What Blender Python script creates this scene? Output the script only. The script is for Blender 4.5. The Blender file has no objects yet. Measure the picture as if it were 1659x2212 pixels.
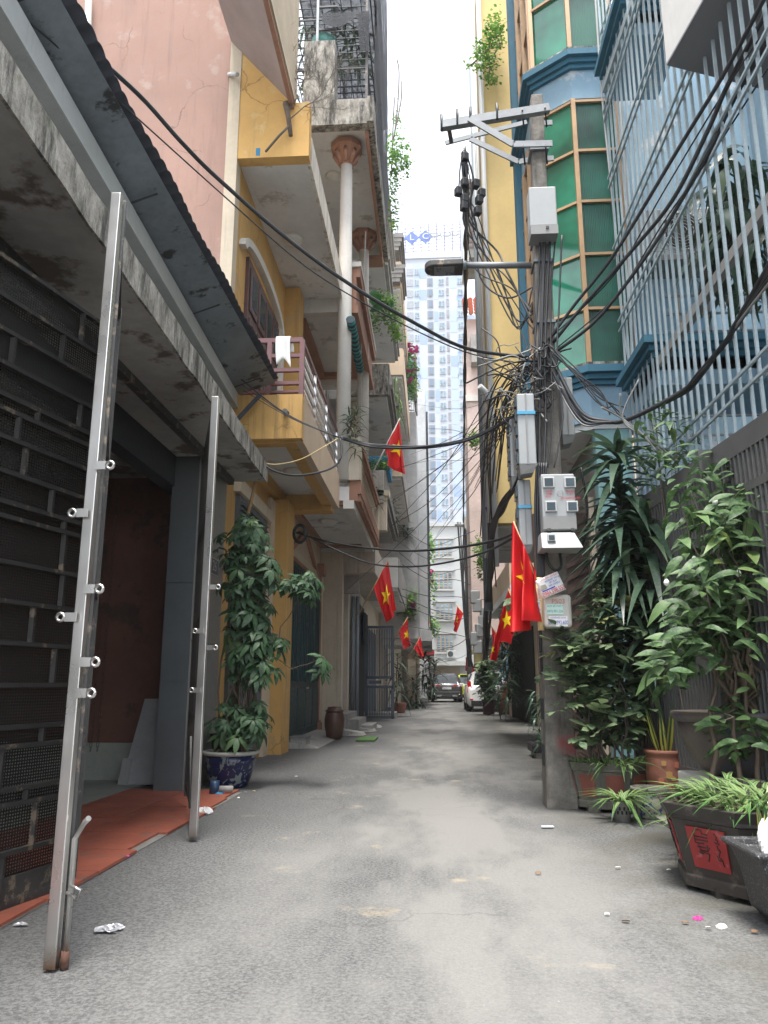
import bpy, math, random
from mathutils import Vector as V, Matrix, Quaternion
random.seed(7)
R = math.radians
sc = bpy.context.scene
col = sc.collection
# ------------------------------------------------------------------ camera
PIT, YAW, CAMH, FPX = R(12.689), R(3.579), 1.05, 1661.0
cam = bpy.data.cameras.new('camera'); camo = bpy.data.objects.new('camera', cam); col.objects.link(camo)
camo.location = (0, 0, CAMH); camo.rotation_euler = (math.pi/2+PIT, 0, YAW)
cam.sensor_fit = 'HORIZONTAL'; cam.sensor_width = 36; cam.lens = 36*FPX/1659
cam.clip_start = 0.05; cam.clip_end = 3000
sc.camera = camo
sc.render.resolution_x = 768; sc.render.resolution_y = 1024
# ------------------------------------------------------------------ sky, sun, exposure
SUN_EL, SUN_AZ = R(77), R(187)          # azimuth from +Y clockwise
wd = bpy.data.worlds.new('World'); sc.world = wd; wd.use_nodes = True
wt = wd.node_tree; wt.nodes.clear()
sky = wt.nodes.new('ShaderNodeTexSky'); sky.sky_type = 'NISHITA'; sky.sun_disc = False
sky.sun_elevation = SUN_EL; sky.sun_rotation = SUN_AZ; sky.air_density = 1.0; sky.dust_density = 1.5; sky.ozone_density = 1
hsv = wt.nodes.new('ShaderNodeHueSaturation'); hsv.inputs['Saturation'].default_value = 0.28
bg = wt.nodes.new('ShaderNodeBackground'); bg.inputs['Strength'].default_value = 0.15
wo = wt.nodes.new('ShaderNodeOutputWorld')
wt.links.new(sky.outputs[0], hsv.inputs['Color']); wt.links.new(hsv.outputs[0], bg.inputs['Color']); wt.links.new(bg.outputs[0], wo.inputs[0])
sl = bpy.data.lights.new('sun', 'SUN'); sl.energy = 2.2; sl.angle = R(20); sl.color = (1, .96, .9)
so = bpy.data.objects.new('sun', sl); col.objects.link(so)
sd = V((math.sin(SUN_AZ)*math.cos(SUN_EL), math.cos(SUN_AZ)*math.cos(SUN_EL), math.sin(SUN_EL)))
so.rotation_euler = sd.to_track_quat('Z', 'Y').to_euler(); so.location = (0, 0, 60)
vs = sc.view_settings; vs.view_transform = 'Standard'; vs.look = 'None'; vs.exposure = 2.0; vs.gamma = 1; vs.use_curve_mapping = False
# ------------------------------------------------------------------ measuring helpers (photo 1659x2212 -> a point in the street)
_f = V((-math.sin(YAW)*math.cos(PIT), math.cos(YAW)*math.cos(PIT), math.sin(PIT)))
_r = V((math.cos(YAW), math.sin(YAW), 0)); _u = _r.cross(_f); _O = V((0, 0, CAMH))
def ray(x, y): return _f + _r*((x-829.5)/FPX) - _u*((y-1106)/FPX)
def PY(x, y, Y):
    r = ray(x, y); return _O + r*(Y/r.y)
def PX(x, y, X):
    r = ray(x, y); return _O + r*(X/r.x)
def G(x, y, z=0):
    r = ray(x, y); return _O + r*((z-CAMH)/r.z)
# ------------------------------------------------------------------ mesh builder
LOC = {}
class MB:
    def __init__(s): s.v = []; s.f = []; s.sm = []
    def quad(s, *p, sm=False):
        n = len(s.v); s.v += [V(q) for q in p]; s.f.append(tuple(range(n, n+len(p)))); s.sm.append(sm); return s
    def box(s, a, b, rz=0, c=None):
        x0, x1 = sorted((a[0], b[0])); y0, y1 = sorted((a[1], b[1])); z0, z1 = sorted((a[2], b[2]))
        P = [V((x, y, z)) for z in (z0, z1) for (x, y) in ((x0, y0), (x1, y0), (x1, y1), (x0, y1))]
        if rz:
            c = V(c) if c else V(((x0+x1)/2, (y0+y1)/2, 0)); m = Matrix.Rotation(rz, 3, 'Z')
            P = [m @ (p-c)+c for p in P]
        return s.hexa(P)
    def hexa(s, P):
        n = len(s.v); s.v += [V(p) for p in P]
        for q in ((3, 2, 1, 0), (4, 5, 6, 7), (0, 1, 5, 4), (1, 2, 6, 5), (2, 3, 7, 6), (3, 0, 4, 7)):
            s.f.append(tuple(n+i for i in q)); s.sm.append(False)
        return s
    def bar(s, a, b, w, h=None, up=(0, 0, 1)):
        a, b = V(a), V(b); h = h or w; d = (b-a).normalized(); up = V(up)
        if abs(d.dot(up)) > .98: up = V((0, 1, 0))
        x = d.cross(up).normalized(); z = x.cross(d)
        P = []
        for e in (a, b):
            P += [e-x*w/2-z*h/2, e+x*w/2-z*h/2, e+x*w/2+z*h/2, e-x*w/2+z*h/2]
        n = len(s.v); s.v += P
        for q in ((0, 1, 2, 3), (7, 6, 5, 4), (0, 4, 5, 1), (1, 5, 6, 2), (2, 6, 7, 3), (3, 7, 4, 0)):
            s.f.append(tuple(n+i for i in q)); s.sm.append(False)
        return s
    def tube(s, pts, r, n=6, r2=None, cap=True):
        pts = [V(p) for p in pts]; k = len(pts); base = len(s.v)
        ref = V((0.13, 0.31, 0.94))
        for i, p in enumerate(pts):
            d = (pts[min(i+1, k-1)]-pts[max(i-1, 0)]).normalized()
            if abs(d.dot(ref)) > .97: q = V((1, 0, 0))
            else: q = ref
            x = d.cross(q).normalized(); y = d.cross(x)
            rr = r[i] if isinstance(r, (list, tuple)) else (r if r2 is None else r+(r2-r)*i/(k-1))
            for j in range(n):
                t = 2*math.pi*j/n; s.v.append(p+x*math.cos(t)*rr+y*math.sin(t)*rr)
        for i in range(k-1):
            for j in range(n):
                a = base+i*n+j; b = base+i*n+(j+1) % n
                s.f.append((a, b, b+n, a+n)); s.sm.append(True)
        if cap:
            s.f.append(tuple(base+j for j in reversed(range(n)))); s.sm.append(False)
            s.f.append(tuple(base+(k-1)*n+j for j in range(n))); s.sm.append(False)
        return s
    def lathe(s, c, prof, n=24, sm=True, sx=1, sy=1, rot=0, cap=True):
        c = V(c); base = len(s.v)
        for (r, z) in prof:
            for j in range(n):
                t = 2*math.pi*j/n+rot; s.v.append(c+V((r*sx*math.cos(t), r*sy*math.sin(t), z)))
        for i in range(len(prof)-1):
            for j in range(n):
                a = base+i*n+j; b = base+i*n+(j+1) % n
                s.f.append((a, b, b+n, a+n)); s.sm.append(sm)
        if cap:
            s.f.append(tuple(base+j for j in reversed(range(n)))); s.sm.append(False)
            s.f.append(tuple(base+(len(prof)-1)*n+j for j in range(n))); s.sm.append(False)
        return s
    def prism(s, poly, d):
        poly = [V(p) for p in poly]; d = V(d); n = len(poly); b = len(s.v)
        s.v += poly+[p+d for p in poly]
        s.f.append(tuple(b+i for i in range(n))); s.sm.append(False)
        s.f.append(tuple(b+n+i for i in reversed(range(n)))); s.sm.append(False)
        for i in range(n):
            j = (i+1) % n; s.f.append((b+i, b+n+i, b+n+j, b+j)); s.sm.append(False)
        return s
    def grid(s, fn, nu, nv, sm=True):
        b = len(s.v)
        for i in range(nu+1):
            for j in range(nv+1): s.v.append(V(fn(i/nu, j/nv)))
        for i in range(nu):
            for j in range(nv):
                a = b+i*(nv+1)+j; s.f.append((a, a+nv+1, a+nv+2, a+1)); s.sm.append(sm)
        return s
    def mesh(s, name, mat, off=V((0, 0, 0))):
        me = bpy.data.meshes.new(name); me.from_pydata([tuple(p-off) for p in s.v], [], s.f)
        me.polygons.foreach_set('use_smooth', s.sm)
        if mat: me.materials.append(mat)
        me.update(); return me
    def build(s, name, mat, parent=None, label=None, bevel=0, solid=0):
        if parent is None:
            zs = [p.z for p in s.v]; off = V((sum(p.x for p in s.v)/len(s.v), sum(p.y for p in s.v)/len(s.v), min(zs)))
        else: off = LOC[parent.name]
        o = bpy.data.objects.new(name, s.mesh(name, mat, off)); col.objects.link(o)
        if parent is None: o.location = off
        else: o.parent = parent
        LOC[o.name] = off
        if label: o['label'] = label
        if solid:
            m = o.modifiers.new('solid', 'SOLIDIFY'); m.thickness = solid; m.offset = 0
        if bevel:
            m = o.modifiers.new('bevel', 'BEVEL'); m.width = bevel; m.segments = 2; m.limit_method = 'ANGLE'
        return o
def tag(o, label, cat, group=None):
    o['label'] = label; o['category'] = cat
    if group: o['group'] = group
    return o
def thing(name, label, cat, loc=(0, 0, 0), group=None):
    o = bpy.data.objects.new(name, None); col.objects.link(o); o.empty_display_size = .1
    o.location = loc; LOC[o.name] = V(loc); return tag(o, label, cat, group)
def struct(name, mb, mat):
    o = mb.build(name, mat); o['kind'] = 'structure'; return o
def box(name, a, b, mat, parent, **k): return MB().box(a, b).build(name, mat, parent, **k)
def inst(name, me, parent, mat4):
    o = bpy.data.objects.new(name, me); col.objects.link(o); o.parent = parent
    o.matrix_local = Matrix.Translation(-LOC[parent.name]) @ mat4; LOC[o.name] = LOC[parent.name]
    return o
def fmat(pos, fwd, up=(0, 0, 1), s=1.0):
    f = V(fwd).normalized(); u = V(up)
    x = f.cross(u)
    if x.length < 1e-4: x = f.cross(V((1, 0, 0)))
    x.normalize(); u = x.cross(f)
    m = Matrix((x, f, u)).transposed().to_4x4(); m = m @ Matrix.Diagonal((s, s, s, 1)); m.translation = V(pos); return m
def rnd(a, b): return random.uniform(a, b)
# ------------------------------------------------------------------ materials
def lin(r, g, b):
    h = lambda c: (c/12.92 if c <= .04045 else ((c+.055)/1.055)**2.4)
    return tuple(h(c/255) for c in (r, g, b))
def nd(t, ty, **k):
    n = t.nodes.new(ty)
    for a, v in k.items(): setattr(n, a, v)
    return n
def base(name):
    m = bpy.data.materials.new(name); m.use_nodes = True; t = m.node_tree; b = t.nodes['Principled BSDF']
    return m, t, b
def ramp(t, stops, src):
    r = nd(t, 'ShaderNodeValToRGB'); e = r.color_ramp.elements
    while len(e) < len(stops): e.new(.5)
    for i, (p, c) in enumerate(stops):
        e[i].position = p; e[i].color = (*c, 1) if len(c) == 3 else c
    t.links.new(src, r.inputs[0]); return r.outputs[0]
def noise(t, vec, scale, detail=5, rough=.6, mp=None):
    if mp:
        mm = nd(t, 'ShaderNodeMapping'); mm.inputs['Scale'].default_value = mp; t.links.new(vec, mm.inputs[0]); vec = mm.outputs[0]
    n = nd(t, 'ShaderNodeTexNoise'); n.inputs['Scale'].default_value = scale; n.inputs['Detail'].default_value = detail
    n.inputs['Roughness'].default_value = rough; t.links.new(vec, n.inputs['Vector']); return n.outputs['Fac']
def mix(t, fac, a, b, mode='MIX'):
    n = nd(t, 'ShaderNodeMix', data_type='RGBA', blend_type=mode)
    for k, v in ((0, fac), (6, a), (7, b)):
        if hasattr(v, 'links') or hasattr(v, 'is_linked'): t.links.new(v, n.inputs[k])
        elif k == 0: n.inputs[0].default_value = v
        else: n.inputs[k].default_value = (*v, 1)
    return n.outputs[2]
def mul(c, k): return tuple(max(0, min(1, x*k)) for x in c)
def pos(t, obj=False):
    if obj: return nd(t, 'ShaderNodeTexCoord').outputs['Object']
    return nd(t, 'ShaderNodeNewGeometry').outputs['Position']
def bump(t, b, src, st=.3, dist=.01):
    n = nd(t, 'ShaderNodeBump'); n.inputs['Strength'].default_value = st; n.inputs['Distance'].default_value = dist
    t.links.new(src, n.inputs['Height']); t.links.new(n.outputs[0], b.inputs['Normal'])
def mat(name, c, rough=.8, metal=0, var=.18, scale=1.6, bm=.25, bs=60, streak=0, sc_=(.05, .05, .045), patch=0, pc=(.5, .48, .44), obj=False, spec=.5, coat=0, crack=0):
    m, t, b = base(name); p = pos(t, obj)
    n1 = noise(t, p, scale); c1 = ramp(t, [(.3, mul(c, 1-var)), (.7, mul(c, 1+var*.7))], n1)
    n2 = noise(t, p, scale*9, 6); c2 = mix(t, .35*min(1, var*3), c1, ramp(t, [(.35, mul(c, .6)), (.65, mul(c, 1.15))], n2))
    if patch:
        n4 = noise(t, p, scale*1.7, 7, .65); c2 = mix(t, ramp(t, [(.58-patch*.12, (0,)*3), (.64-patch*.1, (1,)*3)], n4), c2, pc)
    if streak:
        n3 = noise(t, p, 1, 5, .65, (9, 9, .55)); f = ramp(t, [(.62-streak*.22, (0,)*3), (.78-streak*.1, (min(1, .25+streak),)*3)], n3)
        c2 = mix(t, f, c2, sc_)
    if crack:
        vo = nd(t, 'ShaderNodeTexVoronoi', feature='DISTANCE_TO_EDGE'); vo.inputs['Scale'].default_value = .9
        nz = nd(t, 'ShaderNodeTexNoise'); nz.inputs['Scale'].default_value = 2.5; nz.inputs['Detail'].default_value = 9; t.links.new(p, nz.inputs['Vector'])
        pm = nd(t, 'ShaderNodeVectorMath', operation='MULTIPLY_ADD'); pm.inputs[1].default_value = (.6,)*3; t.links.new(nz.outputs['Color'], pm.inputs[0]); t.links.new(p, pm.inputs[2]); t.links.new(pm.outputs[0], vo.inputs['Vector'])
        cm = nd(t, 'ShaderNodeMath', operation='MULTIPLY'); t.links.new(ramp(t, [(0, (crack,)*3), (.012, (0,)*3)], vo.outputs['Distance']), cm.inputs[0]); t.links.new(ramp(t, [(.5, (0,)*3), (.6, (1,)*3)], noise(t, p, .8, 3)), cm.inputs[1])
        c2 = mix(t, cm.outputs[0], c2, mul(c, .35))
        c2 = mix(t, ramp(t, [(.56, (0,)*3), (.72, (.5,)*3)], noise(t, p, 1, 6, .7, (2.2, 2.2, .35))), c2, mul(c, .62))
    t.links.new(c2, b.inputs['Base Color'])
    b.inputs['Metallic'].default_value = metal; b.inputs['Specular IOR Level'].default_value = spec
    if coat: b.inputs['Coat Weight'].default_value = coat
    rr = ramp(t, [(.3, (max(0, rough-.1),)*3), (.7, (min(1, rough+.1),)*3)], n2); t.links.new(rr, b.inputs['Roughness'])
    if bm: bump(t, b, noise(t, p, bs, 4), bm, .006)
    return m
def plain(name, c, rough=.5, metal=0, spec=.5, emit=0):
    m, t, b = base(name); b.inputs['Base Color'].default_value = (*c, 1); b.inputs['Roughness'].default_value = rough
    b.inputs['Metallic'].default_value = metal; b.inputs['Specular IOR Level'].default_value = spec
    return m
def leafmat(name, c, c2, gloss=.4, trans=.25, edge=None):
    m, t, b = base(name)
    oi = nd(t, 'ShaderNodeObjectInfo'); p = pos(t)
    c1 = ramp(t, [(0, mul(c, .8)), (.45, c), (.85, c2), (.93, mul(c2, 1.25)), (1, (c2[0]*1.9, c2[1]*1.35, c2[2]*.9))], oi.outputs['Random'])
    c3 = mix(t, ramp(t, [(.4, (0,)*3), (.75, (1,)*3)], noise(t, p, 30)), c1, mul(c2, 1.25))
    if edge:
        tc = nd(t, 'ShaderNodeTexCoord'); sp = nd(t, 'ShaderNodeSeparateXYZ'); t.links.new(tc.outputs['Generated'], sp.inputs[0])
        f = ramp(t, [(0, (1,)*3), (.3, (1,)*3), (.38, (0,)*3), (.62, (0,)*3), (.7, (1,)*3), (1, (1,)*3)], sp.outputs['X']); c3 = mix(t, f, c3, edge)
    t.links.new(c3, b.inputs['Base Color']); b.inputs['Roughness'].default_value = gloss
    b.inputs['Specular IOR Level'].default_value = .35
    tr = nd(t, 'ShaderNodeBsdfTranslucent'); t.links.new(c3, tr.inputs[0]); ms = nd(t, 'ShaderNodeMixShader'); ms.inputs[0].default_value = trans
    t.links.new(b.outputs[0], ms.inputs[1]); t.links.new(tr.outputs[0], ms.inputs[2]); t.links.new(ms.outputs[0], t.nodes['Material Output'].inputs[0])
    return m
MT = {}
def mk():
    D = MT
    D['yellow'] = mat('yellow_plaster', (.54, .325, .11), .85, var=.12, streak=.3, sc_=(.24, .15, .07), patch=.06, pc=(.45, .3, .13), crack=.7)
    D['yellow_b'] = mat('pale_yellow_plaster', (.56, .41, .17), .85, var=.1, streak=.1, sc_=(.4, .3, .12))
    D['pink'] = mat('pink_plaster', (.34, .21, .168), .88, var=.12, scale=.9, streak=.3, sc_=(.2, .13, .11), patch=.02, pc=(.36, .26, .22), crack=.7)
    D['cream'] = mat('cream_plaster', (.56, .475, .36), .85, var=.12, streak=.25, sc_=(.22, .19, .15))
    D['tan'] = mat('tan_fascia', (.55, .425, .305), .85, var=.12, streak=.25, sc_=(.4, .28, .2))
    D['white'] = mat('white_plaster', (.58, .565, .53), .85, var=.1, streak=.18, sc_=(.3, .28, .25))
    D['soffit'] = mat('soffit_paint', (.62, .62, .61), .9, var=.12, scale=1.2, patch=.05, pc=(.4, .38, .35))
    D['mould'] = mould()
    D['white_mould'] = mat('flaking_white_edge', (.66, .62, .55), .9, var=.2, streak=.6, sc_=(.11, .08, .06), bm=.5)
    D['conc'] = mat('grey_concrete', (.33, .32, .3), .9, var=.25, scale=2, streak=.35, sc_=(.1, .095, .085), bm=.4)
    D['conc_d'] = mat('dark_concrete', (.2, .19, .175), .92, var=.3, scale=2, streak=.4, sc_=(.05, .048, .043), bm=.4)
    D['render'] = mat('bare_cement_render', (.46, .47, .475), .92, var=.22, scale=.6, patch=.1, pc=(.5, .5, .5), bm=.3)
    D['beige'] = mat('beige_weathered_plaster', (.56, .49, .39), .9, var=.15, streak=.35, sc_=(.22, .18, .13), bm=.35)
    D['terra'] = mat('terracotta_paint', (.34, .18, .12), .8, var=.2, streak=.3, sc_=(.16, .07, .045))
    D['garage_gr'] = mat('grey_clad_panel', (.085, .095, .1), .45, var=.15, scale=2, bm=.05)
    D['redwall'] = mat('red_brown_wall', (.15, .07, .05), .75, var=.3, scale=1.5, patch=.04, pc=(.08, .05, .04))
    D['tilered'] = mat('red_floor_tile', (.31, .09, .055), .6, var=.25, scale=3, patch=.15, pc=(.2, .09, .07), bm=.1)
    D['greenfloor'] = mat('grey_green_floor', (.3, .32, .28), .6, var=.2)
    D['steel'] = steel(); D['galv'] = mat('galvanised_steel', (.22, .232, .24), .5, .5, var=.2, scale=6, bm=.1)
    D['gutter'] = mat('grey_gutter_metal', (.5, .52, .52), .5, .3, var=.15, streak=.2, sc_=(.25, .25, .25))
    D['sheet'] = mat('blue_grey_roof_underside', (.19, .225, .26), .5, .3, var=.35, scale=2, patch=.1, pc=(.03, .035, .04))
    D['sheet_edge'] = mat('dark_roof_edge', (.045, .05, .065), .7, var=.4, scale=8)
    D['gatebar'] = mat('dark_gate_steel', (.06, .058, .056), .55, .35, var=.3, scale=6, patch=.05, pc=(.2, .16, .12))
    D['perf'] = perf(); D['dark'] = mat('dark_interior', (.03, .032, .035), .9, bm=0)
    D['black'] = plain('black_rubber', (.018, .018, .02), .55); D['cable'] = mat('black_cable', (.022, .024, .028), .5, var=.3, scale=12, bm=0)
    D['cable_g'] = mat('grey_cable', (.25, .25, .24), .55, var=.3, scale=12, bm=0)
    D['wood'] = mat('dark_red_wood', (.075, .03, .026), .45, var=.3, scale=3, bm=.15)
    D['rail'] = mat('mauve_painted_steel', (.16, .075, .075), .5, .2, var=.15, bm=.05)
    D['chrome'] = plain('bright_steel', (.6, .6, .6), .25, 1)
    D['teal_p'] = mat('dark_teal_metal_door', (.014, .045, .05), .5, .2, var=.25)
    D['louver'] = mat('grey_blue_louver', (.12, .135, .145), .55, .2, var=.2)
    D['gategrey'] = mat('slate_grey_gate', (.075, .09, .11), .5, .3, var=.2)
    D['blue'] = mat('light_blue_plaster', (.24, .37, .47), .85, var=.12, streak=.2, sc_=(.2, .28, .33), patch=.03, pc=(.45, .48, .5))
    D['dblue'] = mat('dark_blue_cornice', (.035, .14, .21), .75, var=.2, streak=.25, sc_=(.03, .06, .08))
    D['mull'] = mat('copper_window_frame', (.42, .27, .15), .45, .3, var=.15, bm=.05)
    D['gglass'] = glass('green_glass', (.014, .14, .082), spec=.85); D['gribbed'] = glass('green_ribbed_glass', (.006, .06, .04), True, .5)
    D['dglass'] = glass('dark_glass', (.03, .045, .055)); D['wglass'] = glass('grey_window_glass', (.14, .2, .24))
    D['grille'] = mat('pale_blue_grille_paint', (.33, .4, .43), .6, .15, var=.2, scale=4)
    D['rgate'] = mat('weathered_grey_gate', (.13, .13, .128), .6, .35, var=.2, scale=2, streak=.3, sc_=(.1, .09, .08))
    D['pole'] = polemat()
    D['box'] = mat('grey_plastic_box', (.33, .345, .35), .55, var=.08, streak=.15, sc_=(.3, .3, .3), bm=.05)
    D['boxd'] = mat('grey_meter_lid', (.24, .24, .235), .6, var=.12, bm=.05)
    D['paper'] = plain('white_paper', (.72, .72, .71), .7); D['pred'] = plain('red_print', (.6, .015, .03), .7); D['pblue'] = plain('blue_print', (.02, .05, .42), .7)
    D['pgreen'] = plain('green_print', (.02, .28, .2), .7); D['prust'] = plain('faded_red_print', (.5, .2, .14), .7)
    D['bamboo'] = mat('bamboo', (.42, .27, .13), .6, var=.25, scale=9); D['pvc'] = plain('cream_pipe', (.66, .5, .26), .5)
    D['flag'] = flagmat(); D['star'] = plain('yellow_star', (.85, .62, .01), .65)
    D['fwhite'] = plain('white_pipe', (.45, .455, .45), .5); D['greypipe'] = plain('grey_pipe', (.19, .22, .24), .5)
    D['bark'] = mat('bark', (.12, .09, .065), .9, var=.35, scale=14, bm=.5); D['twig'] = mat('grey_twig', (.14, .115, .095), .9, var=.3, scale=10)
    D['soil'] = mat('soil', (.06, .045, .035), .95, var=.4, scale=18, bm=.8)
    D['l_sch'] = leafmat('schefflera_leaf', (.03, .066, .034), (.065, .125, .06), .48)
    D['l_dra'] = leafmat('dracaena_leaf', (.035, .07, .045), (.07, .12, .075), .33, .2)
    D['l_mur'] = leafmat('bush_leaf', (.055, .1, .055), (.16, .22, .11), .5)
    D['l_mag'] = leafmat('magnolia_leaf', (.04, .085, .036), (.12, .2, .075), .48)
    D['l_spi'] = leafmat('spider_plant_leaf', (.035, .11, .026), (.08, .18, .05), .42, .25, edge=(.24, .32, .14))
    D['l_vine'] = leafmat('vine_leaf', (.06, .16, .03), (.16, .3, .06), .45, .35)
    D['l_ban'] = leafmat('banana_leaf', (.03, .13, .03), (.05, .2, .05), .4, .35)
    D['l_snake'] = leafmat('snake_plant_leaf', (.03, .085, .035), (.06, .13, .05), .4, .05, edge=(.5, .48, .1))
    D['pinkfl'] = plain('pink_petals', (.5, .06, .26), .7); D['whitefl'] = plain('white_petals', (.75, .75, .7), .7)
    D['pot_bl'] = ceramic('blue_white_glaze', (.01, .015, .06), (.17, .2, .19), 7)
    D['pot_cr'] = ceramic('cream_blue_glaze', (.36, .34, .28), (.05, .07, .2), 11)
    D['pot_rim'] = plain('pale_glaze_rim', (.42, .43, .38), .3)
    D['pot_bw'] = mat('brown_weathered_bowl', (.12, .1, .085), .5, var=.4, scale=5, patch=.15, pc=(.07, .075, .1))
    D['pot_te'] = mat('terracotta_pot', (.3, .12, .08), .65, var=.25, scale=6)
    D['pot_blk'] = mat('black_brown_planter', (.04, .034, .03), .5, var=.4, scale=5, patch=.06, pc=(.1, .085, .07))
    D['pot_moss'] = mat('mossy_grey_planter', (.13, .125, .105), .8, var=.4, scale=5, streak=.35, sc_=(.06, .06, .05))
    D['panel_red'] = mat('red_panel', (.3, .025, .025), .55, var=.25, scale=5, patch=.1, pc=(.4, .1, .1))
    D['panel_te'] = mat('faded_red_panel', (.22, .07, .05), .75, var=.25, scale=5, patch=.12, pc=(.15, .12, .1))
    D['pot_gr'] = speckle(); D['urn'] = mat('brown_urn_glaze', (.1, .05, .035), .4, var=.3, scale=5)
    D['cara'] = mat('blue_tarp', (.02, .2, .36), .6); D['awn'] = awning()
    D['brick'] = mat('old_brick', (.13, .09, .08), .9, var=.3, scale=6); D['rooftile'] = mat('orange_roof_tile', (.5, .15, .08), .7, var=.2)
    D['net'] = netmat()
    D['tw_w'] = mat('tower_white', (.36, .385, .43), .8, var=.05, bm=0, scale=.1); D['tw_b'] = mat('tower_pale_blue', (.3, .37, .47), .8, var=.05, bm=0, scale=.1)
    D['tw_d'] = mat('tower_blue', (.21, .29, .45), .8, var=.05, bm=0, scale=.1); D['tw_g'] = mat('tower_grey', (.16, .17, .18), .8, var=.08, bm=0, scale=.1)
    D['logo'] = plain('logo_blue', (.003, .06, .36), .5); D['mast'] = plain('mast_purple_grey', (.12, .1, .18), .6)
    D['bld'] = mat('pale_grey_facade', (.34, .35, .35), .85, var=.08, streak=.15, sc_=(.4, .4, .4), scale=.6)
    D['shut'] = mat('brown_shutter', (.3, .25, .2), .6, var=.1)
    D['carw'] = plain('white_car_paint', (.85, .85, .84), .18, 0, .6); D['carg'] = plain('graphite_car_paint', (.11, .105, .11), .25, .5)
    D['tail'] = plain('red_tail_lamp', (.5, .01, .015), .2); D['tyre'] = plain('tyre', (.02, .02, .02), .85); D['taxi'] = plain('yellow_green_paint', (.5, .55, .05), .3)
    D['cloth_w'] = plain('white_cloth', (.68, .67, .64), .9); D['cloth_p'] = mat('pink_cloth', (.5, .2, .22), .9, scale=20); D['redpl'] = plain('red_plastic', (.45, .03, .06), .4)
    D['purple'] = plain('purple_plastic', (.16, .04, .3), .5); D['turf'] = mat('green_turf', (.07, .16, .04), .95, var=.4, scale=30, bm=.8)
    D['litter'] = plain('silver_wrapper', (.5, .5, .52), .35, .4); D['deadleaf'] = plain('dead_leaf', (.17, .1, .055), .8)
    D['tealpot'] = plain('teal_glaze', (.08, .26, .24), .4); D['redroof'] = plain('red_metal_roof', (.5, .05, .07), .5); D['greensheet'] = mat('green_sheet', (.22, .5, .42), .6, .1)
    D['lampglass'] = plain('lamp_opal', (.62, .61, .57), .4); D['plate'] = plain('number_plate_blue', (.025, .05, .085), .4)
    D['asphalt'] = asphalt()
def mould():
    m, t, b = base('mouldy_concrete'); p = pos(t)
    c = ramp(t, [(.3, (.1, .095, .08)), (.46, (.27, .255, .225)), (.66, (.46, .44, .4))], noise(t, p, 7, 8, .75, (1, 1, .5)))
    c = mix(t, ramp(t, [(.46, (0,)*3), (.6, (.92,)*3)], noise(t, p, 1, 7, .75, (7, 7, 1.6))), c, (.03, .03, .027))
    c = mix(t, ramp(t, [(.6, (0,)*3), (.68, (.5,)*3)], noise(t, p, 11, 5)), c, (.1, .13, .05)); t.links.new(c, b.inputs['Base Color']); b.inputs['Roughness'].default_value = .95
    bump(t, b, noise(t, p, 35, 6, .7), .7, .012); return m
def steel():
    m, t, b = base('stainless_steel'); p = pos(t)
    c = ramp(t, [(.3, (.46, .45, .43)), (.7, (.68, .67, .65))], noise(t, p, 3, 3, .5, (2, 2, .5)))
    sp = nd(t, 'ShaderNodeSeparateXYZ'); t.links.new(p, sp.inputs[0])
    c = mix(t, ramp(t, [(0, (1,)*3), (.035, (.6,)*3), (.1, (0,)*3)], sp.outputs['Z']), c, (.2, .1, .045))
    t.links.new(c, b.inputs['Base Color']); b.inputs['Metallic'].default_value = .9
    t.links.new(ramp(t, [(.3, (.25,)*3), (.7, (.36,)*3)], noise(t, p, 5, 3)), b.inputs['Roughness'])
    bump(t, b, noise(t, p, 3, 2), .05, .02); return m
def perf():
    m, t, b = base('perforated_steel'); p = nd(t, 'ShaderNodeTexCoord').outputs['Object']
    b.inputs['Base Color'].default_value = (.045, .043, .04, 1); b.inputs['Metallic'].default_value = .5; b.inputs['Roughness'].default_value = .5
    vo = nd(t, 'ShaderNodeTexVoronoi'); vo.inputs['Scale'].default_value = 58; vo.inputs['Randomness'].default_value = .12
    mm = nd(t, 'ShaderNodeMapping'); mm.inputs['Rotation'].default_value = (0, 0, 0); mm.inputs['Scale'].default_value = (0, 1, 1.15); t.links.new(p, mm.inputs[0]); t.links.new(mm.outputs[0], vo.inputs['Vector'])
    f = ramp(t, [(.25, (1,)*3), (.29, (0,)*3)], vo.outputs['Distance'])
    tr = nd(t, 'ShaderNodeBsdfTransparent'); ms = nd(t, 'ShaderNodeMixShader'); t.links.new(f, ms.inputs[0]); t.links.new(b.outputs[0], ms.inputs[1]); t.links.new(tr.outputs[0], ms.inputs[2])
    t.links.new(ms.outputs[0], t.nodes['Material Output'].inputs[0]); return m
def netmat():
    m, t, b = base('black_shade_net'); b.inputs['Base Color'].default_value = (.012, .014, .02, 1); b.inputs['Roughness'].default_value = .9
    p = pos(t); tr = nd(t, 'ShaderNodeBsdfTransparent'); ms = nd(t, 'ShaderNodeMixShader')
    t.links.new(ramp(t, [(.35, (.04,)*3), (.7, (.22,)*3)], noise(t, p, 6)), ms.inputs[0]); t.links.new(b.outputs[0], ms.inputs[1]); t.links.new(tr.outputs[0], ms.inputs[2])
    t.links.new(ms.outputs[0], t.nodes['Material Output'].inputs[0]); return m
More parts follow.
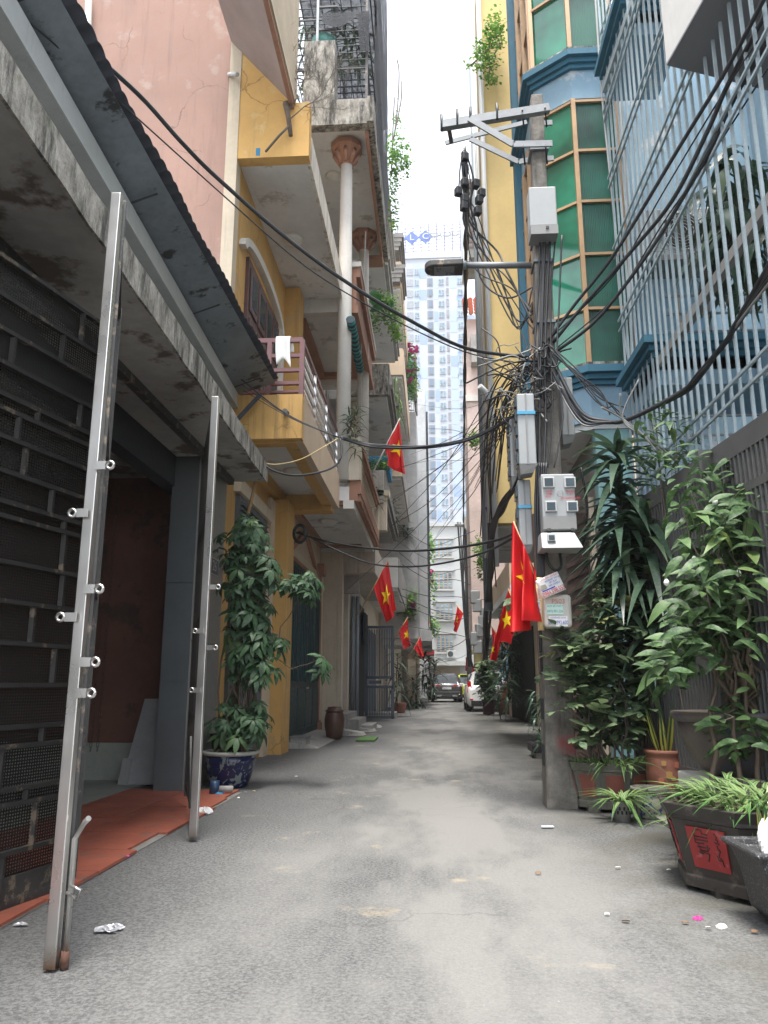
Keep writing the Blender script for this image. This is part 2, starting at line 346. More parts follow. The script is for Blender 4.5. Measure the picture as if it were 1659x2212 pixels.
def glass(name, c, rib=False, spec=.25):
    m, t, b = base(name); p = pos(t)
    cc = ramp(t, [(.35, mul(c, .5)), (.65, mul(c, 1.7))], noise(t, p, 1.1, 3)); t.links.new(cc, b.inputs['Base Color'])  # broad pale and dark blotches in the colour stand in for reflections
    b.inputs['Roughness'].default_value = .3 if rib else .06; b.inputs['Specular IOR Level'].default_value = spec; b.inputs['IOR'].default_value = 1.5
    if rib:
        w = nd(t, 'ShaderNodeTexWave'); w.inputs['Scale'].default_value = 14; w.inputs['Distortion'].default_value = .3; t.links.new(p, w.inputs[0]); bump(t, b, w.outputs['Fac'], .25, .01)
    return m
def polemat():
    m, t, b = base('old_concrete_pole'); p = pos(t)
    c = ramp(t, [(.3, (.09, .083, .075)), (.5, (.17, .158, .14)), (.72, (.29, .27, .24))], noise(t, p, 5, 8, .7))
    c = mix(t, ramp(t, [(.5, (0,)*3), (.7, (.7,)*3)], noise(t, p, 1, 6, .7, (12, 12, 1.2))), c, (.04, .037, .034))
    sp = nd(t, 'ShaderNodeSeparateXYZ'); t.links.new(p, sp.inputs[0])
    zone = nd(t, 'ShaderNodeMapRange'); zone.inputs[1].default_value = .42; zone.inputs[2].default_value = .75; t.links.new(sp.outputs['Z'], zone.inputs[0])
    zr = ramp(t, [(0, (0,)*3), (.15, (1,)*3), (.8, (1,)*3), (1, (0,)*3)], zone.outputs[0])
    xr = nd(t, 'ShaderNodeMapRange'); xr.inputs[1].default_value = 1.06; xr.inputs[2].default_value = 1.12; t.links.new(sp.outputs['X'], xr.inputs[0])
    pm = nd(t, 'ShaderNodeMath', operation='MULTIPLY'); t.links.new(zr, pm.inputs[0]); t.links.new(ramp(t, [(.4, (0,)*3), (.56, (.8,)*3)], noise(t, p, 5, 6)), pm.inputs[1])
    pm2 = nd(t, 'ShaderNodeMath', operation='MULTIPLY'); t.links.new(pm.outputs[0], pm2.inputs[0]); t.links.new(xr.outputs[0], pm2.inputs[1])
    c = mix(t, pm2.outputs[0], c, (.22, .045, .045)); t.links.new(c, b.inputs['Base Color']); b.inputs['Roughness'].default_value = .95
    bump(t, b, noise(t, p, 30, 7, .7), .7, .012); return m
def flagmat():
    m, t, b = base('red_flag_cloth'); b.inputs['Base Color'].default_value = (.62, .012, .016, 1); b.inputs['Roughness'].default_value = .55
    tr = nd(t, 'ShaderNodeBsdfTranslucent'); tr.inputs[0].default_value = (.7, .02, .02, 1); ms = nd(t, 'ShaderNodeMixShader'); ms.inputs[0].default_value = .35
    t.links.new(b.outputs[0], ms.inputs[1]); t.links.new(tr.outputs[0], ms.inputs[2]); t.links.new(ms.outputs[0], t.nodes['Material Output'].inputs[0]); return m
def ceramic(name, c, c2, s):
    m, t, b = base(name); p = pos(t)
    n = nd(t, 'ShaderNodeTexNoise'); n.inputs['Scale'].default_value = s; n.inputs['Detail'].default_value = 1.5; n.inputs['Distortion'].default_value = 2.5; t.links.new(p, n.inputs['Vector'])
    t.links.new(mix(t, ramp(t, [(.56, (0,)*3), (.6, (1,)*3)], n.outputs['Fac']), c, c2), b.inputs['Base Color']); b.inputs['Roughness'].default_value = .22; return m
def speckle():
    m, t, b = base('speckled_granite_planter'); p = pos(t)
    t.links.new(ramp(t, [(.55, (.028, .028, .03)), (.62, (.1, .1, .1)), (.68, (.3, .3, .3))], noise(t, p, 130, 3, .6)), b.inputs['Base Color']); b.inputs['Roughness'].default_value = .5
    bump(t, b, noise(t, p, 90), .3, .004); return m
def awning():
    m, t, b = base('striped_teal_awning'); p = pos(t); w = nd(t, 'ShaderNodeTexWave', bands_direction='Y'); w.inputs['Scale'].default_value = 2.2; t.links.new(p, w.inputs[0])
    t.links.new(ramp(t, [(.45, (.012, .03, .045)), (.55, (.03, .26, .27))], w.outputs['Fac']), b.inputs['Base Color']); b.inputs['Roughness'].default_value = .8; return m
def asphalt():
    m, t, b = base('worn_asphalt'); p = pos(t); sp = nd(t, 'ShaderNodeSeparateXYZ'); t.links.new(p, sp.inputs[0])
    fine = noise(t, p, 95, 4, .8); grit = ramp(t, [(.33, (0,)*3), (.67, (1,)*3)], fine); coarse = ramp(t, [(.4, (0,)*3), (.6, (1,)*3)], noise(t, p, 58, 5, .8))
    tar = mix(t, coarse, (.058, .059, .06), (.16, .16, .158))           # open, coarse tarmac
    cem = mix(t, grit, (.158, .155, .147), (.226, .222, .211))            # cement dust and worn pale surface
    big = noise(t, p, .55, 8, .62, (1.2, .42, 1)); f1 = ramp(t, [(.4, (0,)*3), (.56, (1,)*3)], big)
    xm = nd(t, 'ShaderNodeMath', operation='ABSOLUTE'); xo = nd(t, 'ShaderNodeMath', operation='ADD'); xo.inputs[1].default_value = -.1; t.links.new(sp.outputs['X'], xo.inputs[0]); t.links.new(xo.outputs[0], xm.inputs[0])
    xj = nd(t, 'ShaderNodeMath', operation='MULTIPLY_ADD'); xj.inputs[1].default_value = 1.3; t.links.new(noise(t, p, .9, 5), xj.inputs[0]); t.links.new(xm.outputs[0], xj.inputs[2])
    worn_shade = ramp(t, [(.0, (1,)*3), (.4, (.85,)*3), (.85, (.12,)*3)], mrange(t, xj.outputs[0], .4, 2.3))  # pale worn middle; darker sides carry tar and the gate's shadow in colour
    w2 = nd(t, 'ShaderNodeMath', operation='MULTIPLY'); t.links.new(worn_shade, w2.inputs[0]); t.links.new(ramp(t, [(.42, (.0,)*3), (.53, (1,)*3)], big), w2.inputs[1])
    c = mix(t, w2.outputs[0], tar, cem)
    c = mix(t, ramp(t, [(.62, (0,)*3), (.7, (.55,)*3)], noise(t, p, 1.15, 7, .65, (1, .7, 1))), c, mix(t, grit, (.035, .035, .036), (.16, .157, .153)))   # damp and oil stains
    c = mix(t, ramp(t, [(.63, (0,)*3), (.7, (.5,)*3)], noise(t, p, 1.7, 6, .6)), c, (.36, .3, .2))                                                # ochre dust
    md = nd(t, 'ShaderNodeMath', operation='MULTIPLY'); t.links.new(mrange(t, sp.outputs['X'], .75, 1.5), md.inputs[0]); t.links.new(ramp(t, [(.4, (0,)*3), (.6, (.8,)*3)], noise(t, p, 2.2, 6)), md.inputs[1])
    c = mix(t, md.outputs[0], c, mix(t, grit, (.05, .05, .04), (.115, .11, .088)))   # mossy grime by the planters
    vo = nd(t, 'ShaderNodeTexVoronoi', feature='DISTANCE_TO_EDGE'); vo.inputs['Scale'].default_value = .42
    nz = nd(t, 'ShaderNodeTexNoise'); nz.inputs['Scale'].default_value = 2.2; nz.inputs['Detail'].default_value = 8; t.links.new(p, nz.inputs['Vector'])
    pm = nd(t, 'ShaderNodeVectorMath', operation='MULTIPLY_ADD'); pm.inputs[1].default_value = (.8,)*3; t.links.new(nz.outputs['Color'], pm.inputs[0]); t.links.new(p, pm.inputs[2]); t.links.new(pm.outputs[0], vo.inputs['Vector'])
    crack = ramp(t, [(0, (.3,)*3), (.004, (.22,)*3), (.008, (0,)*3)], vo.outputs['Distance'])
    cm = nd(t, 'ShaderNodeMath', operation='MULTIPLY'); t.links.new(crack, cm.inputs[0]); t.links.new(ramp(t, [(.45, (0,)*3), (.55, (1,)*3)], noise(t, p, .5, 3)), cm.inputs[1]); c = mix(t, cm.outputs[0], c, (.04, .038, .036))
    spk = ramp(t, [(.71, (0,)*3), (.75, (.5,)*3)], noise(t, p, 60, 2)); c = mix(t, spk, c, (.34, .33, .31))
    t.links.new(c, b.inputs['Base Color']); b.inputs['Roughness'].default_value = .93; b.inputs['Specular IOR Level'].default_value = .25
    bump(t, b, noise(t, p, 85, 6, .75), .55, .01); return m
def mrange(t, src, a, b_):
    n = nd(t, 'ShaderNodeMapRange'); n.inputs[1].default_value = a; n.inputs[2].default_value = b_; t.links.new(src, n.inputs[0]); return n.outputs[0]
mk()
# ------------------------------------------------------------------ lettering
def text(name, s, size, o, right, up, m, parent, sx=1.0, align='CENTER', depth=0):
    cu = bpy.data.curves.new('txt', 'FONT'); cu.body = s; cu.size = size; cu.align_x = align; cu.align_y = 'CENTER'; cu.resolution_u = 3; cu.extrude = depth
    ob = bpy.data.objects.new('txt', cu); col.objects.link(ob); bpy.context.view_layer.update()
    me = bpy.data.meshes.new_from_object(ob.evaluated_get(bpy.context.evaluated_depsgraph_get())); bpy.data.objects.remove(ob); bpy.data.curves.remove(cu)
    r = V(right).normalized(); u = V(up).normalized(); n = r.cross(u); off = LOC[parent.name]
    for v in me.vertices: v.co = V(o)+r*v.co.x*sx+u*v.co.y+n*v.co.z-off
    me.materials.clear(); me.materials.append(m); me.name = name
    q = bpy.data.objects.new(name, me); col.objects.link(q); q.parent = parent; LOC[q.name] = off; return q
# ================================================================== ground
def road_fn(u, v):
    x = -3.2+6.6*u; y = -4+100*v; return (x, y, .012*math.sin(x*1.3+.5)*math.sin(y*.5)*(1 if y > 9 else .5))
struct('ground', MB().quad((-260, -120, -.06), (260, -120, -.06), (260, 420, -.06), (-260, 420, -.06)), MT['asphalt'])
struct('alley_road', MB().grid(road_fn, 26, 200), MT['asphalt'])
# ================================================================== garage house on the left
def fx(y): return -1.72-.0345*y            # street edge of the concrete canopy
g = thing('garage_house', 'grey garage with dirty concrete canopy and open folding gates', 'garage', (-3.5, 4.8, 0))
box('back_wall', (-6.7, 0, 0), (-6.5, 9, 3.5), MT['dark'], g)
box('near_wall', (-6.5, -.2, 0), (-2.6, 0, 4.6), MT['garage_gr'], g)
box('side_wall', (-6.5, 8.8, .42), (-2.8, 9.0, 3.5), MT['redwall'], g)
box('skirting', (-6.5, 8.77, 0), (-2.8, 9.0, .418), MT['greenfloor'], g)
pl = box('pillar', (-2.8, 7.95, 0), (-2.52, 9.05, 3.5), MT['garage_gr'], g)
for z0, z1 in ((.0, 1.08), (1.088, 2.1), (2.108, 3.48)): box('clad_panel', (-2.805, 7.935, z0), (-2.512, 7.95, z1), MT['garage_gr'], pl)
for z0, z1 in ((0, 1.5), (1.508, 3.48)): box('clad_panel', (-2.52, 7.94, z0), (-2.508, 9.05, z1), mat('lit_clad_panel', (.2, .205, .195), .45, var=.12), pl)  # street face: same cladding in a paler colour, daylight painted in
for i in range(9):   # vent slots
    box('vent_slot', (-2.5075, 8.2+.06*(i % 3)*1.2, 2.62+.08*(i//3)), (-2.504, 8.235+.06*(i % 3)*1.2, 2.67+.08*(i//3)), MT['dark'], pl)
lin_ = box('lintel', (-2.95, 0, 3.16), (-2.78, 8.79, 3.5), MT['dark'], g)
box('track', (-2.45, 0, 3.42), (-2.38, 8.9, 3.498), MT['gatebar'], g)
sl_ = MB(); pts = [(fx(0), 0), (fx(9.05), 9.05), (-6.7, 9.05), (-6.7, 0)]
sl_.prism([(x, y, 3.5) for x, y in pts], (0, 0, .2)); canopy = sl_.build('canopy_slab', mat('stained_soffit', (.34, .335, .32), .9, var=.3, scale=1.1, patch=.3, pc=(.12, .1, .085)), g)
fa = MB(); fa.grid(lambda u, v: (fx(9.06*u)+.012+.004*math.sin(u*90), 9.06*u, 3.488+.225*v+.006*math.sin(u*61)), 60, 3, False); fa.build('fascia', MT['mould'], canopy, solid=.018)
box('upper_wall', (-6.6, 0, 3.702), (-2.52, 9.05, 4.6), mat('grey_green_wall', (.2, .22, .21), .7), g)
gt = MB()
for (x, z, w, h) in ((0, 4.58, .12, .19),): gt.bar((-2.13+x, 0, z), (-2.13-.04*9.1+x, 9.1, z), w, h)
gt.bar((-2.06, 0, 4.48), (-2.06-.04*9.1, 9.1, 4.48), .02, .03); gt.build('gutter', MT['gutter'], g)
rf = thing('corrugated_roof', 'blue-grey corrugated metal awning with wavy dark edge above garage canopy', 'awning', (-2.3, 5, 4.6))
def roof_fn(u, v):
    y = .2+9.0*v; xe = -2.11+.014*y; x = -2.75+(xe+2.75)*u; z = 4.62+.23*u
    return (x, y, z)
MB().grid(roof_fn, 2, 4, False).build('under_sheet', MT['sheet'], rf, solid=.01)
def cor(u, v):
    y = .2+9.0*v; xe = -2.11+.014*y+.012*math.sin(v*37); x = -3.6+(xe+.05+3.6)*u; return (x, y, 4.48+.42*u+.022*abs(math.sin(v*9.0*math.pi/.135)))
MB().grid(cor, 3, 560).build('corrugated_sheet', MT['sheet_edge'], rf, solid=.006)
for y in (1.6, 3.4, 5.2, 7.0, 8.9):
    MB().bar((-2.7, y, 4.59), (-2.1, y, 4.8), .01, .012).build('sheet_seam', MT['sheet_edge'], rf)
MB().bar((-2.45, 8.95, 4.2), (-2.12, 9.0, 4.62), .03, .05).build('bracket', MT['sheet_edge'], rf)
lamp = MB(); lamp.box((-2.36, 6.25, 4.02), (-2.28, 6.5, 4.3)); tag(lamp.build('bulkhead_lamp', MT['conc_d'], bevel=.03), 'small dark oval fitting hanging on the garage gutter', 'lamp')
# floor
fl = struct('garage_floor', MB().box((-6.5, 0, -.02), (-3.1, 8.8, .02)), MT['greenfloor'])
ap = struct('garage_apron', MB().box((-3.1, .3, -.03), (-1.92, 8.0, .006)), MT['conc_d'])
random.seed(3)
for r_ in range(13):
    for c_, (xa, xb) in enumerate(((-3.1, -2.5), (-2.5, -1.93))):
        y0 = .5+.585*r_
        e = rnd(-.05, .045) if c_ else 0
        q = V((xa+.003, y0+.003, .004)), V((xb-.003+e, y0+.582, .02+rnd(0, .0015)))
        MB().box(*q).build('floor_tile', MT['tilered'], ap)
bd = thing('white_board', 'pale grey tile boards leaning inside the garage against red wall', 'board', (-3.1, 8.5, .02))
MB().hexa([V(p) for p in ((-3.33, 8.42, .02), (-2.97, 8.42, .02), (-2.97, 8.44, .02), (-3.33, 8.44, .02), (-3.25, 8.74, .9), (-2.96, 8.74, .9), (-2.96, 8.76, .9), (-3.25, 8.76, .9))]).build('tall_panel', mat('pale_board', (.34, .345, .35), .7), bd)
MB().hexa([V(p) for p in ((-3.36, 8.40, .02), (-3.25, 8.40, .02), (-3.25, 8.412, .02), (-3.36, 8.412, .02), (-3.35, 8.47, .28), (-3.25, 8.47, .28), (-3.25, 8.482, .28), (-3.35, 8.482, .28))]).build('short_panel', mat('pale_board_2', (.28, .285, .28), .7), bd)
def chain(x, y, z0, z1, nm):
    m_ = MB(); n = int((z1-z0)/.05)
    for i in range(n):
        z = z0+.05*i; a = .012
        for k in range(2):
            d = V((a, 0, 0)) if i % 2 else V((0, a, 0)); d = d*(1 if k else -1); m_.tube([V((x, y, z))+d, V((x, y, z+.055))+d], .004, 4)
    return m_
hc = thing('hoist_chain', 'dark looped hoist chain hanging in front of the red garage wall', 'chain', (-3.7, 8.56, .34))
for x, yy in ((-3.75, 8.55), (-3.68, 8.57)): chain(x, yy, .34, 3.4, 'a').build('strand', MT['gatebar'], hc)['kind'] = 'stuff'
# ---- folding gate leaves
def leaf_frame(t, a, b, z0, z1, post_m, w, post_both=True):
    a, b = V(a), V(b); d = (b-a).normalized(); n = V((d.y, -d.x, 0))
    MB().hexa(_post(a, d, n, w, .05, z0, z1)).build('post', post_m, t, bevel=.004)
    MB().hexa(_post(b-d*.04, d, n, .04, .04, z0+.05, z1-.02)).build('post', MT['gatebar'], t)
    for z, h in ((z0+.14, .05), (z1-.06, .05), (z0+.75, .03), (z0+1.5, .03), (z0+2.3, .03)):
        MB().bar(a+d*(w+.002)+V((0, 0, z)), b-d*.042+V((0, 0, z)), .03, h).build('rail', MT['gatebar'], t)
    p0, p1 = a+d*w, b-d*.04; off = n*-.022
    MB().quad(p0+off+V((0, 0, z0+.16)), p1+off+V((0, 0, z0+.16)), p1+off+V((0, 0, z1-.08)), p0+off+V((0, 0, z1-.08))).build('perforated_panel', MT['perf'], t)
    return d, n
def _post(a, d, n, w, h, z0, z1):
    return [a-n*h/2+V((0, 0, z0)), a+d*w-n*h/2+V((0, 0, z0)), a+d*w+n*h/2+V((0, 0, z0)), a+n*h/2+V((0, 0, z0)),
            a-n*h/2+V((0, 0, z1)), a+d*w-n*h/2+V((0, 0, z1)), a+d*w+n*h/2+V((0, 0, z1)), a+n*h/2+V((0, 0, z1))]
def lug(t, p, side, m, s=1.0):
    p = V(p); d = V((side, 0, 0)); q = MB()
    q.bar(p-d*.03*s, p+d*.012*s, .008, .032*s); c = p+d*.028*s
    q.tube([c+V((math.cos(k*.7854), 0, math.sin(k*.7854)))*.014*s for k in range(9)], .0062*s, 6, cap=False)
    return q.build('hinge_lug', m, t)
A0, A1 = V((-1.457, 3.13, 0)), V((-1.885, 4.2, 0))
ga = thing('folding_gate_leaf', 'nearest gate leaf seen edge on with tall shiny stainless post at left', 'gate', A0)
lf_d = (A1-A0).normalized()
MB().hexa(_post(A0+V((-.0235, 0, 0)), V((1, 0, 0)), V((0, -1, 0)), .047, .04, .004, 3.31)).build('post', MT['steel'], ga, bevel=.004)
A0b = A0+V((.01, .025, 0))
leaf_frame(ga, A0b, A1, .03, 3.3, MT['gatebar'], .03)
MB().tube([A0+V((.042, .02, .03)), A0+V((.042, .02, .46)), A0+V((.075, .02, .52)), A0+V((.1, .0, .54))], .011, 8).build('drop_bolt', MT['steel'], ga)
MB().lathe(A0+V((.042, .02, .0)), [(.017, .0), (.017, .06)], 8).build('bolt_socket', plain('rusty_iron', (.09, .04, .025), .8), ga)
MB().tube([A0+V((.037, 0, .27)), A0+V((.09, -.03, .26)), A0+V((.11, -.04, .29)), A0+V((.06, -.02, .3))], .007, 6).build('bolt_handle', MT['steel'], ga)
for x, y, s in ((222, 1005, 1), (172, 1108, -1), (198, 1272, 1), (147, 1333, -1), (189, 1430, 1), (180, 1497, 1)): lug(ga, PY(x, y, 3.09), s, MT['steel'], 1.15)
gb = thing('folding_gate_leaf', 'dark perforated gate leaf with irregular bars filling the left edge', 'gate', (-1.9, 4.15, 0))
B0, B1 = V((-1.95, 4.16, 0)), V((-2.52, 1.8, 0)); bd_ = (B1-B0).normalized(); bn = V((-bd_.y, bd_.x, 0)); L_ = (B1-B0).length
if bn.x < 0: bn = -bn
MB().quad(B0+V((0, 0, .1))-bn*.03, B1+V((0, 0, .1))-bn*.03, B1+V((0, 0, 3.2))-bn*.03, B0+V((0, 0, 3.2))-bn*.03).build('perforated_panel', MT['perf'], gb)
zs = [.05, .27, .49, .56, .76, .85, 1.05, 1.25, 1.45, 1.64, 1.86, 1.93, 2.08, 2.25, 2.39, 2.46, 2.62, 2.79, 2.96, 3.16]
for z in zs: MB().bar(B0+V((0, 0, z)), B1+V((0, 0, z)), .03, .022).build('bar', MT['gatebar'], gb)
random.seed(12)
for a, b in zip(zs, zs[1:]):
    for k in range(3):
        u = (k+rnd(.15, .85))/3*L_; MB().bar(B0+bd_*u+V((0, 0, a+.012)), B0+bd_*u+V((0, 0, b-.012)), .026, .02).build('bar', MT['gatebar'], gb)

MB().bar(B0+V((0, 0, .08)), B1+V((0, 0, .08)), .02, .16).build('kick_plate', MT['gatebar'], gb)
MB().hexa(_post(B0-bd_*.05, bd_, bn, .045, .045, .04, 3.2)).build('post', MT['gatebar'], gb)
C0, C1 = V((-1.66, 5.56, 0)), V((-2.16, 6.95, 0))
gc = thing('folding_gate_leaf', 'far gate leaf standing open with slim shiny post before grey pillar', 'gate', C0)
MB().hexa(_post(C0+V((-.03, 0, 0)), V((1, 0, 0)), V((0, -1, 0)), .055, .045, .03, 3.24)).build('post', MT['steel'], gc, bevel=.004)
leaf_frame(gc, C0+V((-.02, .03, 0)), C1, .06, 3.22, MT['gatebar'], .03)
MB().tube([C0+V((-.03, -.03, .22)), C0+V((-.05, -.02, .7))], .009, 6).build('drop_bolt', MT['gatebar'], gc)
for x, y, s in ((462, 1268, 1), (430, 1363, -1), (456, 1399, 1), (423, 1491, -1)): lug(gc, PY(x, y, 5.52), s, MT['steel'], 1.1)
# number plate
np_ = thing('house_number_plate', 'small dark blue number plate reading 26 on the grey pillar', 'number plate', (-2.5, 8.64, 2.39))
box('plate', (-2.507, 8.5, 2.3), (-2.5, 8.8, 2.47), MT['plate'], np_)
box('rim', (-2.5065, 8.49, 2.29), (-2.503, 8.81, 2.48), MT['fwhite'], np_)
text('numerals', '26', .17, (-2.497, 8.65, 2.385), (0, 1, 0), (0, 0, 1), MT['fwhite'], np_)
# bamboo pole leaning on canopy end
tag(MB().tube([PY(536, 1110, 9.1), PY(548, 1060, 9.1), PY(558, 1000, 9.05)], [.022, .02, .019], 8).build('bamboo_stick', MT['bamboo']), 'short bamboo stick standing at the end of the concrete canopy', 'stick')
# ================================================================== yellow house with pink side wall
y = thing('yellow_house', 'yellow plastered house with pink side wall and railed balcony', 'house', (-2.7, 11, 0))
Y0, Y1, XB, XF = 9.2, 13.2, -1.62, -2.62
box('side_wall', (-9, Y0, 0), (-2.785, Y0+.2, 14.5), MT['pink'], y, label='tall pink plastered side wall')
box('corner_strip', (-2.785, Y0-.01, 3.7), (-2.62, Y0+.2, 14.5), MT['cream'], y)
box('front_wall', (-2.9, Y0+.2, 0), (XF, Y1, 13), MT['yellow'], y)
ck = box('balcony_cheek', (XF, Y0, 4.1), (XB, Y0+.14, 4.69), mat('stained_yellow_cheek', (.62, .375, .13), .85, var=.12, streak=.42, sc_=(.1, .07, .035), crack=.8), y)
MB().tube([(-1.82, Y0-.12, 4.42), (-1.82, Y0+.02, 4.44)], .035, 10).build('drain_spout', MT['conc_d'], ck)
box('balcony_floor', (XF, Y0+.14, 4.28), (XB-.1, Y1, 4.42), MT['soffit'], y)
for a, b in (((XF, Y0+.14, 4.08), (XB-.1, Y0+.3, 4.28)), ((XB-.26, Y0+.3, 4.08), (XB-.1, Y1-.36, 4.28)), ((XF, Y1-.36, 4.0), (XB-.1, Y1, 4.28)), ((XF, Y0+.3, 4.08), (XF+.1, Y1-.36, 4.28))):
    box('soffit_beam', a, b, MT['yellow'], y)
box('balcony_fascia', (XB-.1, Y0+.14, 4.09), (XB, Y1, 4.7), MT['tan'], y)
MB().lathe((-2.1, 11.3, 4.2), [(.01, 0), (.1, .01), (.16, .05), (.17, .08)], 20).build('ceiling_lamp', MT['lampglass'], y)
col_ = MB().box((-2.6, 12.25, 0), (-2.36, 12.9, 4.05)); col_.build('column', MT['yellow'], y)
box('door_pier', (XF-.02, 11.9, 0), (XF+.06, 12.25, 4.0), MT['cream'], y)
# ground-floor grey metal door and louvre
dr = box('metal_door', (XF, 9.75, .12), (XF+.05, 11.7, 2.3), MT['louver'], y)
for k in range(12): box('panel_rib', (XF+.05, 9.85+.15*k, .3), (XF+.065, 9.92+.15*k, 2.2), MT['louver'], dr)
lv = box('louvre_frame', (XF, 9.9, 2.35), (XF+.06, 11.65, 3.55), MT['louver'], y)
for k in range(15): MB().hexa([V(p) for p in ((XF+.06, 9.98, 2.42+.073*k), (XF+.1, 9.98, 2.4+.073*k), (XF+.1, 11.58, 2.4+.073*k), (XF+.06, 11.58, 2.42+.073*k), (XF+.06, 9.98, 2.455+.073*k), (XF+.105, 9.98, 2.415+.073*k), (XF+.105, 11.58, 2.415+.073*k), (XF+.06, 11.58, 2.455+.073*k))]).build('louvre_slat', MT['louver'], lv)
box('louvre_surround', (XF, 9.78, 3.57), (XF+.1, 11.85, 3.75), MT['cream'], y)
# first-floor wooden door behind railing
wd_ = box('wooden_door', (XF, 9.9, 4.44), (XF+.05, 12.05, 7.1), MT['wood'], y)
for k in range(4):
    ya = 9.98+.52*k
    for za, zb in ((4.6, 5.3), (5.4, 6.2), (6.3, 6.98)):
        MB().box((XF+.05, ya+.02, za), (XF+.075, ya+.46, zb)).build('door_panel', MT['wood'], wd_, bevel=.012)
        MB().box((XF+.075, ya+.1, za+.1), (XF+.082, ya+.38, zb-.1)).build('pane', MT['dglass'] if za > 5 else MT['wood'], wd_)
ar = MB()
for i in range(16):
    t0, t1 = i/16, (i+1)/16
    def ap_(t, r):
        # flattened arch moulding over the door
        yy = 10.95+(1.32+r)*math.cos(math.pi*t); zz = 7.05+(.28+r)*math.sin(math.pi*t); return yy, zz
    (a, b), (c, d), (e, f), (h, i2) = ap_(t0, 0), ap_(t1, 0), ap_(t1, .14), ap_(t0, .14)
    ar.hexa([V((XF, a, b)), V((XF, c, d)), V((XF+.09, c, d)), V((XF+.09, a, b)), V((XF, h, i2)), V((XF, e, f)), V((XF+.09, e, f)), V((XF+.09, h, i2))])
ar.box((XF, 12.28, 4.44), (XF+.088, 12.41, 7.05)); ar.build('arch_moulding', MT['white'], y)
box('end_pilaster', (XF, 12.75, 4.42), (-2.34, 13.19, 8.18), MT['yellow'], y)
# slab over the balcony
s2_ = box('upper_slab', (XF, Y0+.18, 8.2), (XB-.04, Y1+.05, 8.5), MT['soffit'], y)
box('slab_edge', (XB-.04, Y0+.18, 8.16), (XB+.01, Y1+.05, 8.62), MT['white_mould'], s2_)
MB().lathe((-2.2, 11.2, 8.1), [(.01, 0), (.1, .01), (.16, .05), (.17, .1)], 20).build('ceiling_lamp', MT['lampglass'], y)
pc = MB().prism([(-2.62, Y0, 8.19), (XB, Y0, 8.19), (XB, Y0, 9.05), (-1.84, Y0, 9.05), (-2.62, Y0, 9.98)], (0, .18, 0))
pc.build('cheek_wall', mat('patched_yellow_wall', (.6, .36, .12), .85, var=.1, streak=.3, sc_=(.3, .22, .12), patch=.1, pc=(.6, .43, .2), crack=.8), y)
box('peeled_patch', (-2.36, Y0-.003, 8.02+.2), (-2.3, Y0-.001, 8.34), MT['cara'], y, label='small peeled patch showing blue paint')
ev = MB().prism([(-1.86, Y0, 9.02), (-2.785, Y0, 10.12), (-2.785, Y0, 10.25), (-1.86, Y0, 9.15)], (0, -4.2, 0)); ev.build('eave_soffit', mat('mauve_soffit', (.3, .24, .22), .85), y)
box('eave_trim', (-1.9, 5, 8.95), (-1.84, Y0, 9.03), MT['terra'], y); box('eave_trim', (-1.86, 5, 9.03), (-1.82, Y0, 9.1), MT['cream'], y)
box('eave_fascia', (-1.9, 5, 9.101), (-1.83, Y0+.1, 13), mat('pale_cream_fascia', (.5, .41, .3), .85), y)
MB().tube([PY(495, 161, 9.19), PY(513, 161, 9.0)], .03, 8).build('drain_spout', MT['fwhite'], y)
MB().tube([PY(192, -20, 9.1), PY(187, 190, 9.1)], .05, 10).build('downpipe', MT['gutter'], y)
# railing
rl = thing('balcony_railing', 'mauve steel balcony railing of the yellow house hung with cloths', 'railing', (-2.1, 9.27, 4.69))
for z, w in ((5.47, .06), (5.25, .045), (5.05, .045), (4.87, .045), (4.75, .03)):
    MB().bar((XF, Y0+.07, z), (XB-.02, Y0+.07, z), .05, w).build('rail', MT['rail'], rl)
for x in (XB-.03, -2.08, XF+.03): MB().bar((x, Y0+.07, 4.69), (x, Y0+.07, 5.47), .06, .06).build('post', MT['rail'], rl)
for z, w in ((5.47, .05), (5.29, .03), (5.13, .03), (4.97, .03), (4.82, .03)):
    MB().bar((XB-.03, Y0+.1, z), (XB-.03, 13.0, z), .03, w).build('rail', MT['chrome'] if w < .04 else MT['rail'], rl)
for yy in (10.4, 11.6, 12.95): MB().bar((XB-.03, yy, 4.69), (XB-.03, yy, 5.47), .03, .03).build('post', MT['chrome'], rl)
def cloth(name, label, m, x0, x1, yy, z, l1, l2, sd):
    random.seed(sd); q = MB()
    def fn(u, v):
        x = x0+(x1-x0)*u+.02*math.sin(v*5+sd); t = (v-.4)
        if v < .42: return (x, yy-.045-.012*math.sin(u*9+sd), z-l1*(1-v/.42)*(1+.2*math.sin(u*4+sd)))
        if v < .58: return (x, yy-.045+.09*(v-.42)/.16, z+.015)
        return (x, yy+.045+.012*math.sin(u*8), z-l2*(v-.58)/.42*(1+.15*math.sin(u*5)))
    q.grid(fn, 14, 18); return tag(q.build(name, m, solid=.004), label, 'cloth')
cloth('white_towel', 'white towel draped over the top balcony rail', MT['cloth_w'], -1.98, -1.79, Y0+.07, 5.5, .38, .2, 3)
cloth('pink_cloth', 'crumpled pink cloth hanging at the left end of the balcony rail', MT['cloth_p'], -2.55, -2.3, Y0+.07, 5.5, .24, .15, 8)
st = MB().grid(lambda u, v: (-2.42+.14*u, Y0+.12+.01*math.sin(u*9), 4.72+.26*v), 6, 6)
tag(st.build('striped_cloth', mat('red_white_cloth', (.55, .2, .2), .9, var=.5, scale=16), solid=.004), 'red and white striped cloth behind the lower balcony rails', 'cloth')
